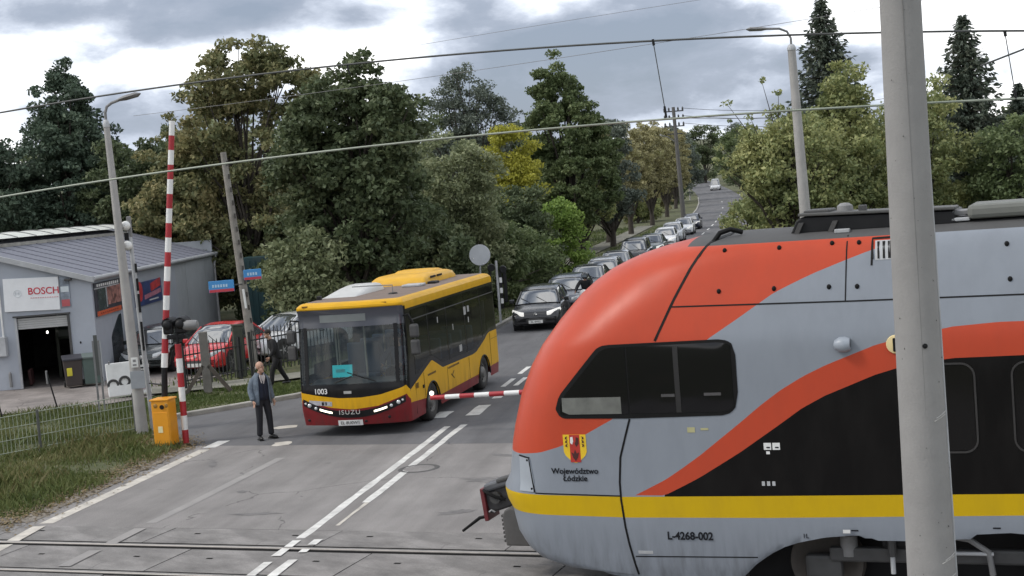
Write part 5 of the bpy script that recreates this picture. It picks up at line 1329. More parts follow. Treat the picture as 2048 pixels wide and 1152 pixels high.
# verge and eave trims
for y, nm in ((-0.16, 'verge_trim'), (19.22, 'verge_trim')):
    for sg in (1, -1):
        a = Vector((RX, y, RIDGE + 0.06)); c = Vector((RX + sg * (SL + 0.15) * math.cos(slope), y, RIDGE + 0.06 - (SL + 0.15) * math.sin(slope)))
        m_ = MB(); m_.prism([(a.x, a.z), (c.x, c.z), (c.x, c.z - 0.17), (a.x, a.z - 0.17)], lambda p, q, t: (p, t, q), y - 0.03, y + 0.05); m_.build(nm, M_TRIMG, gar)
MB().path([(0.13, -0.15, EV - 0.03), (0.13, 19.2, EV - 0.03)], 0.075, 8).build('gutter', M_TRIMG, gar, smooth=True)
MB().path([(0.14, 18.8, EV - 0.06), (0.10, 18.8, EV - 0.35), (0.06, 18.8, EV - 0.5), (0.06, 18.8, 0.0)], 0.055, 8).build('downpipe', pmat('pipe_pale', (0.5, 0.5, 0.5), 0.5), gar, smooth=True)
MB().path([(-2.95, -0.06, 3.4), (-2.95, -0.06, 1.72)], 0.03, 6).build('conduit', M_WHITE, gar)
# ridge rooflight: barrel panels one after another
M_SKY = pmat('rooflight_sheet', (0.60, 0.61, 0.56), 0.55, var=0.15, scale=1.5, dirt=0.35, dirtcol=(0.3, 0.31, 0.25))
m_ = MB(); rows = []
for k in range(9):
    a = -1.0 + 2.0 * k / 8; rows.append([(0.95 * a, -0.98, 0.26 * math.cos(a * 1.35)), (0.95 * a, 0.98, 0.26 * math.cos(a * 1.35))])
m_.grid(rows)
s0_ = m_.build('rooflight_panel', M_SKY, gar, smooth=True)
m_ = MB(); m_.path([(0.96 * (-1 + 2 * k / 8), 1.0, 0.27 * math.cos((-1 + 2 * k / 8) * 1.35)) for k in range(9)], 0.025, 6); s1_ = m_.build('glazing_bar', M_MGREY, s0_)
for k in range(9):
    o = s0_ if k == 0 else link_copy(s0_, gar); o.location = (RX, 1.2 + k * 2.0, RIDGE - 0.02)
    if k: link_copy(s1_, o)
MB().box((RX + 0.99, 9.2, RIDGE - 0.19), (0.05, 18.1, 0.12)).build('rooflight_kerb', M_KERB, gar)
# opening: roller door slats, guides, dark room with a hanging lamp, jack stand and a car on a lift
M_SHUT = pmat('shutter_slat', (0.42, 0.42, 0.41), 0.5, var=0.06)
m_ = MB(); m_.box((0, 0, 0), (D1 - D0 - 0.1, 0.03, 0.068)); sh0 = m_.build('shutter_slat', M_SHUT, gar, bevel=0.01)
for k in range(5):
    o = sh0 if k == 0 else link_copy(sh0, gar); o.location = ((D0 + D1) / 2, 0.06, 1.945 + k * 0.072)
MB().box(((D0 + D1) / 2, -0.03, DH + 0.03), (D1 - D0 + 0.1, 0.08, 0.05)).build('door_head', M_DGREY, gar)
for x in (D0 + 0.02, D1 - 0.02):
    MB().box((x, -0.01, DH / 2), (0.07, 0.06, DH)).build('door_guide', M_DGREY if x > -1.5 else M_TRIMG, gar)
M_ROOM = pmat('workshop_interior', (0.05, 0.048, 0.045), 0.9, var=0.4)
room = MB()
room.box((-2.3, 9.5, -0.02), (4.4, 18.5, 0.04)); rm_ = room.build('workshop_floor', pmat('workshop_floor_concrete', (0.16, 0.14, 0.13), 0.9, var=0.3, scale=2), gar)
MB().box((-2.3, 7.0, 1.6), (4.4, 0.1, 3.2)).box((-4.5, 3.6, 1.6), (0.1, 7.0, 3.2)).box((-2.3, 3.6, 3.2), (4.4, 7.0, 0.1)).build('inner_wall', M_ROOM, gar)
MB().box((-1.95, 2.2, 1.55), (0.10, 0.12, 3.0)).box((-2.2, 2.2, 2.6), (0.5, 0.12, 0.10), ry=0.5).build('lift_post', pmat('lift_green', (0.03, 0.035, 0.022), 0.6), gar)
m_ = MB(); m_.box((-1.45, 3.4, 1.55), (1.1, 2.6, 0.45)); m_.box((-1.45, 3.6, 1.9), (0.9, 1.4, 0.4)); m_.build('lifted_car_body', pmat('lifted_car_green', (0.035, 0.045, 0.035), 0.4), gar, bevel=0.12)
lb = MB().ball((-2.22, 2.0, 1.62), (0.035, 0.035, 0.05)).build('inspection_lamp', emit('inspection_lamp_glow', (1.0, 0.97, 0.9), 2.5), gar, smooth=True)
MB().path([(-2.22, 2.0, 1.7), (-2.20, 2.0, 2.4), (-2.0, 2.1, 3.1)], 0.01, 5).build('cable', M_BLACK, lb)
MB().box((-2.42, 0.6, 0.32), (0.10, 0.3, 0.5), rx=0.2).build('trolley_jack', pmat('jack_dark', (0.05, 0.02, 0.02), 0.5), gar, bevel=0.02)
# fixed boxes and lamps
MB().box((-3.05, -0.12, 1.42), (0.40, 0.22, 0.62)).build('meter_box', M_LGREY, gar, bevel=0.015)
MB().box((-0.70, -0.10, 3.40), (0.22, 0.16, 0.07)).build('flood_lamp', M_DGREY, gar, bevel=0.02)
MB().lathe([(0.05, 0), (0.05, 0.42), (0.03, 0.48), (0.0, 0.5)], (-2.85, -0.1, 0.1), n=10).build('gas_cylinder', M_MGREY, gar, smooth=True)
for q in ((-0.52, -0.01, 1.35),):
    MB().ball(q, (0.03, 0.02, 0.04)).build('wall_vent', M_BLACK, gar)
# sign board and posters
sb = MB().box((-1.92, -0.04, 3.02), (1.78, 0.06, 1.06), ry=0.03).build('sign_board', pmat('sign_white', (0.74, 0.75, 0.76), 0.4, var=0.04, dirt=0.1), gar, bevel=0.008)
M_BRED = pmat('sign_red', (0.50, 0.012, 0.035), 0.4)
lettering('BOSCH', 0.31, (-1.52, -0.078, 3.10), (1, 0, -0.03), (0.03, 0, 1), M_BRED, sb, bold=0.003)
M_PALE = pmat('sign_pale_grey', (0.60, 0.63, 0.65), 0.5)
m_ = MB(); m_.path([(-2.36 + 0.115 * math.cos(a), -0.073, 3.08 + 0.115 * math.sin(a)) for a in np.linspace(0, 2 * PI, 25)], 0.012, 5); m_.box((-2.36, -0.073, 3.08), (0.11, 0.01, 0.03)); m_.box((-2.41, -0.073, 3.08), (0.03, 0.01, 0.12)); m_.box((-2.31, -0.073, 3.08), (0.03, 0.01, 0.12)); m_.build('sign_emblem', M_PALE, sb)
for k in range(12):
    MB().box((-1.93 + k * 0.076, -0.073, 2.905 - 0.002 * k), (0.055, 0.008, 0.035)).build('sign_small_letter', pmat('sign_pink', (0.62, 0.38, 0.40), 0.5), sb)
po = MB().box((-0.85, -0.02, 3.02), (0.30, 0.04, 0.98)).build('poster', pmat('poster_grey', (0.20, 0.23, 0.27), 0.5, var=0.5, scale=5), gar)
MB().box((-0.85, -0.045, 2.66), (0.26, 0.01, 0.22)).build('poster_block', pmat('poster_red', (0.42, 0.09, 0.10), 0.5), po)
MB().box((-0.85, -0.045, 3.10), (0.26, 0.01, 0.18)).build('poster_block', pmat('poster_white', (0.55, 0.60, 0.62), 0.5, var=0.2), po)
# banners on the side wall
b1 = MB().box((0.03, 1.65, 2.66), (0.05, 3.0, 1.08)).build('banner', pmat('banner_dark', (0.045, 0.045, 0.055), 0.5, var=0.4, scale=3), gar)
M_PHOTO = pmat('banner_photo', (0.25, 0.12, 0.10), 0.5, var=1.2, scale=4.5)
MB().box((0.06, 2.3, 2.72), (0.01, 1.6, 0.62)).build('banner_picture', M_PHOTO, b1)
MB().box((0.06, 0.85, 2.62), (0.01, 0.9, 0.75)).build('banner_picture', pmat('banner_window', (0.07, 0.085, 0.085), 0.2, var=0.4), b1)
MB().box((0.063, 1.5, 3.02), (0.012, 2.9, 0.035)).build('banner_rail', M_LGREY, b1); MB().box((0.063, 1.38, 2.68), (0.012, 0.09, 0.66)).build('banner_rail', M_LGREY, b1)
MB().box((0.06, 1.6, 2.20), (0.012, 2.8, 0.16)).build('banner_strip', pmat('banner_orange', (0.55, 0.11, 0.045), 0.5, var=0.1), b1)
rg = random.Random(4)
for k in range(11):
    y = 0.35 + k * 0.24; MB().box((0.063, y + 0.08, 3.11), (0.012, 0.13, 0.10 * rg.uniform(0.8, 1.1))).build('banner_glyph', M_WHITE, b1)
for k in range(9):
    y = 0.6 + k * 0.24; MB().box((0.068, y, 2.20), (0.008, 0.13, 0.04)).build('banner_glyph', pmat('banner_maroon', (0.2, 0.03, 0.02), 0.5), b1)
b2 = MB().box((0.03, 6.9, 2.45), (0.05, 3.8, 0.85)).build('banner', pmat('banner_blue', (0.035, 0.055, 0.16), 0.45, var=0.5, scale=2), gar)
MB().lathe([(0.0, 0), (0.36, 0), (0.36, 0.012), (0.0, 0.012)], (0.056, 5.6, 2.55), 'X', 20).build('banner_disc', pmat('banner_red', (0.5, 0.035, 0.04), 0.5, var=0.3), b2)
MB().box((0.06, 7.9, 2.68), (0.01, 1.5, 0.3), rx=0.1).build('banner_shape', pmat('banner_red', (0.5, 0.035, 0.04), 0.5), b2); MB().box((0.06, 7.4, 2.36), (0.01, 2.4, 0.16), rx=0.05).build('banner_shape', pmat('banner_pink', (0.42, 0.16, 0.22), 0.5, var=0.3), b2)
for k in range(8):
    MB().box((0.064, 6.9 + k * 0.17, 2.16), (0.01, 0.11, 0.05)).build('banner_glyph', M_WHITE, b2)
# dark arched side window with a plant-green lower half
m_ = MB(); m_.prism([(1.7, 0.35), (3.0, 0.35), (3.0, 2.0), (2.75, 1.98), (2.35, 1.75), (1.85, 1.45), (1.7, 1.3)], lambda a, c, t: (t, a, c), 0.0, 0.03); m_.build('side_door', pmat('side_door_glass', (0.03, 0.035, 0.04), 0.15, var=0.4), gar)
# dark teal container beyond the workshop
ct = MB().box((-9.6, 63.6, 1.55), (4.6, 2.5, 3.1)).build('container', pmat('container_teal', (0.010, 0.045, 0.050), 0.6, var=0.2, dirt=0.3), None)
for k in range(18):
    MB().box((-11.8 + k * 0.255, 62.33, 1.55), (0.10, 0.05, 2.9)).build('rib', MATS['container_teal'], ct)
tag(ct, 'dark teal steel container standing beyond the workshop', 'container')

# ------------------------------------------------------------------ bins, A-board, posts
def bin_(loc, rz, body, lid, label, tagged=False):
    t = thing('wheelie_bin', loc, rz, label, 'bin', 'wheelie bins by the workshop door')
    m_ = MB(); m_.prism([(-0.24, 0.06), (0.24, 0.06), (0.29, 0.90), (-0.29, 0.90)], lambda a, c, t_: (a, t_ * (1 if c > 0.5 else 0.82), c), -0.33, 0.33); m_.build('bin_body', body, t, bevel=0.03)
    MB().box((0, 0.0, 0.945), (0.62, 0.74, 0.07), rx=0.10).build('lid', lid, t, bevel=0.02)
    MB().tube((-0.26, 0.38, 0.92), (0.26, 0.38, 0.92), 0.018).build('handle', lid, t)
    for s_ in (-1, 1):
        MB().lathe([(0.0, -0.03), (0.10, -0.03), (0.10, 0.03), (0.0, 0.03)], (s_ * 0.27, 0.28, 0.10), 'X', 14).build('wheel', M_TYRE, t)
    if tagged:
        MB().box((-0.12, -0.315, 0.52), (0.16, 0.03, 0.26), rx=0.08).build('bag', pmat('bag_yellow', (0.62, 0.55, 0.05), 0.6), t, bevel=0.02)
    return t
bin_((-14.10, 44.55, 0), 0.35, pmat('bin_brown', (0.050, 0.040, 0.036), 0.7), pmat('bin_lid_dark', (0.045, 0.045, 0.055), 0.6), 'dark brown wheelie bin with a yellow bag hanging on it', True)
bin_((-13.55, 44.75, 0), 0.25, pmat('bin_green', (0.085, 0.12, 0.105), 0.7), pmat('bin_lid_grey', (0.12, 0.15, 0.14), 0.6), 'grey-green wheelie bin against the workshop corner')
ab = thing('display_board', (-11.32, 40.75, 0), 0.42, 'white display board with tyre pictures standing in the yard', 'sign')
MB().box((0, 0, 0.56), (1.22, 0.05, 0.98), rx=-0.2).build('board', M_WHITE, ab, bevel=0.03)
for x in (-0.45, -0.12):
    MB().lathe([(0.10, 0), (0.17, 0), (0.17, -0.03), (0.10, -0.03)], (x, -0.03, 0.42 + (x + 0.45) * 0.2), 'Y', 18, cap=False).build('tyre_picture', M_DGREY, ab)
MB().box((0.42, -0.09, 0.42), (0.30, 0.02, 0.42), rx=-0.12).build('picture', pmat('board_pink', (0.50, 0.36, 0.40), 0.5, var=0.3, scale=6), ab)
MB().box((0.38, -0.02, 0.98), (0.10, 0.02, 0.14)).box((0.44, -0.02, 0.82), (0.20, 0.02, 0.04)).box((0.44, -0.03, 0.74), (0.24, 0.02, 0.03)).build('board_glyph', M_BLACK, ab)
for s_ in (-0.5, 0.5):
    MB().tube((s_, 0.05, 1.1), (s_, 0.45, 0.0), 0.02).build('leg', M_MGREY, ab)
for (x, y, tp, lb_) in ((-14.25, 38.5, (-14.42, 38.5, 1.15), 'thin black post leaning at the yard edge below the open door'), (-12.72, 38.6, (-12.95, 38.6, 1.2), 'thin black post at the yard edge in front of the bins')):
    t = thing('yard_post', (x, y, -0.04), 0, lb_, 'post', 'thin posts at the yard edge')
    MB().tube((0, 0, 0), (tp[0] - x, tp[1] - y, tp[2]), 0.022, n=8).build('post', M_BLACK, t); MB().tube((tp[0] - x, 0, tp[2] - 0.35), (tp[0] - x - 0.008, 0, tp[2] + 0.02), 0.03, n=8).build('cap', M_MGREY, t)
# ------------------------------------------------------------------ fences
M_GREENW = pmat('fence_green_wire', (0.28, 0.31, 0.24), 0.6, var=0.2); M_FPOST = pmat('fence_post_grey', (0.09, 0.095, 0.09), 0.6)
fen = thing('wire_fence', (-9.35, 33.9, 0), math.atan2(-2.06, -2.11), 'low green wire mesh fence along the grass verge', 'fence')
for k in range(3):
    x0 = 0.05 + k * 2.45
    m_ = MB()
    for j in range(25): m_.tube((x0 + 0.06 + j * 0.097, 0, 0.05), (x0 + 0.06 + j * 0.097, 0, 0.92), 0.0085, n=4)
    for z in (0.08, 0.36, 0.64, 0.90): m_.tube((x0, 0.012, z), (x0 + 2.42, 0.012, z), 0.010, n=4)
    m_.build('mesh_panel', M_GREENW, fen)
for k in range(4):
    MB().box((0.02 + k * 2.45, 0.03, 0.45), (0.05, 0.05, 1.0)).build('post', M_FPOST, fen)
M_PAL = pmat('palisade_dark', (0.018, 0.020, 0.019), 0.6)
def palisade(a, c, h, label, sp=0.155, arch_=0.0):
    a, c = Vector(a), Vector(c); ln = (c - a).length; t = thing('palisade_fence', (a.x, a.y, 0), math.atan2(c.y - a.y, c.x - a.x), label, 'fence')
    m_ = MB(); m_.box((0, 0, h / 2), (0.026, 0.02, h)); m_.add([(-0.013, -0.01, h), (0.013, -0.01, h), (0.013, 0.01, h), (-0.013, 0.01, h), (0, 0, h + 0.07)], [(0, 1, 4), (1, 2, 4), (2, 3, 4), (3, 0, 4)])
    pk = m_.build('picket', M_PAL, t)
    n = int(ln / sp)
    for k in range(n):
        o = pk if k == 0 else link_copy(pk, t); o.location = (0.06 + k * sp, 0, 0.05)
    for z in (0.25, h - 0.25): MB().box((ln / 2, 0.025, z), (ln, 0.03, 0.04)).build('rail', M_PAL, t)
    for k in range(int(ln / 2.2) + 1): MB().box((min(k * 2.2, ln), 0.05, h / 2), (0.07, 0.06, h + 0.05)).build('post', M_PAL, t)
palisade((-9.85, 41.6, 0), (-8.35, 43.6, 0), 1.25, 'dark palisade fence standing in front of the red car')
palisade((-8.25, 43.75, 0), (-5.7, 47.0, 0), 1.35, 'dark palisade fence running behind the person in black')
palisade((-9.0, 55.0, 0), (-5.2, 54.0, 0), 2.0, 'tall black railing under the trees beyond the white car')
M_CONC = pmat('weathered_concrete', (0.30, 0.285, 0.27), 0.9, var=0.18, scale=3, bump=0.4, dirt=0.5)
t = thing('braced_post', (-8.98, 40.45, 0), 0.15, 'square concrete post with two timber braces in the grass', 'post')
MB().box((0, 0, 0.88), (0.24, 0.20, 1.76)).build('post', pmat('post_concrete_dark', (0.17, 0.16, 0.145), 0.9, var=0.2, bump=0.3), t, bevel=0.015)
for s_ in (-1, 1): MB().box((s_ * 0.36, -0.04, 0.38), (0.11, 0.12, 1.0), ry=-s_ * 0.62).build('brace', pmat('brace_timber', (0.10, 0.085, 0.07), 0.9, var=0.3), t)
t = thing('gate_post', (-8.6, 43.55, 0), 0.3, 'dark mossy concrete post between the red car and the leaning pole', 'post')
MB().box((0, 0, 0.80), (0.30, 0.24, 1.6)).build('post', pmat('mossy_concrete', (0.055, 0.062, 0.045), 0.95, var=0.4, bump=0.4), t, bevel=0.03); MB().box((0, 0, 1.63), (0.34, 0.28, 0.06)).build('cap', MATS['mossy_concrete'], t, bevel=0.01)
# ------------------------------------------------------------------ crossing barriers and signals
M_SRED = pmat('signal_red', (0.36, 0.020, 0.028), 0.45, var=0.12, dirt=0.15); M_SWHITE = pmat('signal_white', (0.74, 0.74, 0.72), 0.45, var=0.05, dirt=0.15); M_ORANGE = pmat('cabinet_orange', (0.72, 0.30, 0.012), 0.45, var=0.06, dirt=0.15)
def banded(t, a, c, r0, r1, n, first, name='band', dark0=0):
    a, c = Vector(a), Vector(c)
    for k in range(n):
        p, q = a.lerp(c, k / n), a.lerp(c, (k + 1) / n); rr0, rr1 = r0 + (r1 - r0) * k / n, r0 + (r1 - r0) * (k + 1) / n
        MB().tube(p, q, rr0, rr1, 12).build(name, (M_SRED, M_SWHITE)[(k + first) % 2], t, smooth=True)
def cabinet(t, rz=0.0):
    c = MB().box((0, 0, 0.55), (0.42, 0.40, 1.02)).build('cabinet', M_ORANGE, t, bevel=0.03)
    MB().box((0, 0.0, 1.075), (0.46, 0.44, 0.04)).build('cabinet_lid', M_ORANGE, c, bevel=0.012)
    MB().box((0, -0.205, 0.45), (0.36, 0.012, 0.70)).build('cabinet_door', M_ORANGE, c, bevel=0.005)
    MB().lathe([(0.0, -0.225), (0.05, -0.225), (0.05, -0.2), (0.0, -0.2)], (0.06, 0, 0.92), 'Y', 14).build('shaft_hole', M_BLACK, c)
    MB().ball((-0.10, -0.2, 0.95), (0.05, 0.02, 0.05)).ball((0.16, -0.2, 0.95), (0.04, 0.02, 0.05)).build('cabinet_bolt', pmat('bolt_ochre', (0.30, 0.16, 0.03), 0.5), c)
    MB().box((-0.02, -0.215, 0.42), (0.11, 0.006, 0.14)).build('warning_plate', pmat('warning_pale', (0.80, 0.72, 0.42), 0.5), c)
    MB().box((0, 0, 0.02), (0.44, 0.44, 0.05)).build('base_plate', M_DGREY, c)
    return c
br = thing('crossing_barrier', (-7.96, 31.25, 0), -0.22, 'raised red and white barrier arm on an orange cabinet', 'barrier', 'level crossing barriers')
cabinet(br)
_a0 = Vector((-0.02, 0.30, 0.85)); _a1 = Vector((-7.23 + 7.96, 31.25 - 31.25, 7.22)); _Rz = Matrix.Rotation(0.22, 3, 'Z')
_tip = _Rz @ Vector((0.73, 0.28, 7.22)); _bot = _Rz @ Vector((0.03, 0.28, 1.75))
MB().path([_Rz @ Vector((-0.05, 0.28, 0.8)), _bot], [0.075, 0.065], 10).build('arm_root', M_BLACK, br, smooth=True)
banded(br, _bot, _tip, 0.075, 0.062, 17, 1, 'arm_band')
MB().tube(_Rz @ Vector((0.0, 0.28, 1.35)), _Rz @ Vector((-0.35, 0.28, 1.42)), 0.018).build('arm_stay', M_DGREY, br)
MB().ball(_Rz @ Vector((0.5, 0.28, 5.4)), 0.05).build('arm_lamp', M_CHROME, br)
# lowered arm reaching in from the far side of the street
br2 = thing('crossing_barrier', (4.6, 27.9, 0), -0.22, 'lowered red and white barrier arm across the street in front of the bus wheel', 'barrier', 'level crossing barriers')
cabinet(br2)
_w2l = lambda p: Matrix.Rotation(0.22, 3, 'Z') @ (Vector(p) - Vector((4.6, 27.9, 0)))
_t2 = _w2l((-1.93, 30.15, 0.775)); _b2 = _w2l((4.45, 27.80, 0.98))
banded(br2, _t2, _b2, 0.050, 0.062, 20, 0, 'arm_band')
MB().ball(_t2 + Vector((0.03, -0.02, 0.10)), 0.05).build('arm_lamp', emit('arm_lamp_glow', (1.0, 0.85, 0.75), 1.5), br2, smooth=True)
MB().tube(_b2, (0, -0.1, 0.92), 0.07).build('arm_root', M_BLACK, br2)
sp_ = thing('crossing_signal', (-7.58, 31.42, 0), -0.15, 'red and white striped signal post beside the orange cabinet, black lamps seen from behind', 'signal')
banded(sp_, (0, 0, 0), (0.03, 0, 2.26), 0.072, 0.072, 7, 0, 'post_band')
MB().tube((0.03, 0, 2.26), (0.03, 0, 2.75), 0.035).build('signal_stem', M_BLACK, sp_)
for x in (-0.16, 0.14):
    hd2 = MB().box((x, 0, 2.66), (0.24, 0.10, 0.34)).build('signal_head', M_BLACK, sp_, bevel=0.04)
    MB().lathe([(0.13, -0.10), (0.15, 0.05), (0.15, 0.22), (0.135, 0.22), (0.135, 0.06), (0.0, 0.06)], (x, 0.05, 2.72), 'Y', 18, cap=False).build('signal_hood', M_BLACK, hd2, smooth=True)
    MB().ball((x, -0.08, 2.70), (0.10, 0.05, 0.10)).build('signal_back', M_BLACK, hd2, smooth=True)
MB().box((0.0, 0.02, 2.42), (0.42, 0.08, 0.10)).build('signal_bracket', M_BLACK, sp_, bevel=0.02)
MB().lathe([(0.0, -0.02), (0.10, 0.0), (0.115, 0.06), (0.115, 0.26), (0.10, 0.32), (0.0, 0.34)], (0.20, 0.02, 2.66), 'X', 16, cap=False).build('warning_bell', M_MGREY, sp_, smooth=True)
MB().tube((0.06, 0, 2.5), (0.30, 0.02, 2.56), 0.02).build('bell_bracket', M_BLACK, sp_)
sp2 = thing('crossing_signal', (-0.53, 53.8, 0), 0.1, 'crossing signal with black lamp heads and striped board behind the bus', 'signal')
MB().tube((0, 0, 0), (0, 0, 2.5), 0.05).build('signal_stem', M_LGREY, sp2)
for k in range(7): MB().box((0.12, -0.02, 0.75 + k * 0.2), (0.10, 0.05, 0.2)).build('stripe', (M_BLACK, M_SWHITE)[k % 2], sp2)
for x, z in ((-0.20, 2.25), (0.24, 2.15)): MB().lathe([(0.13, -0.12), (0.15, 0.05), (0.0, 0.08)], (x, 0, z), 'Y', 16).build('signal_head', M_BLACK, sp2, smooth=True)
MB().box((0.28, 0, 1.55), (0.14, 0.10, 1.35)).build('signal_case', M_BLACK, sp2, bevel=0.03); MB().box((-0.28, 0, 1.55), (0.10, 0.08, 1.3)).build('signal_case', M_BLACK, sp2, bevel=0.03)
rs = thing('round_sign', (-1.22, 54.5, 0), 0.0, 'grey back of a round road sign rising behind the bus roof', 'road sign')
MB().lathe([(0.0, -0.012), (0.40, -0.012), (0.41, 0.0), (0.40, 0.012), (0.0, 0.012)], (0.08, -0.05, 2.74), 'Y', 32, cap=False).build('disc', pmat('sign_back_pale', (0.55, 0.57, 0.60), 0.55, var=0.08), rs, smooth=True)
MB().tube((0, 0, 0), (0.07, 0, 2.98), 0.032).build('post', M_LGREY, rs); MB().box((0.08, -0.035, 2.75), (0.06, 0.03, 0.05)).box((0.08, -0.035, 2.45), (0.06, 0.03, 0.05)).build('clamp', M_DGREY, rs)
for q in ((-0.18, -0.07, 2.62), (0.18, -0.07, 2.40)): MB().ball(q, 0.025).build('bolt', M_WHITE, rs)
# ------------------------------------------------------------------ lamp posts and poles
M_POLEC = pmat('pole_concrete', (0.36, 0.35, 0.335), 0.85, var=0.12, scale=2.5, bump=0.25, bscale=40, dirt=0.35, dirtcol=(0.2, 0.195, 0.185))
def lamp_post(loc, label, h, lean, r0, r1, arm, head=0.55, group=None):
    t = thing('street_lamp', loc, 0.0, label, 'street lamp', group)
    MB().path([(0, 0, -0.1), (lean * 0.5, 0, h * 0.5), (lean, 0, h)], [r0, (r0 + r1) / 2, r1], 14).build('post', M_POLEC, t, smooth=True)
    MB().lathe([(r1 * 1.15, -0.06), (r1 * 1.2, 0.0), (r1 * 0.8, 0.10), (r1 * 0.5, 0.12)], (lean, 0, h), n=14).build('post_cap', M_LGREY, t, smooth=True)
    pts = [(lean, 0, h)] + [(lean + a, b, h + c) for a, b, c in arm]
    MB().path(pts, 0.035, 8).build('lamp_arm', M_MGREY, t, smooth=True)
    e = Vector(pts[-1]); d = (e - Vector(pts[-2])).normalized()
    m_ = MB(); m_.path([e - d * 0.05, e + d * 0.1, e + d * head * 0.8, e + d * head], [0.05, 0.085, 0.09, 0.02], 10); m_.v = [(x, y * 1.6, e.z + (z - e.z) * 0.7) for x, y, z in m_.v]
    m_.build('lamp_head', M_MGREY, t, smooth=True)
    return t
lp = lamp_post((-9.14, 33.66, 0), 'tall concrete street lamp post on the verge next to the raised barrier', 7.4, -0.14, 0.145, 0.07, [(0.0, 0, 0.28), (0.05, 0, 0.42), (0.17, 0, 0.50), (0.40, 0, 0.57)], 0.5)
MB().box((0.02, -0.17, 1.72), (0.16, 0.02, 0.24)).build('number_plate', M_WHITE, lp); MB().box((0.02, -0.185, 1.76), (0.07, 0.006, 0.06)).box((0.02, -0.185, 1.66), (0.09, 0.006, 0.04)).build('plate_glyph', M_MGREY, lp)
MB().box((0.06, -0.18, 1.30), (0.34, 0.02, 0.42)).build('sign_plate', pmat('sign_back_grey', (0.30, 0.32, 0.34), 0.55), lp)
lamp_post((8.95, 42.0, 0), 'tall concrete street lamp with a curved arm rising behind the train roof', 8.62, -0.15, 0.20, 0.115, [(0.0, 0, 0.30), (-0.10, 0, 0.50), (-0.32, 0, 0.60), (-0.75, 0, 0.63)], 0.55)
ms_ = thing('camera_mast', (-8.95, 33.95, 0), 0.0, 'slim grey mast carrying two white dome cameras beside the street lamp', 'mast')
MB().path([(0, 0, 0), (-0.12, 0, 5.1)], [0.06, 0.05], 10).build('mast', M_LGREY, ms_, smooth=True)
MB().box((-0.10, 0, 4.95), (0.10, 0.10, 0.5)).build('mast_head', M_MGREY, ms_, bevel=0.02)
for z in (4.98, 4.50):
    cmr = MB().ball((-0.16, -0.10, z), 0.115).build('dome_camera', M_SWHITE, ms_, smooth=True); MB().ball((-0.235, -0.17, z - 0.05), 0.045).build('lens', M_BLACK, cmr)
MB().box((-0.17, -0.06, 4.72), (0.09, 0.08, 0.18)).build('junction_box', M_BLACK, ms_)
for z, h_ in ((3.95, 0.22), (3.55, 0.30), (3.10, 0.45), (2.30, 0.7)): MB().box((-0.02, -0.07, z), (0.05, 0.03, h_)).build('cable_duct', M_BLACK, ms_)
t = thing('sign_stand', (-11.35, 38.0, 0), 0.2, 'narrow grey steel sign frame standing in front of the display board', 'sign stand')
for x in (-0.07, 0.07): MB().box((x, 0, 0.95), (0.05, 0.06, 2.0)).build('post', M_MGREY, t)
MB().box((0, 0, 1.55), (0.10, 0.03, 1.1)).build('plate', M_FPOST, t); MB().box((0.12, 0, 1.35), (0.02, 0.03, 1.25)).build('edge_strip', M_LGREY, t)
wp = thing('utility_pole', (-8.42, 45.0, 0), 0.0, 'leaning weathered pole with two blue street name plates', 'utility pole')
M_WOODP = pmat('weathered_pole', (0.24, 0.225, 0.20), 0.9, var=0.25, scale=4, bump=0.5, dirt=0.5)
MB().path([(0, 0, -0.1), (-0.2, 0.1, 3.5), (-0.42, 0.2, 7.05)], [0.15, 0.13, 0.095], 12).build('pole', M_WOODP, wp, smooth=True)
for z in np.arange(0.8, 6.8, 0.42): MB().box((-0.42 * z / 7.05 + 0.11, -0.03, z), (0.05, 0.05, 0.16)).build('step_slot', pmat('slot_dark', (0.06, 0.055, 0.05), 0.9), wp)
M_SBLUE = pmat('street_sign_blue', (0.06, 0.27, 0.58), 0.4, var=0.06); M_SPALE = pmat('street_sign_pale', (0.45, 0.62, 0.75), 0.5); M_SRD = pmat('street_sign_red', (0.50, 0.05, 0.07), 0.5)
for x0, x1, z0, z1, rz_, lab in ((-1.20, -0.40, 2.62, 2.99, 0.08, ''), (-0.06, 0.50, 2.94, 3.27, 0.25, '')):
    cx = (x0 + x1) / 2; p_ = MB().box((0, 0, 0), (x1 - x0, 0.03, z1 - z0)).build('street_name_plate', M_SBLUE, wp, bevel=0.01, loc=(cx, -0.16, (z0 + z1) / 2)); p_.rotation_euler = (0, 0, rz_)
    MB().box((0, -0.018, -(z1 - z0) * 0.36), (x1 - x0 - 0.02, 0.008, (z1 - z0) * 0.24)).build('plate_strip', M_SRD, p_)
    n_g = int((x1 - x0) / 0.09)
    for k in range(n_g - 2): MB().box((-(x1 - x0) / 2 + 0.14 + k * 0.085, -0.018, 0.02), (0.055, 0.008, 0.09)).build('plate_glyph', M_SPALE, p_)
MB().tube((-0.45, -0.12, 2.82), (-0.15, -0.05, 2.82), 0.02).build('plate_bracket', M_DGREY, wp)
MB().box((-0.10, -0.16, 2.35), (0.07, 0.05, 0.62), ry=-0.06).build('earth_cover', M_SWHITE, wp, bevel=0.01)
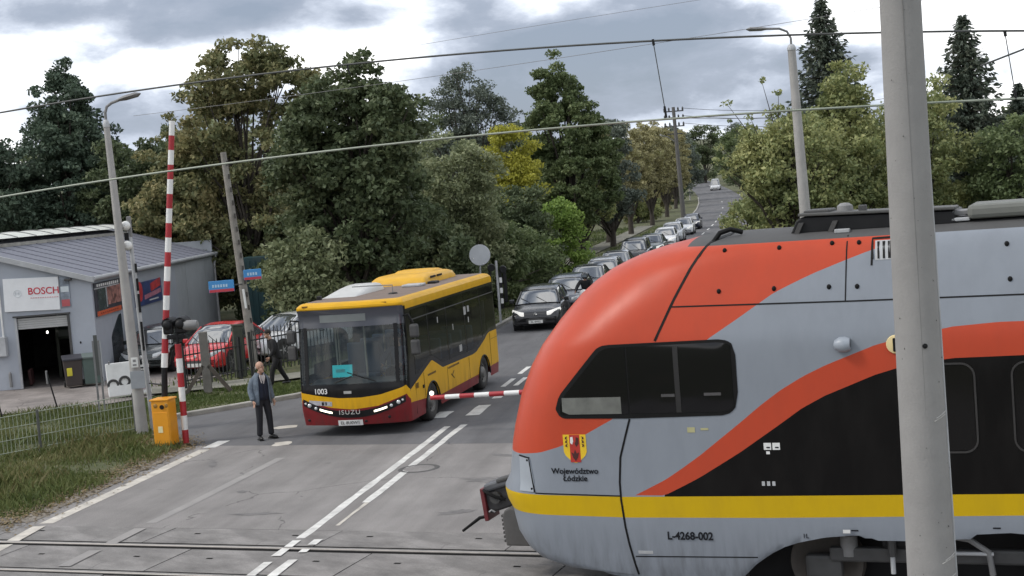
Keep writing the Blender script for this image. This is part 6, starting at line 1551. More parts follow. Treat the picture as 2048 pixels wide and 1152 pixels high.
# near concrete catenary mast
cpole = thing('catenary_mast', (2.86, 10.0, 0), 0.0, 'thick pale concrete catenary mast standing closest, in front of the train', 'mast')
MB().path([(-0.01, 0, -0.3), (-0.005, 0, 2.0), (0.0, 0, 4.0), (0.02, 0, 6.2), (0.03, 0, 9.0)], [0.188, 0.170, 0.156, 0.141, 0.12], 40).build('shaft', pmat('mast_concrete', (0.275, 0.268, 0.26), 0.8, var=0.07, scale=5, bump=0.16, bscale=55, dirt=0.35, dirtcol=(0.19, 0.185, 0.18)), cpole, smooth=True)
MB().lathe([(0.0, 0.0), (0.018, 0.0), (0.018, -0.01), (0.0, -0.012)], (0.0, -0.158, 3.72), 'Y', 12).build('bolt_hole', M_BLACK, cpole)
MB().path([(0.168 * math.cos(-0.42), 0.168 * math.sin(-0.42), 2.0), (0.155 * math.cos(-0.42), 0.155 * math.sin(-0.42), 4.4), (0.148 * math.cos(-0.42), 0.148 * math.sin(-0.42), 5.5)], 0.009, 6).build('earth_strap', M_LGREY, cpole)
MB().path([(0.170 * math.cos(-1.75), 0.170 * math.sin(-1.75), 1.5), (0.142 * math.cos(-1.75) + 0.02, 0.142 * math.sin(-1.75), 6.3)], 0.003, 5).build('mould_seam', pmat('seam_grey', (0.20, 0.195, 0.19), 0.9), cpole)
rg = random.Random(8)
pit = MB()
for k in range(38):
    z = rg.uniform(2.0, 6.3); a = rg.uniform(-PI * 0.95, -0.05); r_ = 0.172 - 0.0075 * (z - 2.0); s_ = rg.uniform(0.0015, 0.0045)
    pit.ball((r_ * math.cos(a), r_ * math.sin(a), z), (s_, s_, s_ * rg.uniform(1, 2.2)), 6, 4)
pit.build('pitting', pmat('pit_dark', (0.10, 0.095, 0.09), 0.95), cpole)['kind'] = 'stuff'
M_CHIP = pmat('chipped_concrete', (0.42, 0.41, 0.39), 0.9)
for z, a in ((3.22, -0.9), (3.20, -1.0), (2.20, -0.9), (2.18, -1.05), (2.05, -1.0)):
    r_ = 0.172 - 0.0075 * (z - 2.0); MB().path([(r_ * math.cos(a - 0.35), r_ * math.sin(a - 0.35), z - 0.02), (r_ * math.cos(a), r_ * math.sin(a), z), (r_ * math.cos(a + 0.4), r_ * math.sin(a + 0.4), z + 0.015)], 0.004, 5).build('scratch', M_CHIP, cpole)
# far utility pole with insulators, lamp and service wires
fp_ = thing('utility_pole', (21.0, 170.0, terrain(0, 170)), 0.0, 'tall dark utility pole with insulators and a lamp, far up the street', 'utility pole')
MB().path([(0.3, 0, -0.2), (0, 0, 13.4)], [0.30, 0.2], 10).build('pole', pmat('far_pole', (0.12, 0.115, 0.11), 0.85), fp_, smooth=True)
for z in (12.9, 12.0, 11.1, 10.2): MB().box((0, 0, z), (2.4 if z > 10.5 else 1.8, 0.12, 0.14)).build('cross_arm', M_DGREY, fp_)
ins = MB().lathe([(0.06, 0), (0.14, 0.08), (0.08, 0.16), (0.14, 0.24), (0.08, 0.32), (0.04, 0.42)], n=10).build('insulator', M_DGREY, fp_, smooth=True)
i_ = 0
for z in (12.97, 12.07, 11.17):
    for x in (-1.1, -0.55, 0.55, 1.1):
        o = ins if i_ == 0 else link_copy(ins, fp_); o.location = (x, 0, z); i_ += 1
MB().path([(0, 0, 9.2), (-0.9, 0, 9.9), (-1.8, 0, 10.2)], 0.06, 6).build('lamp_arm', M_MGREY, fp_)
MB().box((-2.4, 0, 10.35), (1.5, 0.45, 0.22), ry=0.25).build('lamp_head', pmat('lamp_pale', (0.55, 0.55, 0.53), 0.5), fp_, bevel=0.05)
for k, (z, e) in enumerate(((13.2, (52, 175, 13.5)), (12.3, (52, 172, 12.2)), (11.4, (52, 170, 11.0)), (12.3, (52, 176, 12.9)))):
    x0 = 21.0 + (1.1 if k != 3 else -1.1); p0 = Vector((x0, 170, z + terrain(0, 170))); p1 = Vector(e); q = [p0.lerp(p1, u / 12) - Vector((0, 0, 1.1 * (1 - (2 * u / 12 - 1) ** 2))) for u in range(13)]
    w_ = MB().path(q, 0.028, 5).build('service_wire', M_DGREY, None); tag(w_, ('thin service wire, topmost from the far utility pole', 'thin service wire, second from the far pole top', 'thin service wire, lowest from the far utility pole', 'thin service wire from the far side of the far pole')[k], 'wire', 'service wires at the far utility pole')
lamp_post(road_pt(222, -5.0), 'distant street lamp beyond the far utility pole', 10.0, 0, 0.14, 0.09, [(-0.3, 0, 0.3), (-1.2, 0, 0.5)], 1.0)
lamp_post(road_pt(300, -5.0), 'farthest street lamp, smallest above the road', 9.5, 0, 0.14, 0.09, [(-0.3, 0, 0.3), (-1.2, 0, 0.5)], 1.0)
t = thing('sign_post', road_pt(96, 4.6), 0.0, 'slim grey steel post by the right kerb up the street', 'post')
MB().tube((0, 0, 0), (-0.1, 0, 3.6), 0.06).build('post', M_LGREY, t); MB().box((-0.1, -0.05, 3.2), (0.14, 0.05, 0.7)).build('plate', M_MGREY, t)
t = thing('sign_post', (15.2, 60.0, 0), 0.0, 'white edge-on sign board on a post above the train roof', 'road sign')
MB().tube((0, 0, 0), (0, 0, 2.8), 0.05).build('post', M_MGREY, t); MB().box((0, 0, 3.12), (0.20, 0.7, 0.92), ry=-0.05).build('board', M_SWHITE, t, bevel=0.05)
t = thing('marker_post', (13.30, 48.0, 0), 0.0, 'yellow marker post half hidden by the concrete mast', 'post')
MB().box((0, 0, 1.78), (0.30, 0.2, 3.56)).build('post', pmat('marker_yellow', (0.62, 0.40, 0.06), 0.5), t, bevel=0.03); MB().box((0, 0, 3.58), (0.33, 0.24, 0.05)).build('cap', M_MGREY, t)
# ------------------------------------------------------------------ overhead line
M_WIRE = pmat('contact_wire_copper', (0.24, 0.27, 0.22), 0.5, metal=0.1, var=0.2); M_WIRED = pmat('messenger_wire', (0.055, 0.06, 0.058), 0.6)
def smooth_pts(pts, n=60, deg=3):
    s = np.array([p[0] for p in pts]); z = np.array([p[1] for p in pts]); c = np.polyfit(s, z, deg); q = np.linspace(s[0], s[-1], n); return list(zip(q, np.polyval(c, q)))
def track_wire(name, label, pts, r, mat, lat=1.41, deg=2, cat='wire'):
    m_ = MB(); m_.path([tworld(s, lat, z) for s, z in smooth_pts(pts, 50, deg)], r, 6)
    return tag(m_.build(name, mat, None, smooth=True), label, cat)
cw_ = track_wire('contact_wire', 'lower greenish contact wire above the train', [(-13, 5.28), (-8.58, 5.55), (-6.52, 5.65), (-4.61, 5.75), (-1.6, 5.83), (1.93, 5.82), (4.2, 5.73), (6.13, 5.63), (9.5, 5.38)], 0.015, M_WIRE)
mw_ = track_wire('messenger_wire', 'upper dark messenger wire above the contact wire', [(-13, 6.55), (-8.41, 6.84), (-6.55, 6.93), (-2.48, 6.93), (-0.2, 6.87), (1.91, 6.77), (4.25, 6.58), (6.17, 6.38), (9.5, 5.95)], 0.014, M_WIRED, deg=3)
def dropper(a, c, label):
    t = thing('dropper', tworld(a[0], 1.41, a[1]), 0, label, 'dropper', 'droppers of the overhead line')
    q0 = Vector(tworld(a[0], 1.41, a[1])); q1 = Vector(tworld(c[0], 1.41, c[1])); d = q1 - q0
    MB().path([(0, 0, 0), d], 0.0065, 5).build('rod', M_WIRED, t); MB().path([(0, 0, -0.02), d * 0.13], 0.016, 6).build('clip', M_BLACK, t); MB().path([d * 0.93, d * 1.01], 0.018, 6).build('clip', M_BLACK, t)
dropper((1.945, 5.82), (1.845, 6.775), 'thin dropper rod hanging between the two wires over the street')
dropper((6.05, 5.64), (5.97, 6.40), 'dropper rod between the wires beside the thick mast')
t = MB().path([tworld(-2.45, 1.41, 6.94), tworld(-2.44, 1.41, 6.86), tworld(-2.42, 1.41, 6.80)], 0.014, 6).build('wire_clamp', M_BLACK, None); tag(t, 'small dark clamp on the messenger wire over the trees', 'clamp')
track_wire('feeder_wire', 'faint thin feeder wire crossing above the messenger wire', [(-6.0, 6.55), (-1.82, 6.69), (3.07, 6.74), (4.55, 6.82), (9, 7.1)], 0.0032, M_MGREY, deg=2)
track_wire('feeder_wire', 'faintest thin wire near the top of the sky', [(-2.0, 7.05), (1.5, 7.17), (4.6, 7.24), (9, 7.3)], 0.0025, M_MGREY, deg=2)
t = MB().path([tworld(5.70, 1.2, 6.03), tworld(6.35, 1.2, 6.22), tworld(9.0, 1.2, 7.0)], 0.012, 6).build('stay_rod', M_WIRED, None); tag(t, 'short slanting stay rod above the tail of the train', 'stay rod')

# ================================================================== PEOPLE
def skin_mesh(verts, edges, radii, sub=2, root=0):
    me = bpy.data.meshes.new('skin_tmp'); me.from_pydata([tuple(v) for v in verts], edges, [])
    o = bpy.data.objects.new('skin_tmp', me); COL.objects.link(o)
    sk = o.modifiers.new('skin', 'SKIN'); sk.branch_smoothing = 0.4; sk.use_smooth_shade = True
    bpy.context.view_layer.update()
    if not me.skin_vertices:
        bpy.context.view_layer.objects.active = o
    d = me.skin_vertices[0].data
    for i, r_ in enumerate(radii):
        d[i].radius = (r_, r_) if not hasattr(r_, '__len__') else r_
        d[i].use_root = (i == root)
    ss = o.modifiers.new('sub', 'SUBSURF'); ss.levels = sub; ss.render_levels = sub
    dg = bpy.context.evaluated_depsgraph_get(); ev = o.evaluated_get(dg); m2 = ev.to_mesh()
    vs = [tuple(v.co) for v in m2.vertices]; fs = [tuple(p.vertices) for p in m2.polygons]
    ev.to_mesh_clear(); bpy.data.objects.remove(o); bpy.data.meshes.remove(me)
    return vs, fs
def limb_chain(chains):
    V, E, R_ = [], [], []; idx = {}
    for ch in chains:
        prev = None
        for key, p, r_ in ch:
            if key not in idx:
                idx[key] = len(V); V.append(p); R_.append(r_)
            if prev is not None: E.append((prev, idx[key]))
            prev = idx[key]
    return V, E, R_
M_SKIN = pmat('skin', (0.46, 0.27, 0.19), 0.55, var=0.1)
def hand_into(mb_, wrist, d, thumb, size=0.18, curl=0.5):
    d = Vector(d).normalized(); th = Vector(thumb); th = (th - d * th.dot(d)).normalized(); nrm = d.cross(th).normalized(); w0 = Vector(wrist)
    M3 = Matrix((th, nrm, d)).transposed()
    mb_.ball(w0 + d * size * 0.26, (size * 0.22, size * 0.10, size * 0.30), 10, 7, M3)
    for k, (o_, ln) in enumerate(((-0.17, 0.36), (-0.06, 0.44), (0.05, 0.47), (0.16, 0.42))):
        b_ = w0 + d * size * 0.48 + th * (o_ * size); c1 = b_ + d * size * ln * 0.45 + nrm * size * 0.05 * curl; c2 = c1 + (d * 0.8 + nrm * curl).normalized() * size * ln * 0.5
        mb_.path([b_, c1, c2], [size * 0.052, size * 0.050, size * 0.036], 6)
    b_ = w0 + d * size * 0.15 + th * size * 0.18; mb_.path([b_, b_ + (d * 0.7 + th * 0.7) * size * 0.26, b_ + (d * 0.95 + th * 0.5) * size * 0.46], [size * 0.062, size * 0.055, size * 0.04], 6)
def head_into(mb_, c, R, s=1.0):
    """Head about centre c; R maps (right, front, up) to local axes."""
    P_ = lambda x, y, z: Vector(c) + R @ (Vector((x, y, z)) * s)
    mb_.ball(P_(0, -0.005, 0.03), (0.076 * s, 0.098 * s, 0.095 * s), 18, 12, R); mb_.ball(P_(0, 0.022, -0.055), (0.058 * s, 0.068 * s, 0.072 * s), 16, 10, R)
    mb_.path([P_(0, 0.085, 0.02), P_(0, 0.108, -0.02), P_(0, 0.092, -0.035)], [0.009 * s, 0.015 * s, 0.010 * s], 7)
    for x in (-1, 1):
        mb_.ball(P_(x * 0.078, -0.008, 0.0), (0.012 * s, 0.022 * s, 0.034 * s), 8, 6, R); mb_.ball(P_(x * 0.03, 0.080, 0.012), (0.020 * s, 0.014 * s, 0.010 * s), 8, 5, R)
    mb_.ball(P_(0, 0.080, -0.066), (0.026 * s, 0.012 * s, 0.008 * s), 8, 5, R); mb_.ball(P_(0, 0.066, -0.105), (0.030 * s, 0.022 * s, 0.022 * s), 8, 6, R)
def face_parts(t, c, R, s=1.0, brow=(0.25, 0.22, 0.2)):
    P_ = lambda x, y, z: Vector(c) + R @ (Vector((x, y, z)) * s)
    for x in (-1, 1):
        MB().ball(P_(x * 0.031, 0.090, 0.012), (0.013 * s, 0.006 * s, 0.007 * s), 8, 5, R).build('eye', M_BLACK, t); MB().path([P_(x * 0.012, 0.094, 0.032), P_(x * 0.05, 0.083, 0.034)], 0.005 * s, 5).build('eyebrow', pmat('brow_%0.2f' % brow[0], brow, 0.9), t)
    MB().ball(P_(0, 0.090, -0.066), (0.022 * s, 0.005 * s, 0.004 * s), 8, 4, R).build('mouth', pmat('lips', (0.28, 0.11, 0.10), 0.5), t)

# man in a denim jacket standing in the lane; local frame faces -Y
man = thing('person', (-5.74, 31.15, 0.0), rad(38), 'bald person in open denim jacket and black trousers standing in the lane', 'person')
HIP, CH, NK = Vector((0.02, 0, 0.93)), Vector((-0.005, 0.02, 1.30)), Vector((-0.01, 0.0, 1.47))
HC = Vector((0.0, -0.03, 1.625)); HR = Matrix.Rotation(rad(180 + 22), 3, 'Z') @ Matrix.Rotation(rad(4), 3, 'X')
legs = {1: [Vector((0.09, 0, 0.90)), Vector((0.13, -0.02, 0.50)), Vector((0.155, 0.0, 0.09))], -1: [Vector((-0.09, 0, 0.90)), Vector((-0.105, -0.01, 0.50)), Vector((-0.12, 0.03, 0.09))]}
arms = {1: [Vector((0.165, 0.01, 1.39)), Vector((0.235, 0.05, 1.13)), Vector((0.25, -0.04, 0.88))], -1: [Vector((-0.175, 0.01, 1.41)), Vector((-0.25, 0.06, 1.14)), Vector((-0.255, -0.06, 0.90))]}
ch = [[('hip', HIP, 0.10), ('waist', Vector((0, 0, 1.10)), 0.09), ('ch', CH, 0.095), ('nk0', Vector((0, 0, 1.42)), 0.06), ('nk', NK, 0.052), ('hd', HC + Vector((0, 0, -0.05)), 0.058)]]
for s_ in (1, -1):
    ch.append([('hip', HIP, 0.10), ('l%d' % s_, legs[s_][0], 0.07), ('k%d' % s_, legs[s_][1], 0.055), ('a%d' % s_, legs[s_][2], 0.04)])
    ch.append([('ch', CH, 0.095), ('s%d' % s_, arms[s_][0] + Vector((-s_ * 0.02, 0, -0.015)), 0.042), ('e%d' % s_, arms[s_][1], 0.042), ('w%d' % s_, arms[s_][2], 0.028)])
V, E, R_ = limb_chain(ch); vs, fs = skin_mesh(V, E, R_, 1)
bm_ = MB(); bm_.add(vs, fs); head_into(bm_, HC, HR)
for s_ in (1, -1): hand_into(bm_, arms[s_][2], (arms[s_][2] - arms[s_][1]), (0, -1, 0.1))
bm_.build('body', M_SKIN, man, smooth=True, angle=70); face_parts(man, HC, HR)
M_TROU = pmat('black_trousers', (0.012, 0.012, 0.016), 0.85, var=0.3, bump=0.3, bscale=14); M_DENIM = pmat('denim', (0.125, 0.155, 0.19), 0.9, var=0.3, scale=9, bump=0.8, bscale=16); M_NAVY = pmat('navy_jumper', (0.010, 0.013, 0.026), 0.9, var=0.3); M_SHOE = pmat('black_shoe', (0.008, 0.008, 0.008), 0.4)
ch = [[('top', HIP + Vector((0, 0, 0.14)), (0.15, 0.12)), ('hip', HIP, (0.16, 0.13))]]
for s_ in (1, -1): ch.append([('hip', HIP, (0.16, 0.13)), ('l%d' % s_, legs[s_][0] + Vector((s_ * 0.005, 0, -0.04)), 0.105), ('k%d' % s_, legs[s_][1], 0.078), ('c%d' % s_, legs[s_][1].lerp(legs[s_][2], 0.6), 0.070), ('a%d' % s_, legs[s_][2] + Vector((0, 0, -0.01)), 0.072)])
V, E, R_ = limb_chain(ch); vs, fs = skin_mesh(V, E, R_, 2); MB().add(vs, fs).build('trousers', M_TROU, man, smooth=True, angle=80)
for s_ in (1, -1):
    a = legs[s_][2]; rt_ = 0.25 * s_
    m_ = MB(); m_.ball((a.x + math.sin(rt_) * 0.05, a.y - 0.06, 0.045), (0.05, 0.145, 0.05), 14, 8, Matrix.Rotation(-rt_ * -1, 3, 'Z')); m_.box((a.x + math.sin(rt_) * 0.05, a.y - 0.05, 0.012), (0.09, 0.26, 0.022), rz=rt_); m_.build('shoe', M_SHOE, man, smooth=True)
def torso_loft(secs, open_deg, mat, name, par, n=26):
    """secs: (z, rx, ry, cx, cy); a coat open at the front by open_deg(z) on each side."""
    m_ = MB(); rows = []
    for z, rx, ry, cx, cy in secs:
        o_ = rad(open_deg(z)); row = []
        for k in range(n):
            a = -PI / 2 + o_ + (2 * PI - 2 * o_) * k / (n - 1); wob = 1 + 0.035 * math.sin(a * 5 + z * 17) + 0.03 * math.sin(a * 9 - z * 29)
            row.append((cx + rx * math.cos(a) * wob, cy + ry * math.sin(a) * wob, z))
        rows.append(row)
    m_.grid(rows); o = m_.build(name, mat, par, smooth=True, angle=80)
    so = o.modifiers.new('thick', 'SOLIDIFY'); so.thickness = 0.014; so.offset = 1
    return o
torso_loft([(0.90, 0.165, 0.125, 0, 0), (1.0, 0.165, 0.125, 0, 0), (1.15, 0.160, 0.122, 0, 0), (1.30, 0.17, 0.12, 0, 0.005), (1.40, 0.15, 0.10, 0, 0.01), (1.455, 0.085, 0.075, 0, 0.01)], lambda z: 0.2 if z < 1.33 else 8 + (z - 1.33) * 170, M_NAVY, 'jumper', man)
torso_loft([(0.80, 0.215, 0.17, 0, 0.01), (0.90, 0.21, 0.165, 0, 0.01), (1.05, 0.20, 0.155, 0, 0.01), (1.2, 0.20, 0.15, 0, 0.01), (1.32, 0.205, 0.145, 0, 0.01), (1.41, 0.17, 0.12, 0, 0.015), (1.46, 0.11, 0.095, 0, 0.015), (1.50, 0.095, 0.085, 0, 0.015)], lambda z: 40 - (z - 0.8) * 12, M_DENIM, 'jacket', man)
for s_ in (1, -1):
    A_ = arms[s_]; V, E, R_ = limb_chain([[('s', A_[0] + Vector((-s_ * 0.03, 0, 0.0)), 0.085), ('m', A_[0].lerp(A_[1], 0.5), 0.078), ('e', A_[1], 0.072), ('f', A_[1].lerp(A_[2], 0.5), 0.064), ('w', A_[2], 0.058)]]); vs, fs = skin_mesh(V, E, R_, 2); MB().add(vs, fs).build('sleeve', M_DENIM, man, smooth=True, angle=80)
m_ = MB(); m_.path([(-0.04, -0.125, 1.28), (-0.06, -0.11, 1.40), (-0.05, -0.06, 1.47)], 0.016, 6); m_.path([(0.0, -0.13, 1.26), (0.05, -0.115, 1.40), (0.055, -0.06, 1.47)], 0.016, 6); m_.add([(-0.05, -0.09, 1.45), (0.05, -0.09, 1.45), (0.0, -0.128, 1.27)], [(0, 1, 2)]); m_.build('collar', pmat('shirt_pale', (0.46, 0.42, 0.40), 0.8), man)
m_ = MB(); Pq = lambda x, y, z: HC + HR @ Vector((x, y, z))
for a in np.linspace(0.15 * PI, 0.85 * PI, 9):
    m_.ball(Pq(0.079 * math.cos(a), -0.02 - 0.085 * math.sin(a), -0.005), (0.014, 0.014, 0.035), 7, 5)
m_.build('hair', pmat('grey_hair', (0.36, 0.33, 0.30), 0.9), man, smooth=True)

def simple_person(label, loc, rz, joints, cols, helmet=None, hat=None, scale=1.0, bag=None):
    """Clothed figure: continuous body, then coat and trousers grown a little fatter over the same skeleton."""
    t = thing('person', loc, rz, label, 'person'); J = {k: Vector(v) * scale for k, v in joints.items()}
    def chains(f):
        c_ = [[('hip', J['hip'], 0.125 * f), ('ch', J['chest'], 0.14 * f), ('nk', J['neck'], 0.06), ('hd', J['neck'].lerp(J['head'], 0.5), 0.058)]]
        for s_ in 'lr':
            c_.append([('hip', J['hip'], 0.13 * f), (s_ + 'h', J['hip'].lerp(J[s_ + 'knee'], 0.15) + Vector(((0.08 if s_ == 'l' else -0.08), 0, 0)), 0.095 * f), (s_ + 'k', J[s_ + 'knee'], 0.062 * f), (s_ + 'a', J[s_ + 'foot'] + Vector((0, 0, 0.08)), 0.045 * f)])
            c_.append([('ch', J['chest'], 0.14 * f), (s_ + 's', J[s_ + 'sh'], 0.066 * f), (s_ + 'e', J[s_ + 'el'], 0.05 * f), (s_ + 'w', J[s_ + 'hand'], 0.034 * f)])
        return c_
    V, E, R_ = limb_chain(chains(0.68)); vs, fs = skin_mesh(V, E, R_, 1); m_ = MB(); m_.add(vs, fs)
    R3 = Matrix.Rotation(rad(180), 3, 'Z'); head_into(m_, J['head'], R3, scale)
    for s_ in 'lr': hand_into(m_, J[s_ + 'hand'], J[s_ + 'hand'] - J[s_ + 'el'], (0, -0.7, 0.4), 0.17 * scale)
    m_.build('body', M_SKIN, t, smooth=True, angle=70); face_parts(t, J['head'], R3, scale)
    c_ = [[('hem', J['hip'] - Vector((0, 0, 0.10)), (0.185, 0.15)), ('hip', J['hip'], (0.18, 0.145)), ('ch', J['chest'], (0.20, 0.15)), ('nk', J['neck'] - Vector((0, 0, 0.05)), 0.085)]]
    for s_ in 'lr': c_.append([('ch', J['chest'], (0.2, 0.15)), (s_ + 's', J[s_ + 'sh'], 0.09), (s_ + 'e', J[s_ + 'el'], 0.072), (s_ + 'w', J[s_ + 'hand'], 0.055)])
    V, E, R_ = limb_chain(c_); vs, fs = skin_mesh(V, E, R_, 2); MB().add(vs, fs).build('jacket', cols[0], t, smooth=True, angle=80)
    c_ = [[('top', J['hip'] + (J['chest'] - J['hip']) * 0.35, (0.14, 0.115)), ('hip', J['hip'], (0.16, 0.13))]]
    for s_ in 'lr': c_.append([('hip', J['hip'], (0.16, 0.13)), (s_ + 'h', J['hip'].lerp(J[s_ + 'knee'], 0.2) + Vector(((0.08 if s_ == 'l' else -0.08), 0, 0)), 0.105), (s_ + 'k', J[s_ + 'knee'], 0.08), (s_ + 'a', J[s_ + 'foot'] + Vector((0, 0, 0.07)), 0.066)])
    V, E, R_ = limb_chain(c_); vs, fs = skin_mesh(V, E, R_, 2); MB().add(vs, fs).build('trousers', cols[1], t, smooth=True, angle=80)
    for s_ in 'lr': MB().ball(J[s_ + 'foot'] + Vector((0, -0.06, 0.045)), (0.05, 0.14, 0.05)).build('shoe', M_SHOE, t, smooth=True)
    if helmet: 
        hm = MB().ball(J['head'] + Vector((0, 0.0, 0.02)), (0.135, 0.155, 0.15), 18, 12).build('helmet', helmet, t, smooth=True)
        m_ = MB(); rows = []
        for a in np.linspace(-0.8, 0.8, 9): rows.append([tuple(J['head'] + Vector((0.139 * math.sin(a), -0.16 * math.cos(a), z))) for z in (-0.03, 0.02, 0.07)])
        m_.grid(rows); m_.build('visor', glass('visor', (0.14, 0.16, 0.18), 0, 0.05), hm, smooth=True)
    if hat: MB().ball(J['head'] + Vector((0, 0.015, 0.045)), (0.088, 0.108, 0.088), 16, 10).build('hair', hat, t, smooth=True)
    if bag:
        MB().ball(J['rhand'] + Vector((0, 0, -0.2)), (0.10, 0.16, 0.19), 12, 8).build('bag', bag, t, smooth=True)
    return t
M_BLKCL = pmat('black_clothes', (0.010, 0.010, 0.011), 0.85, var=0.4)
simple_person('person in black stepping along the grass in front of the white car', (-6.98, 40.6, 0.0), rad(-62),
    dict(hip=(0, 0.05, 0.88), chest=(0, -0.08, 1.27), neck=(0, -0.14, 1.45), head=(0, -0.19, 1.58), lknee=(0.08, -0.16, 0.50), lfoot=(0.09, -0.22, 0.0), rknee=(-0.09, 0.14, 0.48), rfoot=(-0.10, 0.36, 0.02), lsh=(0.18, -0.09, 1.37), lel=(0.24, -0.10, 1.10), lhand=(0.22, -0.26, 0.90), rsh=(-0.18, -0.07, 1.37), rel=(-0.25, 0.06, 1.12), rhand=(-0.24, 0.12, 0.86)),
    (M_BLKCL, pmat('black_cloth_trousers', (0.008, 0.008, 0.009), 0.9)), hat=pmat('dark_hair', (0.02, 0.016, 0.013), 0.8), bag=M_BLKCL, scale=0.98)
# motorcycle with rider waiting beside the queue
mc = thing('motorcycle', (2.86, 54.9, 0.0), math.atan2(-RU.y, -RU.x), 'white and black motorcycle waiting beside the black hatchback', 'motorcycle')
for x in (0.72, -0.68):
    w_ = MB().lathe([(0.24, -0.05), (0.29, -0.06), (0.315, 0.0), (0.29, 0.06), (0.24, 0.05)], axis='Y', n=24, cap=False).build('wheel', M_TYRE, mc, smooth=True, loc=(x, 0, 0.315))
    m_ = MB(); m_.lathe([(0.245, -0.02), (0.245, 0.02)], axis='Y', n=24, cap=False); m_.lathe([(0.05, -0.06), (0.05, 0.06)], axis='Y', n=10)
    for k in range(6): a = PI * k / 3; m_.tube((0.04 * math.cos(a), 0, 0.04 * math.sin(a)), (0.245 * math.cos(a), 0, 0.245 * math.sin(a)), 0.012, n=5)
    m_.build('rim', M_RIMC, w_)
for y in (-0.09, 0.09): MB().tube((0.72, y, 0.33), (0.48, y, 0.92), 0.028).build('fork', M_MGREY, mc)
MB().box((0.05, 0, 0.45), (0.5, 0.32, 0.36)).build('engine', M_DGREY, mc, bevel=0.05); MB().ball((0.18, 0, 0.83), (0.30, 0.16, 0.14)).build('tank', M_SWHITE, mc, smooth=True); MB().box((-0.38, 0, 0.80), (0.62, 0.24, 0.10), ry=0.12).build('seat', M_BLACK, mc, bevel=0.04)
m_ = MB(); m_.ball((0.56, 0, 0.86), (0.16, 0.20, 0.24)); m_.build('fairing', M_SWHITE, mc, smooth=True); MB().ball((0.68, 0, 0.86), (0.06, 0.10, 0.09)).build('headlamp', M_HEADL, mc, smooth=True)
MB().path([(0.36, -0.36, 1.00), (0.46, -0.15, 0.98), (0.46, 0.15, 0.98), (0.36, 0.36, 1.00)], 0.016, 6).build('handlebar', M_BLACK, mc); MB().tube((-0.1, -0.17, 0.3), (-0.75, -0.2, 0.45), 0.05).build('exhaust', M_MGREY, mc)
simple_person('motorcyclist in dark jacket and dark helmet sitting on the motorcycle', (2.90, 55.2, 0.0), math.atan2(-RU.y, -RU.x) + PI / 2,
    dict(hip=(0, 0.05, 0.93), chest=(0, -0.10, 1.28), neck=(0, -0.14, 1.44), head=(0, -0.17, 1.56), lknee=(0.22, -0.32, 0.72), lfoot=(0.30, -0.12, 0.0), rknee=(-0.22, -0.32, 0.72), rfoot=(-0.30, -0.12, 0.0), lsh=(0.19, -0.11, 1.37), lel=(0.32, -0.30, 1.15), lhand=(0.33, -0.62, 1.02), rsh=(-0.19, -0.11, 1.37), rel=(-0.32, -0.30, 1.15), rhand=(-0.33, -0.62, 1.02)),
    (M_BLKCL, M_TROU), helmet=pmat('helmet_dark', (0.02, 0.022, 0.026), 0.2, coat=0.5))

simple_person('bus driver in dark clothes sitting behind the windscreen', tuple(bus.matrix_basis @ Vector((2.62, 0.62, 0.55))), math.atan2(-_bd.y, -_bd.x) + PI / 2,
    dict(hip=(0, 0.12, 0.72), chest=(0, 0.10, 1.10), neck=(0, 0.08, 1.28), head=(0, 0.04, 1.42), lknee=(0.14, -0.32, 0.72), lfoot=(0.14, -0.45, 0.30), rknee=(-0.14, -0.32, 0.72), rfoot=(-0.14, -0.45, 0.30), lsh=(0.19, 0.10, 1.18), lel=(0.30, -0.12, 0.98), lhand=(0.22, -0.42, 0.88), rsh=(-0.19, 0.10, 1.18), rel=(-0.30, -0.12, 0.98), rhand=(-0.22, -0.42, 0.88)),
    (pmat('driver_shirt', (0.10, 0.12, 0.16), 0.85), M_TROU), hat=pmat('dark_hair', (0.02, 0.016, 0.013), 0.8))
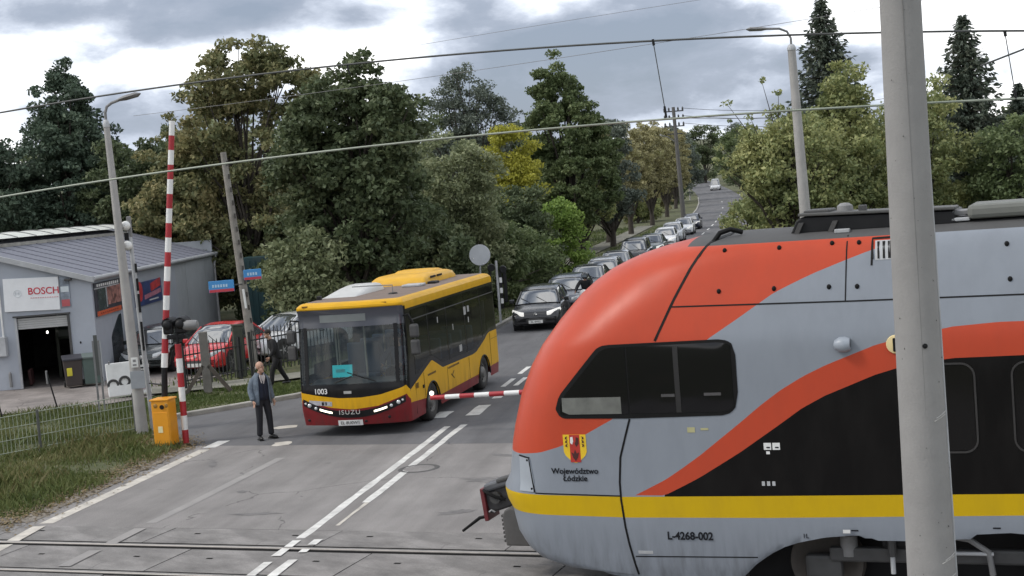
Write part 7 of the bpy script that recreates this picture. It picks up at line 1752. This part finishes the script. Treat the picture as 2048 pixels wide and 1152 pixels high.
# ================================================================== TREES
M_BARK = pmat('bark', (0.055, 0.045, 0.036), 0.95, var=0.3, scale=6, bump=0.6)
M_BARKP = pmat('pale_bark', (0.16, 0.14, 0.12), 0.95, var=0.3, scale=6, bump=0.5)
LF = {
    'ever': leafmat('leaf_dark_evergreen', [(0.047, 0.072, 0.053), (0.093, 0.133, 0.090), (0.164, 0.210, 0.140)], 0.15),
    'olive': leafmat('leaf_olive', [(0.078, 0.096, 0.046), (0.163, 0.180, 0.084), (0.305, 0.283, 0.137), (0.429, 0.351, 0.183)], 0.3),
    'dense': leafmat('leaf_dense_green', [(0.057, 0.079, 0.039), (0.109, 0.141, 0.070), (0.202, 0.221, 0.112)], 0.25),
    'willow': leafmat('leaf_willow', [(0.121, 0.151, 0.075), (0.243, 0.273, 0.147), (0.400, 0.414, 0.243)], 0.3),
    'grey': leafmat('leaf_grey_green', [(0.079, 0.099, 0.076), (0.162, 0.191, 0.152), (0.271, 0.297, 0.247)], 0.25),
    'green': leafmat('leaf_mid_green', [(0.069, 0.098, 0.045), (0.141, 0.186, 0.079), (0.259, 0.291, 0.141)], 0.3),
    'yellow': leafmat('leaf_yellow', [(0.239, 0.250, 0.045), (0.431, 0.422, 0.067), (0.575, 0.541, 0.115)], 0.35),
    'brown': leafmat('leaf_autumn_brown', [(0.139, 0.138, 0.075), (0.273, 0.256, 0.135), (0.437, 0.400, 0.210), (0.469, 0.491, 0.221)], 0.3),
    'gold': leafmat('leaf_yellowish_green', [(0.098, 0.131, 0.059), (0.216, 0.254, 0.109), (0.373, 0.387, 0.171), (0.554, 0.533, 0.238)], 0.3),
    'lime': leafmat('leaf_lime', [(0.124, 0.208, 0.047), (0.262, 0.374, 0.090), (0.410, 0.512, 0.148)], 0.35),
    'spruce': leafmat('needle_spruce', [(0.039, 0.057, 0.041), (0.086, 0.109, 0.081), (0.159, 0.171, 0.122)], 0.1),
}
def leaf_quads(C, size, rng, up=0.35, aspect=0.62):
    """C (n,3) leaf centres -> rhombic leaves, each slightly folded, facing anywhere with a bias upwards."""
    n = len(C); N_ = rng.normal(0, 1, (n, 3)); N_[:, 2] += up * 2; N_ /= np.linalg.norm(N_, axis=1)[:, None]
    A = rng.normal(0, 1, (n, 3)); A -= N_ * (A * N_).sum(1)[:, None]; A /= np.linalg.norm(A, axis=1)[:, None]; B_ = np.cross(N_, A)
    s = size * (0.45 + 1.0 * rng.beta(1.6, 2.2, n))[:, None] * 1.12
    V = np.stack([C - A * s * 0.55, C + B_ * s * aspect * 0.5 + N_ * s * 0.08, C + A * s * 0.55, C - B_ * s * aspect * 0.5 + N_ * s * 0.08], 1).reshape(-1, 3)
    return V, np.arange(n * 4).reshape(n, 4)
FINE, MORE = 0.78, 1.05
def tree(name, label, base, crowns, leaf, leafsize=0.24, per=130, trunk=0.22, group=None, seed=1, extra=(), fork=0.45, bark=None, cat='tree', clump=1.0, limbs=26):
    """crowns: (x, y, z, rx, ry, rz, n_clumps) in metres relative to the base."""
    rng = np.random.default_rng(seed); t = thing(name, base, 0.0, label, cat, group); leafsize *= FINE; per *= MORE
    CC, RR_ = [], []
    for (x, y, z, rx, ry, rz, n) in crowns:
        d = rng.normal(0, 1, (n, 3)); d /= np.linalg.norm(d, axis=1)[:, None]; q = rng.uniform(0.30, 1.0, n) ** 0.5 * np.where(rng.uniform(0, 1, n) > 0.85, 1.14, 1.0)
        bump_ = 1 + 0.16 * np.sin(d[:, 0] * 5 + seed) * np.cos(d[:, 2] * 4 + d[:, 1] * 3)
        P_ = np.stack([x + d[:, 0] * rx * q * bump_, y + d[:, 1] * ry * q * bump_, z + d[:, 2] * rz * q * bump_], 1)
        CC.append(P_); RR_.append(rng.uniform(0.30, 0.62, n) * clump * (0.75 + 0.25 * min(rx, rz) / 2.5))
    if len(extra):
        CC.append(np.array([e[:3] for e in extra])); RR_.append(np.array([e[3] for e in extra]))
    CC = np.concatenate(CC); RR_ = np.concatenate(RR_); k = CC[:, 2] > 0.15; CC, RR_ = CC[k], RR_[k]
    cnt = np.maximum(12, (per * (RR_ / (0.5 * clump)) ** 2).astype(int))
    idx = np.repeat(np.arange(len(CC)), cnt); n = len(idx)
    d = rng.normal(0, 1, (n, 3)); d /= np.linalg.norm(d, axis=1)[:, None]; q = rng.uniform(0.0, 1.0, n) ** 0.45
    L_ = CC[idx] + d * (RR_[idx] * q)[:, None] * np.array([1.15, 1.15, 0.72]); L_ = L_[L_[:, 2] > 0.02]
    V, F = leaf_quads(L_, leafsize, rng); np_mesh('crown', V, F, leaf, t)
    # trunk and limbs to the clumps
    m_ = MB(); top_ = CC[:, 2].max(); cx, cy = np.average(CC[:, 0]), np.average(CC[:, 1]); hF = max(0.5, top_ * fork * 0.6)
    sp = [(0, 0, -0.1), (cx * 0.15 + rng.normal(0, 0.06), rng.normal(0, 0.06), hF * 0.5), (cx * 0.4, cy * 0.4, hF), (cx * 0.8, cy * 0.8, top_ * 0.62), (cx, cy, top_ * 0.86)]
    m_.path(sp, [trunk * 1.25, trunk, trunk * 0.85, trunk * 0.45, trunk * 0.12], 9)
    sel = list(rng.permutation(len(CC))[:limbs]) + [i for i in range(len(CC) - len(extra), len(CC))]
    for i in sel:
        e = Vector(CC[i]); u = min(0.95, max(0.15, (e.z - hF * 0.6) / max(0.1, top_ * 0.95))) * rng.uniform(0.5, 0.8)
        j = u * (len(sp) - 1); a = Vector(sp[int(j)]).lerp(Vector(sp[min(int(j) + 1, len(sp) - 1)]), j - int(j)); r_ = trunk * (0.5 - 0.36 * u)
        mid = a.lerp(e, 0.5) + Vector((rng.normal(0, 0.15), rng.normal(0, 0.15), 0.12 * (e - a).length)); m_.path([a, mid, e], [r_, r_ * 0.6, r_ * 0.15], 5, cap=False)
    m_.build('trunk', bark or M_BARK, t, smooth=True)
    return t
def spruce(label, base, H, R, leaf, seed, group='spruces behind the train', z0=0.8):
    rng = np.random.default_rng(seed); t = thing('spruce_tree', base, 0.0, label, 'tree', group); C = []; A = []
    z = z0; m_ = MB(); m_.path([(0, 0, -0.1), (0, 0, H * 0.6), (0, 0, H)], [0.22, 0.12, 0.02], 8)
    while z < H - 0.05:
        u = z / H; ln0 = R * (1 - u) ** 0.85 * 1.05 + 0.10; nb = 7 + int(4 * (1 - u))
        off = rng.uniform(0, 2 * PI)
        for k in range(nb):
            a = off + 2 * PI * k / nb + rng.normal(0, 0.12); ln = ln0 * rng.uniform(0.65, 1.18); dr = Vector((math.cos(a), math.sin(a), 0))
            m = max(5, int(ln * 11)); ss = np.linspace(0.08, 1.0, m)
            zz = z - 0.26 * ln * ss + 0.20 * ln * ss ** 3 + 0.12 * (ss > 0.85)
            ctr = np.stack([dr.x * ln * ss, dr.y * ln * ss, zz], 1)
            for rep in range(3):
                w = (1 - ss * 0.7)[:, None] * 0.22 * min(1.0, ln); jit = rng.normal(0, 1, (m, 3)) * w * np.array([1, 1, 0.35]); jit[:, 2] -= np.abs(rng.normal(0, 0.07, m)) * 1.2
                C.append(ctr + jit); A.append(np.tile([dr.x, dr.y, -0.35], (m, 1)))
            if ln > 0.5: m_.path([(0, 0, z), (dr.x * ln * 0.9, dr.y * ln * 0.9, float(zz[-2]))], [0.03, 0.008], 4, cap=False)
        z += 0.20 + 0.16 * (1 - u)
    C = np.concatenate(C); A = np.concatenate(A); n = len(C); A = A + rng.normal(0, 0.45, (n, 3)); A /= np.linalg.norm(A, axis=1)[:, None]
    S = rng.normal(0, 1, (n, 3)); B_ = np.cross(A, S); B_ /= np.linalg.norm(B_, axis=1)[:, None]; s = rng.uniform(0.18, 0.38, n)[:, None]
    V = np.stack([C - A * s * 0.5, C + B_ * s * 0.21, C + A * s * 0.6, C - B_ * s * 0.21], 1).reshape(-1, 3)
    np_mesh('crown', V, np.arange(n * 4).reshape(n, 4), leaf, t); m_.build('trunk', M_BARK, t)
    return t
G1 = 'trees behind the workshop'
tree('evergreen_tree', 'tall dark evergreen with a pointed top, rising behind the workshop', (-21.6, 71, 0), [(0, 0, 12.6, 0.6, 0.6, 1.2, 14), (0, 0, 11.2, 1.5, 1.4, 1.5, 50), (0.1, 0, 9.4, 2.4, 2.2, 1.8, 90), (0.2, 0, 7.2, 3.3, 2.8, 2.2, 110), (0.2, 0, 4.6, 3.8, 3.2, 2.8, 90)], LF['ever'], 0.26, 150, 0.3, G1, 11)
tree('evergreen_tree', 'broad dark tree filling the frame edge behind the workshop', (-26.2, 68, 0), [(0.4, 0, 7.2, 3.4, 3.0, 3.2, 120), (0.5, 0, 4.0, 3.6, 3.0, 3.2, 80)], LF['ever'], 0.27, 140, 0.3, G1, 12)
tree('leafy_tree', 'dark leafy tree above the workshop ridge end', (-17.6, 69, 0), [(0, 0, 6.3, 2.6, 2.4, 2.8, 110), (0.2, 0, 3.6, 2.8, 2.4, 2.8, 60)], LF['dense'], 0.25, 140, 0.25, G1, 13)
tree('leafy_tree', 'pale feathery tree top between evergreen and big olive tree', (-14.6, 76, 0), [(0.0, 0, 8.0, 1.7, 1.6, 2.4, 50), (0, 0, 5.5, 2.4, 2.0, 2.6, 60)], LF['willow'], 0.20, 90, 0.2, G1, 14)
tree('leafy_tree', 'dark bushy tree over the far workshop roof corner', (-17.4, 74, 0), [(0, 0, 6.4, 3.0, 2.4, 3.6, 120), (0.5, 0, 3.6, 3.4, 2.4, 3.0, 70)], LF['dense'], 0.25, 140, 0.2, G1, 15)
G2 = 'trees between workshop and street'
tree('leafy_tree', 'olive tree filling the gap between evergreen and open olive-brown tree', (-18.0, 84, 0), [(0, 0, 7.6, 3.2, 2.4, 3.2, 90), (0.5, 0, 4.2, 3.6, 2.4, 3.0, 50)], LF['olive'], 0.33, 110, 0.25, G1, 16)
tree('olive_tree', 'tall open olive-brown tree with sky showing through its crown', (-11.8, 66, 0), [(-0.24, 0, 11.34, 1.83, 1.83, 2.07, 50), (-1.95, 0, 9.39, 1.9, 1.95, 2.32, 54), (1.95, 0, 10.73, 1.83, 1.83, 1.83, 50), (-2.93, 0, 6.22, 2.32, 2.2, 2.68, 70), (0.49, 0, 7.19, 2.68, 2.44, 2.2, 60), (-2.81, -0.3, 3.29, 2.44, 1.95, 2.68, 70), (0.73, -0.3, 3.04, 2.93, 1.95, 2.93, 80)], LF['olive'], 0.27, 125, 0.26, G2, 21, limbs=70)
tree('round_tree', 'dense round dark green tree rising above the bus roof', (-5.7, 52, 0), [(0.2, 0, 7.4, 2.5, 2.3, 2.9, 150), (0.5, 0, 5.0, 2.7, 2.4, 2.8, 130), (-1.2, 0, 6.2, 2.0, 1.8, 2.4, 70), (1.2, 0, 8.2, 1.3, 1.2, 1.4, 34)], LF['dense'], 0.25, 150, 0.28, G2, 22, limbs=40)
tree('olive_tree', 'lower brownish tree left of the leaning pole', (-14.6, 68.5, 0), [(0, 0, 6.4, 2.4, 2.0, 3.0, 100), (0.3, 0, 3.2, 2.6, 2.0, 2.6, 70)], LF['olive'], 0.25, 130, 0.2, G2, 23)
tree('shrub', 'lighter olive bush standing out in front of the dark trees', (-7.3, 50.3, 0), [(0, 0, 2.9, 1.5, 1.2, 1.5, 70), (0.2, 0, 1.4, 1.4, 1.1, 1.2, 40)], LF['willow'], 0.21, 130, 0.10, 'shrubs under the trees', 24, cat='shrub')
tree('shrub', 'dark thicket behind the railing and the white car', (-5.4, 56.5, 0), [(0, 0, 2.0, 3.0, 1.2, 2.2, 110), (2.2, 0, 2.2, 2.0, 1.2, 2.3, 80)], LF['dense'], 0.24, 140, 0.12, 'shrubs under the trees', 25, cat='shrub')
tree('shrub', 'dark thicket at the workshop back corner beside the container', (-10.4, 66.5, 0), [(-1.0, 0, 2.4, 2.2, 1.2, 2.6, 90), (1.4, 0, 2.4, 2.2, 1.2, 2.6, 90)], LF['dense'], 0.24, 130, 0.12, 'shrubs under the trees', 26, cat='shrub')
tree('shrub', 'dark thicket hiding the trunks behind the leaning pole', (-7.6, 57.5, 0), [(-0.6, 0, 2.4, 2.0, 1.1, 2.6, 90), (1.6, 0, 2.8, 1.8, 1.1, 2.6, 80)], LF['dense'], 0.24, 120, 0.12, 'shrubs under the trees', 27, cat='shrub')
tree('shrub', 'dark thicket right behind the bus roof fairing', (-4.6, 58.2, 0), [(-0.6, 0, 2.6, 1.9, 1.1, 2.6, 80), (0.9, 0, 2.4, 1.6, 1.1, 2.4, 60)], LF['dense'], 0.24, 120, 0.12, 'shrubs under the trees', 28, cat='shrub')
for k, (al, lam, h, lf, lab) in enumerate(((63, -11.2, 5.2, 'green', 'green thicket at the foot of the tall mid green tree'), (74, -12.2, 5.5, 'dense', 'dark thicket right of the lime green bush'), (88, -13.0, 5.0, 'green', 'thicket behind the nearest brown autumn tree'), (104, -13.5, 5.5, 'brown', 'brownish thicket behind the roadside row'), (124, -14.0, 6.0, 'green', 'thicket farther along behind the roadside row'), (150, -15.0, 7.0, 'brown', 'far brown thicket below the utility pole lamp'), (142, -9.5, 3.4, 'gold', 'low yellowish thicket on the verge left of the far utility pole'), (172, -9.5, 4.0, 'brown', 'low brown thicket on the verge past the far utility pole'), (205, -8.5, 4.5, 'green', 'low green thicket at the left of the bend'))):
    tree('shrub', lab, road_pt(al, lam), [(0, 0, h * 0.6, 2.6, 1.8, h * 0.42, 70), (0.3, 2.0, h * 0.35, 2.8, 2.0, h * 0.4, 60)], LF[lf], 0.30, 100, 0.12, 'thickets along the footpath', 90 + k, cat='shrub')
G3 = 'trees along the street beyond the bus'
tree('willow_tree', 'pale olive willow behind the bus, drooping to the ground', (-2.3, 61.5, 0), [(0, 0, 5.4, 2.0, 1.7, 2.2, 120), (0.1, 0, 3.0, 2.2, 1.7, 2.4, 120)], LF['willow'], 0.19, 150, 0.2, G3, 31)
tree('shrub', 'dark hedge bush low behind the round sign', (-0.9, 63.5, 0), [(0, 0, 1.9, 1.9, 1.4, 2.0, 90), (1.6, 3, 1.7, 1.5, 1.4, 1.8, 60)], LF['green'], 0.20, 130, 0.1, 'shrubs under the trees', 32, cat='shrub')
tree('shrub', 'dark green bush between the willow and the lime green bush', (0.6, 69.5, 0), [(0, 0, 3.4, 1.5, 1.5, 2.0, 90), (0.2, 0, 1.6, 1.9, 1.5, 1.7, 80)], LF['dense'], 0.21, 140, 0.12, 'shrubs under the trees', 33, cat='shrub')
tree('shrub', 'lime green bush beside the footpath behind the queue', (2.9, 80.5, 0), [(0, 0, 3.0, 1.3, 1.2, 1.7, 70), (0.2, 0, 1.5, 1.5, 1.2, 1.4, 50)], LF['lime'], 0.22, 130, 0.1, 'shrubs under the trees', 34, cat='shrub')
tree('yellow_tree', 'bright yellow autumn tree', (0.5, 76, 0), [(-0.1, 0, 7.0, 1.25, 1.1, 1.9, 60), (0.4, -0.3, 5.4, 1.3, 1.1, 1.5, 50), (-1.1, 0, 7.0, 0.6, 0.6, 0.5, 8)], LF['yellow'], 0.21, 130, 0.15, G3, 35)
tree('grey_tree', 'airy grey-green tree with feathery top above the willow', (-1.7, 83, 0), [(0.1, 0, 10.9, 1.7, 1.5, 1.9, 60), (-1.6, 0, 9.4, 1.7, 1.5, 1.7, 50), (1.0, 0, 8.6, 1.9, 1.6, 2.4, 70), (-0.8, 0, 6.2, 2.6, 2.0, 2.6, 80)], LF['grey'], 0.20, 105, 0.25, G3, 36, limbs=60)
tree('green_tree', 'tall mid green tree, highest beside the street', (4.4, 96, 0), [(-0.3, 0, 11.6, 1.8, 1.7, 2.0, 70), (-0.2, 0, 8.8, 3.0, 2.6, 2.8, 130), (0.6, 0, 5.6, 3.4, 2.8, 3.2, 130), (2.2, 0, 7.8, 1.8, 1.6, 2.0, 50)], LF['green'], 0.27, 150, 0.3, G3, 37, limbs=40)
tree('grey_tree', 'grey-green tree right of the tall mid green tree', (8.6, 116, 0), [(0, 0, 8.0, 2.2, 2.0, 2.6, 90), (0, 0, 4.6, 2.6, 2.0, 2.6, 90)], LF['grey'], 0.27, 120, 0.22, G3, 38)
G4 = 'brown roadside trees'
br_lab = ['brown autumn tree nearest behind the queue', 'brown autumn tree, second in the roadside row', 'tall brown autumn tree, third in the roadside row', 'brown autumn tree beside the far utility pole', 'brown autumn tree beyond the far utility pole', 'smallest brown tree, last of the roadside row']
for k, (al, lam, h) in enumerate(((84, -8.2, 7.8), (97, -7.8, 9.8), (112, -7.4, 11.4), (132, -7.0, 11.4), (156, -6.8, 11.8), (186, -6.8, 12.0))):
    p_ = road_pt(al, lam)
    tree('roadside_tree', br_lab[k], p_, [(0, 0, h * 0.68, 2.9, 2.4, h * 0.32, 100), (0, 0, h * 0.45, 3.1, 2.4, h * 0.2, 70)], LF['brown'] if k != 0 else LF['gold'], 0.30, 110, 0.24, G4, 40 + k, fork=0.35)
far_spec = ((215, -7, 12, 'grey', 'hazy tree beyond the roadside row'), (248, -7, 13, 'green', 'distant green tree past the hazy tree'), (290, -7, 14, 'grey', 'grey-green tree closing the view at the road end'), (322, 2, 15, 'dense', 'dark tree closing the road end behind the far van'), (350, 13, 14, 'grey', 'distant tree right of the far street lamps'), (300, 7, 13, 'green', 'distant tree on the outer side of the bend'), (250, 7.0, 12, 'dense', 'dark distant tree on the right of the rise'), (205, 7.2, 11, 'gold', 'yellowish tree far up on the right verge'), (165, 7.4, 10, 'green', 'green tree on the right verge past the slim post'), (134, 7.0, 9, 'gold', 'yellowish tree on the right verge by the slim post'), (108, 7.2, 8, 'green', 'green tree on the right verge nearest the slim post'), (84, 7.6, 7, 'gold', 'yellow-green tree on the right verge before the slim post'))
for k, (al, lam, h, lf, lab) in enumerate(far_spec):
    p_ = road_pt(al, lam); f_ = 1.0 if al > 200 else 0.62
    tree('distant_tree', lab, p_, [(0, 0, h * 0.62, 4.0 * f_, 3.0 * f_, h * 0.36, 70), (0, 0, h * 0.3, 4.2 * f_, 3.0 * f_, h * 0.27, 50)], LF[lf], 0.5 * (0.55 + 0.45 * f_ if al > 200 else 0.62), 80, 0.3 * f_, 'distant trees at the end of the street', 60 + k, clump=1.7 * (f_ * 0.8 + 0.2))
for k, (x, y, h, w_, lab) in enumerate(((-8, 104, 11.5, 6.5, 'far wood tree showing between olive and grey-green trees'), (-19, 98, 11.0, 7, 'far wood tree showing behind the big olive tree'), (0.5, 112, 10.5, 5, 'far wood tree low behind the yellow tree'), (-31, 92, 10.5, 7, 'far wood tree behind the workshop roof end'), (33, 110, 9, 6, 'far wood tree low behind the spruces'), (42, 105, 10, 6, 'far wood tree at the edge beyond the spruces'))):
    tree('wood_tree', lab, (x, y, 0), [(0, 0, h * 0.55, w_, 3.0, h * 0.42, 130), (0, 0, h * 0.25, w_, 3, h * 0.25, 70)], LF['dense'], 0.42, 100, 0.3, 'far wood trees', 70 + k, clump=1.5)
G5 = 'yellowish trees behind the train'
tree('ash_tree', 'airy yellow-green tree with loose twigs leaning over the street', (11.6, 57, 0), [(0.4, 0, 5.0, 2.3, 2.0, 2.5, 140), (-0.8, 0, 5.6, 1.3, 1.2, 1.7, 40), (0.8, 0, 2.4, 2.4, 2.0, 2.2, 60)], LF['gold'], 0.20, 120, 0.16, G5, 51, limbs=46,
     extra=[(-2.4, 0, 7.9, 0.24), (-0.95, 0, 8.75, 0.20), (-2.35, 0, 7.2, 0.13), (-1.5, 0, 7.3, 0.22), (-1.7, 0, 6.7, 0.25), (-2.8, 0, 6.2, 0.22), (-3.0, 0, 5.6, 0.25), (-2.6, 0, 5.1, 0.3), (-0.4, 0, 7.6, 0.3), (-0.3, 0, 8.2, 0.2), (0.1, 0, 7.1, 0.35), (-1.9, 0, 5.6, 0.3)])
tree('ash_tree', 'broad yellow-green tree behind the curved lamp post', (14.6, 59, 0), [(-0.2, 0, 8.0, 0.9, 0.9, 1.5, 34), (-0.1, 0, 6.4, 1.5, 1.4, 1.7, 60), (0.1, 0, 4.4, 2.2, 2.0, 2.2, 110), (0.3, 0, 2.6, 2.6, 2.0, 2.0, 50)], LF['gold'], 0.21, 130, 0.2, G5, 52)
tree('ash_tree', 'yellow-green tree close left of the thick mast', (17.9, 61, 0), [(0, 0, 5.4, 2.1, 2.0, 2.6, 140), (0, 0, 2.6, 2.4, 2.0, 2.2, 70)], LF['gold'], 0.21, 130, 0.2, G5, 53)
tree('ash_tree', 'dark green tree right of the thick mast', (21.6, 60.5, 0), [(0, 0, 4.3, 2.0, 2.0, 2.3, 120), (0.3, 0, 2.3, 2.4, 2.0, 2.2, 70)], LF['green'], 0.21, 130, 0.2, G5, 54)
tree('ash_tree', 'darkest leafy tree at the frame edge behind the train', (25.4, 61, 0), [(0, 0, 4.6, 2.2, 2.0, 2.4, 120), (0, 0, 2.4, 2.4, 2.0, 2.0, 70)], LF['dense'], 0.22, 130, 0.2, G5, 55)
tree('shrub', 'low yellow-green bush at the street side below the loose twigs', (11.6, 68, 0), [(0, 0, 2.2, 1.2, 1.4, 1.8, 50), (0.8, 3, 2.6, 1.4, 1.4, 2.0, 50)], LF['gold'], 0.22, 120, 0.12, 'shrubs under the trees', 56, cat='shrub')
spruce('tallest spruce, its tip touching the frame top', (17.4, 75, 0), 14.0, 3.9, LF['spruce'], 81)
spruce('pointed dark spruce right of the thick mast', (23.3, 70.5, 0), 12.0, 3.9, LF['spruce'], 82)
spruce('small spruce tip at the frame edge', (26.1, 71, 0), 8.4, 2.6, LF['spruce'], 83)
spruce('slender spruce behind the broad yellow-green tree', (18.9, 79, 0), 11.0, 2.6, LF['spruce'], 84)
